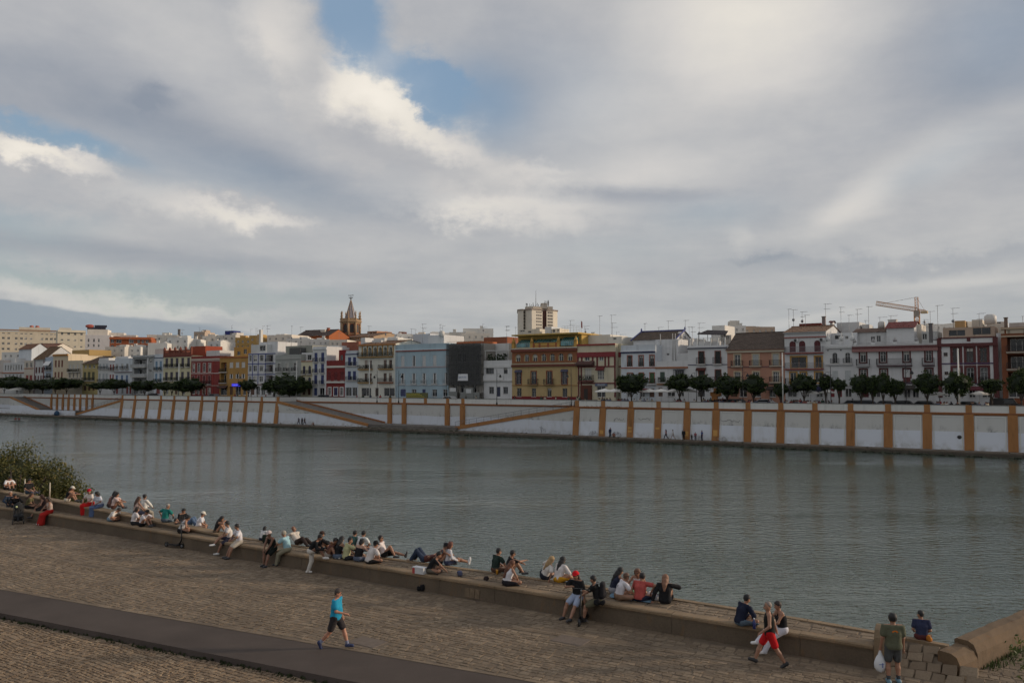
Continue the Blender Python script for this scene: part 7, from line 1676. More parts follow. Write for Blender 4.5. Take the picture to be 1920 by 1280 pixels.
P('woman with a dark bun in a black strapless band top', 671, 1053, 'seat', 35, pose('cross', hR=(.3, .3, .3)), top=('strapless', Bk), bot=('jeans', (.10, .12, .17)), hair=('bun', HAIRK), fem=True, skin=SKINL)
P('boy in a dark teal shirt at the river edge behind the polo shirt', 659, 1033, 'seat', RIV, pose('cross'), top=('tee', (.06, .12, .11)), bot=('shorts', Nv), sc=.95)
P('boy in a white t-shirt at the river edge behind the bun', 675, 1035, 'seat', RIV, pose('cross'), top=('tee', (.60, .62, .62)), bot=('shorts', Nv), sc=.98)
P('man in white t-shirt and black cap cross-legged at the wall edge', 692, 1057, 'seat', 55, pose('cross', lean=20), top=('tee', (.58, .54, .52), .026), bot=('trousers', Bk), cap=(.014, .014, .016), shoe=None)
P('man in white t-shirt and sunglasses leaning back on his hands', 721, 1045, 'seat', 100, pose('back'), top=('tee', (.64, .58, .57)), bot=('shorts', Bk), glasses=True)
# ---- middle
P('person lying on the platform with knees up in dark jeans', 796, 1054, 'seat', 290, pose('lie', fL=(-.10, .54, .08), fR=(.14, .48, .08)), top=('tee', (.10, .04, .035)), bot=('jeans', (.035, .05, .085)), shoe=(.3, .22, .16))
P('man in black printed t-shirt and grey trousers with an arm stretched out', 806, 1075, 'seat', 95, pose('cross', lean=26, bend=16, hR=(.25, .62, .18), eR=(.8, -.3, .6)), top=('tee', Bk, .024), bot=('trousers', (.13, .115, .09)), shoe=(.03, .025, .025))
P('woman in dark cap checking her phone behind the black printed t-shirt', 823, 1060, 'seat', 80, pose('knees', hR=(.1, .42, .5), pitch=15), top=('tank', (.20, .08, .05)), bot=('shorts', Bk), hair=('short', HAIRK), cap=(.02, .02, .025), fem=True)
P('woman with red-brown hair, white top and bare legs at the river edge', 839, 1060, 'seat', 75, pose('legs', pitch=12), top=('long', (.56, .56, .60)), bot=('shorts', (.05, .06, .11)), hair=('bob', (.12, .04, .025)), fem=True, shoe=(.6, .6, .6))
P('man in dark green t-shirt seen from behind with an orange cup', 929, 1074, 'seat', 55, pose('cross', lean=6, yaw=20), top=('tee', (.022, .038, .032)), bot=('shorts', (.10, .055, .04)))
P('man in black t-shirt resting an arm on his raised knee', 955, 1078, 'seat', 80, pose('knees', hR=(.12, .56, .52), lean=4), top=('tee', Bk), bot=('shorts', (.02, .02, .025)), glasses=True)
P('woman with very long chestnut hair, white top and dark skirt', 950, 1099, 'seat', 60, pose('cross'), top=('tank', (.62, .60, .62)), bot=('mini', (.02, .018, .022)), hair=('verylong', (.11, .04, .02)), fem=True)
P('blonde woman in black pinafore over a white top', 1021, 1087, 'seat', 60, pose('side'), top=('tee', (.60, .57, .54)), bot=('skirt', (.018, .02, .03)), hair=('long', HAIRBL), fem=True, strap=(.02, .02, .03))
P('woman with black hair, white blouse and yellow skirt', 1047, 1092, 'seat', 50, pose('cross', fL=(.5, .42, .07), fR=(.36, .46, .07), kL=(.4, 1, .3), kR=(1, .6, .3)), top=('long', (.62, .58, .57), .03), bot=('skirt', (.56, .28, .02)), hair=('long', HAIRK), fem=True, strap=Bk)
P('man in red cap, sunglasses and pale blue shorts on the wall edge', 1084, 1124, 'seat', 222, pose('edge', fL=(-.14, .62, -.52), fR=(.24, .46, -.52), hL=(-.34, .12, .06), hR=(.10, .24, .42), yaw=-15), top=('tee', Bk), bot=('shorts', (.34, .40, .54)), hair=('long', HAIRB), cap=(.52, .012, .018), glasses=True, sc=1.03)
_bp = P('man in black t-shirt with a dark rucksack facing left', 1121, 1133, 'seat', 285, pose('edge', fL=(-.1, .44, -.5), fR=(.1, .46, -.5), hL=(-.05, .56, .2), hR=(.1, .56, .18), lean=8), top=('tee', (.015, .015, .016)), bot=('shorts', (.13, .12, .08)))
# ---- picnic on the blue blanket
P('woman in dark sleeveless top at the left of the picnic', 1150, 1113, 'seat', 75, pose('knees'), top=('tank', Nv), bot=('trousers', (.3, .3, .33)), hair=('long', HAIRK), fem=True)
P('man in white t-shirt with a navy cross-body bag on the blanket', 1160, 1125, 'seat', 80, pose('cross', lean=18, hR=(.25, .5, .15)), top=('tee', (.64, .62, .66)), bot=('shorts', (.24, .15, .10)), hair=('short', (.10, .05, .03)), strap=Nv)
P('woman with sunglasses and long brown hair facing the camera in the picnic', 1198, 1113, 'seat', 200, pose('cross'), top=('tank', (.62, .62, .62)), bot=('shorts', Bk), hair=('long', (.12, .06, .035)), fem=True, glasses=True)
P('man in a coral red t-shirt seen from behind on the blanket', 1199, 1128, 'seat', 35, pose('cross', hR=(.34, .22, .32), eR=(1, 0, .2)), top=('tee', (.42, .085, .075), .024), bot=('trousers', (.02, .025, .05)))
P('long-haired man in black long sleeves at the right end of the picnic', 1247, 1132, 'seat', 20, pose('knees', hL=(-.40, -.1, .05), hR=(.30, .42, .5), lean=2), top=('long', Bk, .024), bot=('trousers', (.02, .02, .024)), hair=('long', (.20, .10, .06)), shoe=(.05, .05, .05))
# ---- right
P('man in navy jumper and jeans cross-legged beside a blue bottle', 1388, 1173, 'seat', 70, pose('cross', lean=16, yaw=10), top=('long', (.014, .018, .038), .024), bot=('jeans', (.10, .14, .18)))
P('woman in black camisole and white trousers on the wall, legs crossed', 1467, 1188, 'seat', 262, pose('edge', fL=(-.02, .55, -.48), fR=(.02, .74, -.22), kR=(.5, .8, .6), hL=(-.05, .38, .2), hR=(.05, .42, .2)), top=('strapless', Bk), bot=('trousers', (.60, .60, .66)), hair=('short', (.02, .012, .012)), fem=True, shoe=(.68, .68, .68), strap=Bk)
_rw = P('man in black vest and bright red shorts striding left along the walkway', 1444, 1248, 'walk', 283, pose('walk', fL=(-.08, -.38, .12), fR=(.08, .40, .09), tL=(0, .75, -.6), tR=(0, 1, .25), hL=(-.28, .22, .95), hR=(.28, -.20, .86), lean=2), top=('tank', (.014, .015, .014), .026), bot=('shorts', (.50, .012, .016)), hair=('balding', (.2, .16, .14)), sc=1.02, h=.016, shoe=(.02, .02, .022), skin=SKIN)
_bagman = P('man in olive t-shirt with an orange print carrying a white bag', 1677, 1281, 'walk', 8, pose('stand', fL=(-.13, .0, .085), fR=(.12, .06, .085), hL=(-.30, .08, .78), hR=(.26, .10, .80), lean=0), top=('tee', (.105, .11, .072), .028), bot=('shorts', (.075, .08, .082)), hair=('short', HAIRK), sc=1.03, h=.016, socks=(.05, .06, .07), shoe=(.12, .22, .28), belly=.02)
P('boy in a navy t-shirt sitting alone on the quay edge', 1729, 1201, 'seat', 20, pose('edge', fL=(-.1, .40, -.42), fR=(.1, .40, -.42), yaw=-60, hL=(-.2, .26, .2), hR=(.2, .26, .2), eL=(-.3, -1, 0), eR=(.3, -1, 0)), top=('tee', (.030, .036, .075)), bot=('shorts', (.10, .03, .03)), sc=.86, hair=('short', HAIRK))
_jog = P('man in a bright blue t-shirt and dark shorts walking right on the path', 629, 1215, 'walk', 97, pose('walk', fL=(-.08, .34, .085), fR=(.08, -.42, .17), tR=(0, .35, -.95), kR=(.1, 1, -.2), hR=(.22, .34, 1.04), hL=(-.24, .10, .88), eR=(.6, -1, -.3), pitch=16), top=('tee', (.02, .27, .44), .026), bot=('shorts', (.035, .030, .032)), hair=('short', (.05, .035, .028)), sc=1.02, h=.016, socks=(.22, .24, .34), shoe=(.02, .03, .09), belly=.055, skin=(.40, .19, .12))
# orange print on the olive shirt
def shirt_print():
    o, J = _bagman; m_ = MB(); c = J['ch'] + J['sp2'] * .06 - J['fw'] * .155; pts = []
    for i in range(9):
        a = math.pi * i / 8; pts.append((.075 * math.cos(a), .05 * math.sin(a))); 
    inner = [(x * .55 + .0, y * .45) for x, y in pts]
    vs = [Vector(c + J['rt'] * x + J['sp2'] * y - J['fw'] * .004) for x, y in pts] + [Vector(c + J['rt'] * x + J['sp2'] * y - J['fw'] * .004) for x, y in inner]
    m_.add(vs, [(i, i + 1, 10 + i, 9 + i) for i in range(8)]); m_.build('shirt_print', cloth((.62, .16, .02)), o)
shirt_print()
# ================================================================= THINGS ON THE NEAR BANK
def at_seat(px, py): return to_z(px, py, SEAT)
def local_hand(pj, key): o, J = pj; return o.matrix_world @ Vector(J[key])
bpy.context.view_layer.update()
# white carrier bag held by the man in the olive shirt
def carrier_bag():
    o, J = _bagman; M = Matrix.Translation(o.location) @ o.rotation_euler.to_matrix().to_4x4() @ Matrix.Diagonal((*o.scale, 1)); wr = M @ Vector(J['wL'] + unit(J['wL'] - J['eL']) * .10)
    m_ = MB(); rows = [(.03, .02, .0), (.05, .035, -.10), (.11, .06, -.18), (.155, .085, -.30), (.15, .085, -.42), (.09, .05, -.52), (.02, .02, -.555)]
    k = 14; vs = []; rr = random.Random(5)
    for a, b_, z in rows:
        for q in range(k):
            w = 2 * math.pi * q / k; j = 1 + rr.uniform(-.12, .12); vs.append((a * j * math.cos(w), b_ * j * math.sin(w), z))
    f = [(i * k + q, i * k + (q + 1) % k, (i + 1) * k + (q + 1) % k, (i + 1) * k + q) for i in range(len(rows) - 1) for q in range(k)] + [tuple(range((len(rows) - 1) * k, len(rows) * k))]
    m_.add(vs, f, 0, True)
    mt, nt, b = _mat('thin_plastic'); b.inputs['Base Color'].default_value = (.62, .64, .67, 1); b.inputs['Roughness'].default_value = .4; tbump(nt, b, tnoise(nt, tpos(nt), 12, 4), .8, .03)
    root = m_.build('carrier_bag', mt, None, wr); tag(root, 'white plastic carrier bag hanging from the hand of the olive shirt man', 'bag')
    h_ = MB(); h_.tube([(-.05, 0, -.10), (-.03, 0, .0), (0, 0, .02), (.03, 0, 0), (.05, 0, -.10)], .008, 5); h_.build('handle', mt, root)
    p_ = MB(); p_.box(-.07, .06, -.094, -.088, -.34, -.325); p_.box(.01, .035, -.094, -.088, -.42, -.30); p_.build('print', plain((.12, .18, .42), .6), root)
carrier_bag()
def rucksack():
    o, J = _bp; M = Matrix.Translation(o.location) @ o.rotation_euler.to_matrix().to_4x4() @ Matrix.Diagonal((*o.scale, 1))
    c = Vector(J['ch'] - J['fw'] * .20 - J['sp2'] * .02); V, Q = sdf_mesh([(np.array((-.08, 0, -.17)), np.array((.08, 0, -.17)), .10, .10), (np.array((-.08, 0, -.17)), np.array((-.06, .0, .17)), .10, .08), (np.array((.08, 0, -.17)), np.array((.06, 0, .17)), .10, .08), (np.array((-.05, -.07, -.15)), np.array((.05, -.07, -.15)), .06, .06)], .02, 0, .04)
    r_ = link('rucksack', np_mesh('rucksack', V, Q, cloth((.022, .021, .024))), None, M @ c, o.rotation_euler.z); tag(r_, 'dark rucksack on the back of the man facing left', 'rucksack')
    s_ = MB()
    for x in (-.09, .09): s_.tube([(x, .06, .18), (x * 1.3, .18, .22), (x * 1.5, .30, .05), (x * 1.4, .20, -.15), (x, .06, -.2)], .018, 5)
    s_.build('strap', cloth((.25, .25, .25)), r_)
rucksack()
def scooter(label, p, head, tilt=0.0, group='parked scooters'):
    t = thing('kick_scooter', label, 'scooter', p, -R(head), group); bk = plain((.016, .016, .018), .45, .2); gy = plain((.22, .22, .23), .4, .5)
    m_ = MB(); m_.box(-.085, .085, -.35, .32, .105, .16); m_.box(-.07, .07, .30, .36, .11, .22); m_.build('deck', bk, t)
    m2 = MB(); m2.tube([(0, .36, .18), (0, .46, .40), (0, .38, 1.12)], [.035, .03, .025], 8); m2.build('stem', bk, t)
    m3 = MB(); m3.tube([(-.25, .36, 1.13), (-.08, .385, 1.15), (.08, .385, 1.15), (.25, .36, 1.13)], .016, 6); hb = m3.build('handlebar', bk, t)
    for x in (-1, 1): g_ = MB(); g_.tube([(x * .15, .373, 1.14), (x * .27, .357, 1.127)], .022, 6); g_.build('grip', plain((.03, .03, .03), .8), hb)
    m6 = MB(); m6.ell((0, .40, 1.10), (.03, .04, .035)); m6.build('lamp', gy, t)
    for y in (.50, -.42):
        w_ = MB(); k = 16; ro, ri = .105, .06
        for q in range(k):
            a, b_ = 2 * math.pi * q / k, 2 * math.pi * (q + 1) / k
            P0 = lambda r_, w, x: (x, y + r_ * math.cos(w), .108 + r_ * math.sin(w))
            w_.quad(P0(ro, a, -.024), P0(ro, b_, -.024), P0(ro, b_, .024), P0(ro, a, .024)); w_.quad(P0(ri, a, -.024), P0(ri, b_, -.024), P0(ro, b_, -.024), P0(ro, a, -.024)); w_.quad(P0(ro, a, .024), P0(ro, b_, .024), P0(ri, b_, .024), P0(ri, a, .024))
        wo = w_.build('wheel', plain((.02, .02, .02), .8), t); r_ = MB(); r_.tube([(-.02, y, .108), (.02, y, .108)], .062, 12); r_.build('rim', gy, wo)
        fd = MB(); pts = [(y + .125 * math.cos(w), .108 + .125 * math.sin(w)) for w in np.linspace(.5, 2.6, 7)]
        for i in range(6): fd.quad((-.035, pts[i][0], pts[i][1]), (.035, pts[i][0], pts[i][1]), (.035, pts[i + 1][0], pts[i + 1][1]), (-.035, pts[i + 1][0], pts[i + 1][1]))
        fd.build('mudguard', bk, t)
    ks = MB(); ks.tube([(-.06, -.05, .11), (-.16, -.02, .01)], .010, 5); ks.build('kickstand', gy, t)
    t.rotation_euler = (0, R(tilt), -R(head)); return t
scooter('black kick scooter standing upright in front of the red cap', to_z(1094, 1166, WALK), 200, -2)
scooter('black kick scooter parked sideways against the wall below the pale grey top', to_z(325, 1026, WALK), 112, -3)
def pushchair():
    p = to_z(34, 981, WALK); t = thing('pushchair', 'dark pushchair with a raised hood parked at the front wall', 'pushchair', p, R(-150)); bk = plain((.02, .02, .022), .5, .2)
    f_ = MB()
    for x in (-.24, .24): f_.tube([(x, .35, .12), (x, -.05, .55), (x, -.42, 1.0)], .016, 6); f_.tube([(x, -.38, .12), (x, .02, .52)], .016, 6); f_.tube([(x, .35, .12), (x, -.38, .12)], .012, 5)
    f_.tube([(-.24, -.42, 1.0), (.24, -.42, 1.0)], .02, 6); f_.build('frame', bk, t)
    V, Q = sdf_mesh([(np.array((-.14, .2, .42)), np.array((.14, .2, .42)), .08, .08), (np.array((-.14, .2, .42)), np.array((-.14, -.12, .45)), .08, .08), (np.array((.14, .2, .42)), np.array((.14, -.12, .45)), .08, .08), (np.array((-.13, -.14, .48)), np.array((-.13, -.26, .85)), .08, .07), (np.array((.13, -.14, .48)), np.array((.13, -.26, .85)), .08, .07), (np.array((0, -.14, .48)), np.array((0, -.26, .85)), .08, .07), (np.array((0, .2, .4)), np.array((0, .36, .2)), .06, .05)], .025, 0, .05)
    link('seat', np_mesh('seat', V, Q, cloth((.03, .032, .035))), t)
    hd = MB(); vs = []; n, m_ = 8, 6
    for j in range(m_ + 1):
        w = R(-10 + 110 * j / m_)
        for i in range(n + 1): a = math.pi * i / n; vs.append((.24 * math.cos(a), -.22 + .34 * math.sin(a) * math.cos(w) * 1.0, .82 + .34 * math.sin(a) * math.sin(w)))
    hd.add(vs, [(j * (n + 1) + i, j * (n + 1) + i + 1, (j + 1) * (n + 1) + i + 1, (j + 1) * (n + 1) + i) for j in range(m_) for i in range(n)], 0, True); hd.build('hood', cloth((.026, .028, .03)), t)
    lg = MB(); lg.ell((.10, .10, .93), (.06, .03, .06)); lg.build('hood_badge', cloth((.45, .5, .28)), t)
    for x in (-.26, .26):
        for y in (.35, -.38): w_ = MB(); w_.tube([(x - .02, y, .11), (x + .02, y, .11)], .11, 14); w_.build('wheel', plain((.03, .03, .03), .8), t)
    b_ = MB(); b_.box(-.2, .2, -.25, .2, .16, .30); b_.build('basket', cloth((.02, .02, .02)), t)
pushchair()
# blanket
def blanket():
    m_ = MB(); n = 14; c = [at_seat(1141, 1120), at_seat(1219, 1131), at_seat(1228, 1113), at_seat(1152, 1105)]; vs = []
    for j in range(n + 1):
        for i in range(n + 1):
            u, v = i / n, j / n; p = (c[0] * (1 - u) + c[1] * u) * (1 - v) + (c[3] * (1 - u) + c[2] * u) * v; vs.append((p.x + random.uniform(-.03, .03), p.y + random.uniform(-.03, .03), SEAT + .022 + .02 * random.random()))
    m_.add(vs, [(j * (n + 1) + i, j * (n + 1) + i + 1, (j + 1) * (n + 1) + i + 1, (j + 1) * (n + 1) + i) for j in range(n) for i in range(n)], 0, True); tag(m_.build('picnic_blanket', cloth((.13, .22, .30))), 'blue blanket spread under the picnic group', 'blanket')
blanket()
def bottle(label, px, py, col, h_=.26, r_=.038, capc=(.6, .62, .66)):
    t = thing('bottle', label, 'bottle', at_seat(px, py)); m_ = MB(); m_.lathe([(r_, 0), (r_, h_ * .68), (r_ * .45, h_ * .85), (r_ * .42, h_ * .92)], k=10); m_.build('body', plain(col, .25), t)
    c = MB(); c.lathe([(r_ * .5, h_ * .92), (r_ * .5, h_)], k=8); c.build('cap', plain(capc, .4), t)
bottle('blue drinking bottle on the wall beside the navy jumper', 1414, 1178, (.035, .045, .16), .30, .045)
bottle('green bottle standing on the picnic blanket', 1187, 1119, (.10, .30, .16), .28, .042)
def cup():
    t = thing('cup', 'orange cup beside the dark green t-shirt', 'cup', at_seat(932, 1076)); m_ = MB(); m_.lathe([(.035, 0), (.048, .16), (.048, .165)], k=12); m_.build('cup_wall', plain((.60, .28, .03), .5), t); s_ = MB(); s_.lathe([(.042, .16), (.042, .172)], k=10); s_.build('lid', plain((.6, .36, .1), .5), t)
cup()
def soft_bag(label, px, py, col, r_, surf=SEAT, name='bag', cat='bag', handle=True, seed=1):
    p = to_z(px, py, surf); rr = random.Random(seed); caps = []
    for i in range(5): a = np.array((rr.uniform(-r_, r_) * .7, rr.uniform(-r_, r_) * .4, r_ * .45)); caps.append((a, a + np.array((rr.uniform(-.3, .3) * r_, rr.uniform(-.2, .2) * r_, r_ * rr.uniform(.2, .7))), r_ * .42, r_ * .35))
    V, Q = sdf_mesh(caps, max(.012, r_ * .12), 0, r_ * .25, [(np.array((0, 0, 0.)), np.array((0, 0, -1.)))]); o = link(name, np_mesh(name, V, Q, cloth(col)), None, p + Vector((0, .05, .01))); tag(o, label, cat)
    if handle: h_ = MB(); h_.tube([(-r_ * .3, 0, r_ * .9), (-r_ * .2, 0, r_ * 1.3), (r_ * .2, 0, r_ * 1.3), (r_ * .3, 0, r_ * .9)], .012, 5); h_.build('handle', cloth(tuple(c * .7 for c in col)), o)
soft_bag('black bag lying at the foot of the wall below the printed t-shirt', 790, 1108, (.012, .012, .014), .16, WALK, seed=2)
soft_bag('white crumpled bag in front of the coral shirt', 1222, 1121, (.6, .62, .65), .15, seed=3)
soft_bag('white bag of food next to the long-haired man', 1234, 1126, (.55, .56, .6), .15, seed=4)
soft_bag('blue-grey bundled cloth on the wall right of the printed t-shirt', 860, 1080, (.07, .08, .14), .14, name='cloth_bundle', cat='cloth', handle=False, seed=5)
soft_bag('dark bundle near the edge left of the chestnut hair', 911, 1089, (.03, .02, .022), .12, name='cloth_bundle', cat='cloth', handle=False, seed=6)
soft_bag('black handbag behind the man in the black t-shirt with the rucksack', 1123, 1135, (.014, .014, .016), .17, seed=7)
soft_bag('orange bag beside the boy in navy', 1746, 1203, (.46, .17, .03), .13, seed=8)
soft_bag('dark green rucksack leaning behind the man in the black vest', 503, 1018, (.018, .026, .018), .26, seed=9, name='rucksack', cat='rucksack')
def cooler():
    t = thing('cool_box', 'small white cool box with a red end by the printed t-shirt', 'cool box', at_seat(787, 1074), R(-32)); m_ = MB(); m_.box(-.14, .26, -.12, .12, 0, .20); m_.build('box', plain((.56, .57, .58), .5), t); m2 = MB(); m2.box(-.26, -.142, -.12, .12, 0, .20); m2.build('end_panel', plain((.40, .05, .05), .5), t); m3 = MB(); m3.box(-.27, .27, -.13, .13, .202, .235); m3.build('lid', plain((.58, .58, .6), .5), t)
cooler()
def paper(label, p, rz, w_=.3, d=.21, open_=True, group=None):
    t = MB(); z = .02
    for i in range(6): x0, x1 = -w_ / 2 + w_ * i / 6, -w_ / 2 + w_ * (i + 1) / 6; f = lambda x: .045 * abs(math.sin(math.pi * x / w_)) ; t.add([(x0, -d / 2, f(x0)), (x1, -d / 2, f(x1)), (x1, d / 2, f(x1)), (x0, d / 2, f(x0)), (x0, -d / 2, f(x0) + .008), (x1, -d / 2, f(x1) + .008), (x1, d / 2, f(x1) + .008), (x0, d / 2, f(x0) + .008)], SF + [(3, 2, 1, 0)])
    return tag(t.build('book', plain((.6, .6, .58), .8), None, p, rz), label, 'book')
pb = at_seat(277, 985); bk_ = paper('open white book held by the reader', pb + Vector((.05, .1, .42)), R(-10)); bk_.rotation_euler = (R(35), 0, R(-60))
paper('white paper lying beside the man in the white cap', at_seat(386, 998) + Vector((0, 0, .005)), R(20), .34, .24)
def phone(label, px, py, dz):
    p = place(px, py, 'par' if px < 200 else 'seat'); m_ = MB(); m_.box(-.037, .037, -.005, .005, -.075, .075); o = m_.build('phone', plain((.012, .012, .014), .2), None, p + Vector((0, 0, dz)), R(30)); tag(o, label, 'phone'); s_ = MB(); s_.box(-.033, .033, -.0062, -.0052, -.068, .068); s_.build('screen', plain((.05, .06, .08), .1), o)
phone('dark phone held up by the woman in the white cap', 141, 941, .46)
phone('dark phone held by the woman in the dark cap behind the printed shirt', 829, 1062, .56)
# two thin posts by the bush
for px, py, lb in ((46, 926, 'thin pale post left of the black t-shirt before the bush'), (93, 934, 'thin pale post at the right side of the bush')):
    p = place(px, py, 'par'); t = thing('post', lb, 'post', p, 0, 'posts on the parapet'); m_ = MB(); m_.tube([(0, 0, 0), (0, 0, .86)], .035, 8); m_.build('shaft', plain((.48, .42, .34), .6), t); c = MB(); c.lathe([(.045, .86), (.03, .90)], k=8); c.lathe([(.06, 0), (.06, .02)], k=8); c.build('cap', plain((.40, .36, .3), .6), t)
# litter
for i, (px, py) in enumerate(((1535, 1239), (931, 1092), (882, 1086), (940, 1097))):
    pass
# ================================================================= TREES AND PLANTS
def leaf_mat(c0, c1, c2):
    mt, nt, b = _mat('leaves'); g = nd(nt, 'ShaderNodeNewGeometry'); cr = nd(nt, 'ShaderNodeValToRGB'); nt.links.new(g.outputs['Random Per Island'], cr.inputs[0]); e = cr.color_ramp
    e.elements[0].color = (*c0, 1); e.elements[1].color = (*c2, 1); m_ = e.elements.new(.6); m_.color = (*c1, 1)
    nt.links.new(cr.outputs[0], b.inputs['Base Color']); b.inputs['Roughness'].default_value = .6; b.inputs['Specular IOR Level'].default_value = .3
    tr = nd(nt, 'ShaderNodeBsdfTranslucent'); nt.links.new(cr.outputs[0], tr.inputs[0]); mx = nd(nt, 'ShaderNodeMixShader'); mx.inputs[0].default_value = .25
    nt.links.new(b.outputs[0], mx.inputs[1]); nt.links.new(tr.outputs[0], mx.inputs[2]); nt.links.new(mx.outputs[0], nt.nodes['Material Output'].inputs[0]); return mt
LEAF_T = leaf_mat((.018, .032, .010), (.038, .062, .018), (.075, .10, .028)); LEAF_B = leaf_mat((.045, .054, .018), (.085, .090, .028), (.17, .14, .045)); LEAF_R = leaf_mat((.03, .045, .010), (.06, .085, .02), (.12, .13, .035))
BARK = plain((.055, .042, .032), .9, 0, .3, 8, .4)
def leaves_np(cen, rad, n_cl, per, size, seed, shell=.55, spread=.17, squash=(1, 1, 1), fold=True):
    r = np.random.default_rng(seed); d = r.normal(size=(n_cl, 3)); d /= np.linalg.norm(d, axis=1)[:, None]
    q = (shell + (1 - shell) * r.random(n_cl) ** .6) * (1 + .16 * r.normal(size=n_cl).clip(-1.2, 1.2)); c = d * q[:, None]
    p = np.repeat(c, per, 0) + r.normal(size=(n_cl * per, 3)) * spread
    p = p * np.array(rad) * np.array(squash) + np.array(cen); n = len(p)
    u = r.normal(size=(n, 3)); u[:, 2] -= .3; u /= np.linalg.norm(u, axis=1)[:, None]; w_ = r.normal(size=(n, 3)); v = np.cross(u, w_); v /= np.linalg.norm(v, axis=1)[:, None]
    s = size * r.uniform(.6, 1.35, n)[:, None]
    V = np.stack([p - u * s, p + v * s * .5, p + u * s, p - v * s * .5], 1).reshape(-1, 3); F = np.arange(n * 4).reshape(-1, 4); return V, F
def leaf_mesh(name, V, F, mat):
    me = bpy.data.meshes.new(name); me.from_pydata(V.tolist(), [], F.tolist()); me.materials.append(mat); me.update(); return me
CROWNS = []
for i in range(5):
    V1, F1 = leaves_np((0, 0, 0), (1, 1, .82), 95, 46, .085, 100 + i, .66, .11); CROWNS.append(leaf_mesh('crown', V1, F1, LEAF_T))
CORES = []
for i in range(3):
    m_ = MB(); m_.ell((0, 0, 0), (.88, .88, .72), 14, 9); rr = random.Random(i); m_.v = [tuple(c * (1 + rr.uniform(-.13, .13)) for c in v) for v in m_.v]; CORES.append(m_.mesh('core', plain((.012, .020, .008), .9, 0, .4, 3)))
def street_tree(label, px, yt, yb, w_, d=3.6, seed=0):
    s = fs(px, d, yb); zc = fz(px, (yt + yb) / 2, d); rz = max(.6, (fz(px, yt, d) - fz(px, yb, d)) / 2); rx = (fs(px + w_ / 2, d) - fs(px - w_ / 2, d)) / 2
    t = thing('orange_tree', label, 'tree', far(s, d, STREET), FROT, 'clipped trees along the far promenade'); r_ = random.Random(seed)
    c = link('crown', CROWNS[seed % 5], t, (0, 0, zc - STREET), r_.uniform(0, 6)); q = r_.uniform(.94, 1.08) * (1.12 if px > 480 else .98); c.scale = (rx * q, rx * q * r_.uniform(.85, 1.1), rz * (1.28 if px > 480 else 1.12))
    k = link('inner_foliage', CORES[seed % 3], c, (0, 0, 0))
    m_ = MB(); z1 = zc - STREET - rz * .5; bx = r_.uniform(-.2, .2)
    m_.tube([(0, 0, -.05), (bx * .4, 0, z1 * .45), (bx, 0, z1)], [.16, .12, .09], 7)
    for a in (-1, 1): m_.tube([(bx * .4, 0, z1 * .45), (bx * .4 + a * rx * .28, a * .1, z1 * .85), (bx * .4 + a * rx * .45, a * .2, z1 + rz * .4)], [.09, .07, .04], 6)
    m_.build('trunk', BARK, t); return t
TR = [(1184.5, 703, 733, 43, 'round clipped tree beside the first parasols near the corner house'), (1274.5, 705.5, 731, 37, 'round tree in front of the iron bay window'), (1315.5, 705, 731, 36, 'round tree before the white house with the dark canopy'), (1363, 704.5, 738, 42, 'tree at the left edge of the salmon house'),
      (1413.5, 705.5, 735, 43, 'tree in front of the middle of the salmon house'), (1463, 719, 742, 22, 'small low tree behind the tall white pole at the salmon house'), (1508, 706.5, 733, 44, 'tree before the house with ochre window frames'), (1549, 703.5, 730, 22, 'narrow tree at the right side of the ochre framed house'), (1573, 711, 731, 23, 'small tree under the arched doors house'),
      (1614, 705, 736, 32, 'leftmost tree of the four before the wide white house'), (1637, 706, 738, 26, 'second tree of the four before the wide white house'), (1656, 704.5, 737, 28, 'third tree of the four before the wide white house'), (1679, 712.5, 740, 29, 'fourth and lowest tree of the group before the wide white house'), (1737.5, 700, 735, 41, 'tall round tree at the right end of the wide white house'),
      (1794, 701.5, 737, 46, 'broad tree before the maroon edged house'), (1860, 712, 735, 38, 'loose spreading tree right of the maroon edged house'), (1915, 698, 738, 42, 'dark tree before the brick block at the right edge'),
      (515, 714, 734, 23, 'small tree left of the ramp head'), (543, 704.5, 737, 38, 'large dark tree at the head of the ramp'), (466, 712, 731, 19, 'tree below the blue lit sign'), (271, 713, 732, 26, 'tree before the grey modern block'), (309, 717, 732, 19, 'small tree left of the pale pole'), (322, 718, 731, 13, 'tiny tree beside the pale pole'), (343, 712, 733, 20, 'tree right of the pale pole'), (359, 710, 733, 26, 'tree at the left corner of the deep red house'),
      (188, 717, 729, 21, 'low tree before the slim house with red shutters'), (214, 712, 730, 28, 'tree before the white and blue house'), (125, 709, 729, 26, 'dark tree under the beige terrace house'), (104, 709, 729, 26, 'dark tree under the tall cream house'), (80, 712, 729, 22, 'dark tree under the steep brown roof'), (56, 713, 729, 26, 'dark tree above the left parasol'), (32, 708, 728, 28, 'dark tree left of the left parasol'), (8, 707, 729, 28, 'dark tree at the far left edge of the promenade')]
for i, (px, yt, yb, w_, lb) in enumerate(TR): street_tree(lb, px, yt, yb, w_, 8.2 if 500 < px < 560 else (7.2 if px < 235 else 3.6), i)
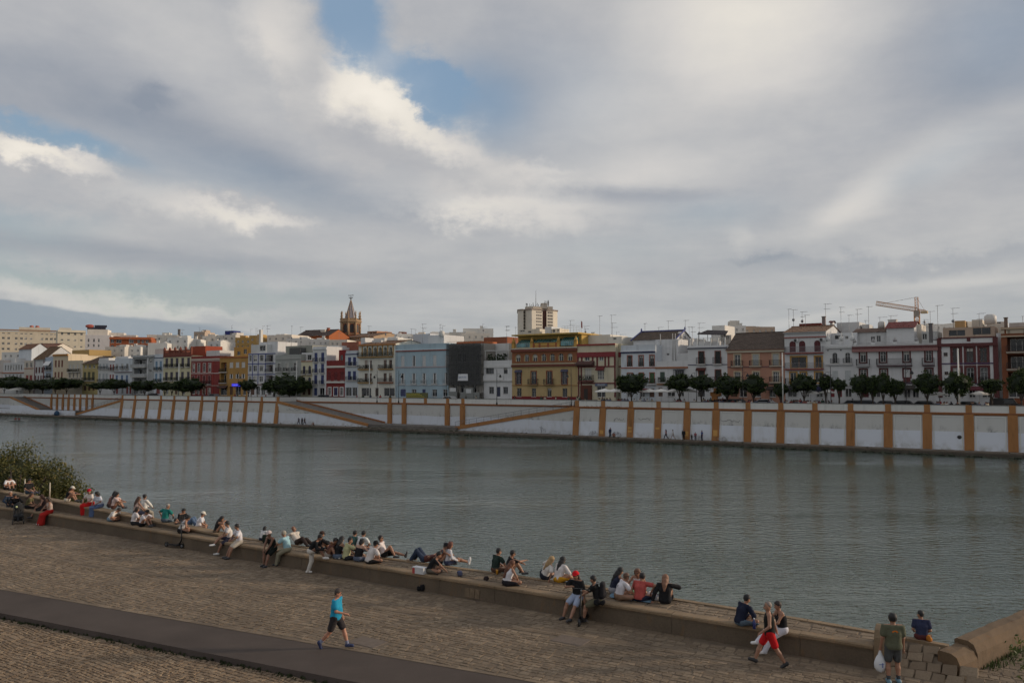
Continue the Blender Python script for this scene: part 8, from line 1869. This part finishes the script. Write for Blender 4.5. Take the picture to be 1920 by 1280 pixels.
# ---- big bush at the left water edge
def bush():
    base = Vector((-32.6, 55.0, 0.0)); t = thing('riverside_bush', 'large green and yellowish bush at the water edge on the left', 'bush', base)
    m_ = MB(); r_ = random.Random(8); ends = []
    for i in range(14):
        a = r_.uniform(0, 6.28); R_ = r_.uniform(1.2, 3.4); p1 = Vector((math.cos(a) * R_ * .4, math.sin(a) * R_ * .4, r_.uniform(1.5, 2.2))); p2 = Vector((math.cos(a) * R_, math.sin(a) * R_, r_.uniform(2.8, 4.8))); m_.tube([(0, 0, -.3), p1, p2], [.12, .08, .03], 6); ends.append(p2)
        for k in range(4): q = p1.lerp(p2, r_.uniform(.3, .9)); m_.tube([q, q + Vector((r_.uniform(-1, 1), r_.uniform(-1, 1), r_.uniform(.1, .9)))], [.03, .01], 4)
    m_.build('stems', BARK, t)
    Vs, Fs = [], []; o = 0
    for cen, rad, n, per, sd in (((-.8, 0, 3.3), (3.3, 2.6, 2.45), 190, 95, 1), ((1.6, -.3, 2.5), (2.4, 2.0, 1.9), 110, 85, 2), ((-3.2, .3, 2.8), (2.4, 2, 2.1), 90, 85, 3), ((3.2, -.2, 1.9), (1.4, 1.2, 1.4), 45, 60, 4)):
        V, F = leaves_np(cen, rad, n, int(per * 1.5), .085, 40 + sd, .5, .12); Vs.append(V); Fs.append(F + o); o += len(V)
    link('foliage', leaf_mesh('foliage', np.concatenate(Vs), np.concatenate(Fs), LEAF_B), t)
    m2 = MB()
    for i in range(40):
        a = r_.uniform(0, 6.28); q = Vector((r_.uniform(-3.5, 4), r_.uniform(-2, 2), r_.uniform(2.5, 5))); m2.tube([q, q + Vector((r_.uniform(-.5, .6), r_.uniform(-.3, .3), r_.uniform(.2, .7)))], [.012, .005], 3)
    tag(m2.build('twigs', BARK, t), kind='stuff')
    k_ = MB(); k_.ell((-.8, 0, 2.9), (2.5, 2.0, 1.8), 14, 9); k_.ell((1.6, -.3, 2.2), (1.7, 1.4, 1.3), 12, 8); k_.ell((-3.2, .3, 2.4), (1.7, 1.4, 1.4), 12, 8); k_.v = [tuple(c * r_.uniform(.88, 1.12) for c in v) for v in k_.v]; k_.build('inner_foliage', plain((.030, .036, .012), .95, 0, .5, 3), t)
bush()
def corner_shrub():
    base = Vector((9.75, 14.3, WALK - .3)); t = thing('shrub', 'leafy shrub reaching into the lower right corner', 'shrub', base); m_ = MB(); r_ = random.Random(6); pts = []
    for i in range(16):
        a = r_.uniform(2.2, 4.2); R_ = r_.uniform(.6, 1.45); e = Vector((math.cos(a) * R_, math.sin(a) * R_ * .7, r_.uniform(2.3, 3.7))); mid = e * .5 + Vector((.15, 0, .4)); m_.tube([(0, 0, 0), mid, e], [.03, .016, .004], 5)
        for k in range(20): pts.append(mid.lerp(e, r_.uniform(.15, 1.02)))
    m_.build('stems', BARK, t); r = np.random.default_rng(3); C = np.repeat(np.array([[*p] for p in pts]), 9, 0) + r.normal(size=(len(pts) * 9, 3)) * .09; n = len(C)
    u = r.normal(size=(n, 3)); u /= np.linalg.norm(u, axis=1)[:, None]; v = np.cross(u, r.normal(size=(n, 3))); v /= np.linalg.norm(v, axis=1)[:, None]; s = .038 * r.uniform(.6, 1.4, n)[:, None]
    link('foliage', leaf_mesh('foliage', np.stack([C - u * s, C + v * s * .45, C + u * s, C - v * s * .45], 1).reshape(-1, 3), np.arange(n * 4).reshape(-1, 4), LEAF_R), t)
corner_shrub()
# weeds at the bench foot by the shrub
wd2 = MB(); r_ = random.Random(12)
for i in range(260):
    p = B2a + B2d * r_.uniform(1.2, 4.5) - B2n * (.03 + r_.random() ** 2 * .35); h_ = r_.uniform(.04, .16); a = r_.uniform(0, 6.28); d = Vector((math.cos(a), math.sin(a), 0)) * .02
    wd2.add([p - d, p + d, p + Vector((r_.uniform(-.05, .05), r_.uniform(-.05, .05), h_))], [(0, 1, 2)])
tag(wd2.build('weeds', plain((.06, .08, .02), .9, 0, .4, 5)), 'weeds at the foot of the lower right seat wall', 'weeds', kind='stuff')

# ================================================================= FAR PROMENADE
def parasol(label, px, y, w_, d=6.0, col=(.80, .78, .74), closed=False):
    s = fs(px, d, y); zt = fz(px, y, d) - STREET; t = thing('parasol', label, 'parasol', far(s, d, STREET), FROT, 'white parasols along the far promenade')
    m_ = MB(); m_.tube([(0, 0, 0), (0, 0, zt)], .035, 6); m_.build('pole', plain((.3, .3, .3), .5), t); c = MB()
    if closed: c.lathe([(.05, zt + .1), (.16, zt - .4), (.22, zt - 1.5), (.14, zt - 1.6)], k=8)
    else:
        R_ = (fs(px + w_ / 2, d) - fs(px - w_ / 2, d)) / 2; h_ = R_ * .24; n = 8; vs = [(0, 0, zt + .06)]
        for k in range(n):
            a = 2 * math.pi * k / n + math.pi / 8; f = 1.0; vs.append((R_ * f * math.cos(a), R_ * f * math.sin(a), zt - h_))
        for k in range(n): x, y_, z = vs[1 + k]; vs.append((x, y_, z - .18))
        c.add(vs, [(0, 1 + k, 1 + (k + 1) % n) for k in range(n)] + [(1 + k, 1 + n + k, 1 + n + (k + 1) % n, 1 + (k + 1) % n) for k in range(n)])
    co = c.build('canopy', cloth(col), t)
    if not closed:
        rb = MB()
        for k in range(8): x, y_, z = vs[1 + k]; rb.tube([(0, 0, zt - .05), (x * .96, y_ * .96, z - .03)], .012, 3)
        rb.build('ribs', plain((.3, .3, .3), .5), co)
    b_ = MB(); b_.box(-.3, .3, -.3, .3, 0, .1); b_.build('base', plain((.2, .2, .2)), t)
for px, y, w_, lb in ((1134, 728.5, 34, 'leftmost white parasol of the long cafe row'), (1155, 728.5, 34, 'second white parasol from the left in the cafe row'), (1176, 729, 32, 'white parasol just behind the first round tree'), (1194, 728.5, 26, 'white parasol right of the first round tree trunk'), (1218, 729, 32, 'white parasol before the maroon awning'), (1239.5, 729, 32, 'white parasol left of the bay window tree'),
                     (1262, 729.5, 30, 'white parasol at the left of the bay window tree trunk'), (1291, 728.5, 36, 'large white parasol right of the bay window tree'), (1520, 732.5, 35, 'white parasol below the ochre framed house'), (1551, 731.5, 30, 'white parasol below the arched doors house'), (1761, 735, 37, 'single parasol at the corner of the maroon edged house'), (1836, 733.5, 42, 'single parasol under the maroon awning of the edged house'), (39, 724.5, 23, 'lone white parasol at the far left end')): parasol(lb, px, y, w_, 7.5 if px < 100 else 5.5)
parasol('closed pale parasol beside the orange totem', 1348, 727, 8, 5, (.5, .47, .43), True)
tt = thing('totem_sign', 'orange sign column beside the closed parasol', 'sign', far(fs(1340, 5), 5, STREET), FROT); m_ = MB(); m_.box(-.55, .45, -.2, .2, 0, 2.0); m_.build('panel', plain((.42, .17, .04), .6), tt); m_ = MB(); m_.box(-.75, 1.1, -.3, .3, 2.001, 2.7); m_.build('header', plain((.46, .19, .05), .6), tt)
def lamp_post(label, px, ytop, side=1, d=2.2):
    s = fs(px, d, 740); h_ = fz(px, ytop, d) - STREET; t = thing('street_lamp', label, 'street lamp', far(s, d, STREET), FROT, 'iron lamps along the far promenade'); m_ = MB(); m_.tube([(0, 0, 0), (0, 0, .8), (0, 0, h_)], [.11, .07, .045], 7); m_.lathe([(.16, 0), (.16, .3), (.09, .5)], k=8); m_.build('post', IRON, t)
    a = MB(); z = h_ * .86; a.tube([(0, 0, z), (side * .35, 0, z + .12), (side * .75, 0, z + .05), (side * .85, 0, z - .12)], .028, 5); a.tube([(0, 0, z - .5), (side * .25, 0, z - .25), (side * .4, 0, z + .08)], .02, 5); a.build('arm', IRON, t)
    l = MB(); l.lathe([(.05, -.1), (.16, -.25), (.26, -.45), (.30, -.55), (.12, -.62)], (side * .85, 0, z), 8); lo = l.build('lantern', IRON, t); g_ = MB(); g_.lathe([(.13, -.74), (.2, -.62)], (side * .85, 0, z), 8); g_.build('lantern_glass', plain((.4, .38, .33), .3), lo)
for px, y, sd, lb in ((747.5, 694, 1, 'lamp post at the left end of the light blue house'), (707, 695, -1, 'lamp post before the arcaded cream house'), (931.5, 692, 1, 'lamp post before the white pergola house'), (1071, 691, -1, 'lamp post before the yellow palace'), (1393, 688, 1, 'lamp post before the salmon house'), (1558, 687, -1, 'lamp post before the arched doors house'), (1699, 681, 1, 'lamp post before the wide white house'), (446, 697, 1, 'thin lamp post beside the blue lit sign'), (1306, 690, -1, 'lamp post before the dark canopy house')): lamp_post(lb, px, y, sd)
def pole(label, px, ytop, d=2.6, r_=.13):
    s = fs(px, d, 740); h_ = fz(px, ytop, d) - STREET; t = thing('pole', label, 'pole', far(s, d, STREET), FROT, 'tall pale poles along the far promenade'); m_ = MB(); m_.tube([(0, 0, .0), (0, 0, h_)], [r_, r_ * .8], 8); m_.build('shaft', plain((.60, .60, .57), .5), t); c = MB(); c.lathe([(r_ * 1.05, h_), (r_ * 1.05, h_ + .06), (.02, h_ + .2)], k=8); c.lathe([(r_ * 1.9, 0), (r_ * 1.9, .12)], k=8); c.build('cap', plain((.5, .5, .48), .5), t)
for px, y, lb in ((1468, 663, 'tall pale pole between the salmon and ochre framed houses'), (1798, 655, 'tall pale pole before the maroon edged house'), (334.5, 682, 'tall pale pole before the cream house with merlons'), (555.5, 678, 'tall pale pole right of the ramp head tree'), (692.5, 676, 'tall pale pole before the arcaded cream house')): pole(lb, px, y, 8.0 if 535 < px < 1075 else 2.6, .16 if px < 400 else .13)
def car(label, px, d, col, van=False, face=1):
    s = fs(px, d, 745); t = thing('parked_car', label, 'car', far(s, d, STREET), FROT, 'cars parked on the far street'); bm_ = plain(col, .3, .2, .05); L_ = 2.15; H_ = 1.48 if not van else 1.95
    prof = [(-L_, .35), (-L_, .80), (-L_ + .15, .92), (-1.15, 1.0), (-.55, H_), (1.15, H_), (1.75, 1.02), (L_ - .05, .95), (L_, .70), (L_, .35)] if not van else [(-L_, .35), (-L_, .95), (-L_ + .2, 1.1), (-1.45, 1.2), (-.95, H_), (L_ - .12, H_), (L_, 1.2), (L_, .35)]
    m_ = MB(); m_.prism([(x * face, z) for x, z in (prof if face < 0 else prof[::-1])][::-1], -.82, .82); b = m_.build('body', bm_, t); g_ = MB(); GLc = glass((.015, .018, .022), .05)
    wp = [(-.98, 1.03), (-.50, H_ - .09), (1.08, H_ - .09), (1.55, 1.05)] if not van else [(-1.3, 1.22), (-.88, H_ - .14), (.2, H_ - .14), (.2, 1.22)]
    for y in (-.825, .825): g_.add([(x * face, y, z) for x, z in wp], [(0, 1, 2, 3)])
    g_.build('side_window', GLc, t)
    for x in (-1.35, 1.35):
        for y in (-.72, .72): w_ = MB(); w_.tube([(x, y - .1, .32), (x, y + .1, .32)], .32, 14); wo = w_.build('wheel', plain((.02, .02, .02), .8), t); h_ = MB(); h_.tube([(x, y - .11 * (1 if y < 0 else -1), .32), (x, y, .32)], .19, 10); h_.build('rim', plain((.4, .4, .42), .3, .6), wo)
    for y in (-.6, .6): l = MB(); l.box(-L_ * face - .02, -L_ * face + .04, y - .18, y + .18, .62, .78); l.build('headlight', plain((.6, .6, .58), .2), t); l = MB(); l.box(L_ * face - .04, L_ * face + .02, y - .16, y + .16, .68, .86); l.build('tail_light', plain((.35, .02, .02), .3), t)
    return t
for px, d, col, van, fc, lb in ((1431, 9, (.42, .44, .48), False, 1, 'silver hatchback parked before the salmon house'), (841, 9.5, (.55, .56, .57), False, 1, 'white car parked below the netted house'), (1628, 9, (.02, .028, .06), False, -1, 'dark blue car parked before the wide white house'), (1689, 9, (.03, .03, .034), False, 1, 'black car parked under the fourth tree of the wide white house'), (1384, 9, (.03, .06, .07), False, -1, 'dark teal car parked left of the silver hatchback'), (1811, 8, (.10, .125, .13), False, 1, 'grey-green car between the two single parasols'), (1886, 8.5, (.014, .014, .016), True, -1, 'black van parked under the loose spreading tree'), (1355, 9.2, (.16, .02, .02), False, 1, 'dark red car behind the closed parasol'), (1597, 9, (.12, .12, .13), False, 1, 'grey car left of the four trees'), (1658, 9.3, (.3, .3, .31), False, 1, 'light grey car between the four trees'), (1737, 9, (.04, .04, .045), False, -1, 'charcoal car under the tall round tree'), (285, 11.5, (.03, .03, .035), False, 1, 'small dark car before the grey modern block'), (400, 11.5, (.22, .22, .23), False, 1, 'small grey car before the deep red house'), (605, 12.0, (.03, .035, .05), False, 1, 'dark car before the navy shuttered house')): car(lb, px, d, col, van, fc)
# olive stall front with yellow stripes before the blue house
ss, zs = fsz(782, 736, 8.5); st = thing('market_stall', 'olive stall board with yellow stripes before the light blue house', 'stall', far(fs(782, 8.5), 8.5, STREET), FROT); wS = (fs(802, 8.5) - fs(762, 8.5)) / 2
m_ = MB(); m_.box(-wS, wS, -.1, .1, 0, zs - STREET); m_.build('board', plain((.12, .12, .045), .7), st)
for k in range(3): m_ = MB(); m_.box(-wS + .1, wS * (.3 + .2 * k), -.13, -.101, (zs - STREET) - .3 - .33 * k, (zs - STREET) - .18 - .33 * k); m_.build('stripe', plain((.45, .40, .06), .7), st)
# small figures
far_sit = []; far_std = []; cols = [(.55, .54, .52), (.03, .03, .035), (.08, .1, .16), (.3, .06, .06), (.45, .4, .3), (.05, .08, .06)]
CL = 'small distant figure of a cafe customer seated behind the far parapet'; SL = 'small distant figure standing on the far promenade'
for i in range(5):
    o, _ = build_person(CL, (0, 0, 0), 0, pose('edge', fL=(-.12, .45, -.38), fR=(.12, .45, -.38), lean=4 + 4 * i), top=(('tee', 'long')[i % 2], cols[i % 6]), bot=('trousers', cols[(i + 1) % 6]), hair=(('short', 'long')[i % 2], HAIRK), h=.05, group='cafe customers behind the far parapet', shoe=None); far_sit.append(o)
    o, _ = build_person(SL, (0, 0, 0), 0, pose('walk' if i % 2 else 'stand'), top=(('tee', 'long')[i % 2], cols[(i + 2) % 6]), bot=('trousers', cols[(i + 3) % 6]), hair=(('long', 'short')[i % 2], HAIRK), h=.05, group='people standing on the far promenade', shoe=None); far_std.append(o)
r_ = random.Random(17); usd = set()
def put(proto, loc, hd):
    if proto.name not in usd: usd.add(proto.name); o = proto
    else: o = copy_tree(proto)
    o.location = loc; o.rotation_euler = (0, 0, R(hd)); return o
for k in range(100):
    px = r_.choice((r_.uniform(1092, 1330), r_.uniform(1092, 1330), r_.uniform(1480, 1560), r_.uniform(1740, 1870), r_.uniform(1330, 1480))); d = r_.uniform(1.7, 5.5); put(r_.choice(far_sit), far(fs(px, d), d, STREET + .62), r_.uniform(0, 360))
for k in range(36):
    px = r_.choice((r_.uniform(960, 1090), r_.uniform(1100, 1900), r_.uniform(1440, 1580), r_.uniform(250, 520), r_.uniform(640, 900))); d = r_.uniform(8.2, 11.0); put(r_.choice(far_std), far(fs(px, d), d, STREET), r_.uniform(0, 360))
def Q(label, px, py, hd, ps, sit=False, **k):
    p = far(fs(px, -1.1, py), -1.1, QZ); build_person(label, p, hd, ps, h=.035, **k)
Q('left figure of three people walking on the far quay', 560, 794.5, 300, pose('walk'), top=('tee', (.05, .06, .10)), bot=('trousers', (.03, .04, .07)))
Q('middle figure of three people walking on the far quay', 566.5, 795, 300, pose('stand'), top=('tee', (.03, .03, .04)), bot=('trousers', (.02, .02, .03)))
Q('right figure of three people walking on the far quay', 571, 795, 120, pose('walk'), top=('tee', (.10, .08, .09)), bot=('trousers', (.03, .03, .05)))
Q('lone figure sitting on the far quay below the ramp', 588, 795, 200, pose('knees'), top=('tee', (.3, .22, .2)), bot=('trousers', (.05, .05, .06)))
Q('person leaning to a friend against the far river wall', 1143.5, 813.5, 150, pose('stand', lean=14), top=('long', (.04, .05, .10)), bot=('trousers', (.03, .035, .06)))
Q('person in red crouching on the far quay beside the leaning pair', 1151.5, 814.5, 200, pose('knees'), top=('tee', (.16, .03, .03)), bot=('trousers', (.03, .03, .04)))
Q('left walker in pink top on the far quay', 1249, 820, 300, pose('walk'), top=('tee', (.30, .16, .18)), bot=('trousers', (.03, .03, .05)), hair=('long', HAIRK))
Q('walker in white top with a bag on the far quay', 1262, 818, 300, pose('walk'), top=('tee', (.6, .6, .62)), bot=('shorts', (.4, .38, .38)))
Q('dark figure standing before an orange pilaster on the far quay', 1282, 824, 200, pose('stand'), top=('long', (.018, .018, .02)), bot=('trousers', (.015, .015, .018)), sc=1.05)
Q('small child on the far quay left of the bicycle', 1297, 823, 200, pose('stand'), top=('tee', (.04, .05, .05)), bot=('trousers', (.03, .03, .03)), sc=.6)
Q('child in pink on the far quay next to the bicycle', 1304, 823, 200, pose('stand'), top=('tee', (.28, .08, .10)), bot=('trousers', (.05, .04, .07)), sc=.8)
Q('adult in blue holding a bicycle on the far quay', 1316.5, 824.5, 250, pose('stand'), top=('tee', (.05, .08, .22)), bot=('trousers', (.02, .025, .06)))
def bicycle(label, px, py, hd=0.0, col=(.25, .25, .26)):
    p = far(fs(px, -.7, py), -.7 - (.9 if 'held' in label else 0), QZ); t = thing('bicycle', label, 'bicycle', p, FROT + R(hd), 'bicycles on the far quay'); fm = plain(col, .4, .4)
    for x in (-.52, .52):
        w_ = MB(); n = 18; pts = [(x + .34 * math.cos(2 * math.pi * q / n), 0, .34 + .34 * math.sin(2 * math.pi * q / n)) for q in range(n + 1)]; w_.tube(pts, .022, 5, cap=False); wo = w_.build('wheel', plain((.02, .02, .02), .8), t); sp = MB()
        for q in range(6): a = math.pi * q / 6; sp.tube([(x - .33 * math.cos(a), 0, .34 - .33 * math.sin(a)), (x + .33 * math.cos(a), 0, .34 + .33 * math.sin(a))], .006, 3)
        sp.build('spokes', plain((.4, .4, .4), .3, .6), wo)
    f = MB()
    for a, b in (((-.52, .34), (-.10, .34)), ((-.10, .34), (-.22, .82)), ((-.22, .76), (.34, .80)), ((-.10, .34), (.36, .74)), ((-.52, .34), (-.20, .72)), ((.52, .34), (.34, .95))): f.tube([(a[0], 0, a[1]), (b[0], 0, b[1])], .022, 5)
    f.build('frame', fm, t); h_ = MB(); h_.tube([(.30, -.27, 1.02), (.36, 0, .98), (.30, .27, 1.02)], .016, 5); h_.build('handlebar', fm, t); s_ = MB(); s_.ell((-.23, 0, .87), (.14, .07, .035), 8, 5); s_.build('saddle', plain((.02, .02, .02)), t)
bicycle('bicycle parked against the far wall near the first pilasters', 1113, 814, 0, (.05, .05, .07)); bicycle('bicycle held by the adult in blue', 1311, 824.5, 0, (.3, .3, .32)); bicycle('white bicycle parked alone on the far quay', 1352, 822, 0, (.5, .5, .52)); bicycle('dark bicycle lying beside the crouching person in red', 1155, 815.5, 20, (.04, .04, .05))
# rowing boat
def boat():
    p = to_z(33, 789.5, 0); t = thing('rowing_boat', 'slim rowing boat with two rowers at the far left', 'boat', p + Vector((0, 0, .02)), FROT + R(4)); m_ = MB(); n = 14; vs = []
    for i in range(n + 1):
        x = -4.2 + 8.4 * i / n; w_ = .34 * math.sqrt(max(0.001, 1 - (x / 4.25) ** 2)); vs += [(x, -w_, .22), (x, 0, -.08), (x, w_, .22), (x, 0, .18)]
    m_.add(vs, [(i * 4 + k, (i + 1) * 4 + k, (i + 1) * 4 + (k + 1) % 4, i * 4 + (k + 1) % 4) for i in range(n) for k in range(4)]); m_.build('hull', plain((.5, .5, .5), .4), t)
    for x in (-.7, .9):
        for sd in (-1, 1): o_ = MB(); o_.tube([(x, 0, .5), (x - .8, sd * 2.6, .08)], .025, 5); o_.box(x - .95, x - .65, sd * 2.5 - .25, sd * 2.5 + .25, .05, .09); o_.build('oar', plain((.45, .42, .38), .5), t)
    for x, lb in ((-.9, 'front rower in dark red in the slim boat'), (.8, 'rear rower in dark red in the slim boat')):
        q = t.location + Matrix.Rotation(FROT + R(4), 3, 'Z') @ Vector((x, 0, .22)); build_person(lb, q, 270 - math.degrees(FROT), pose('legs', lean=18), top=('tee', (.18, .03, .03)), bot=('shorts', (.03, .03, .04)), h=.045)
boat()
# dome tent-like blue cover on the far quay
p = far(fs(106.5, -.8, 772), -.8, QZ); t = thing('covered_bundle', 'small blue covered bundle by the white wall at the far left', 'bundle', p, FROT); m_ = MB(); m_.lathe([(.75, 0), (.8, .5), (.6, 1.1), (.1, 1.5)], k=10); m_.build('cover', cloth((.04, .08, .14)), t); m_ = MB(); m_.tube([(.0, -.7, .75), (0, .7, .75)], .06, 5); m_.build('strap', cloth((.2, .2, .2)), t)
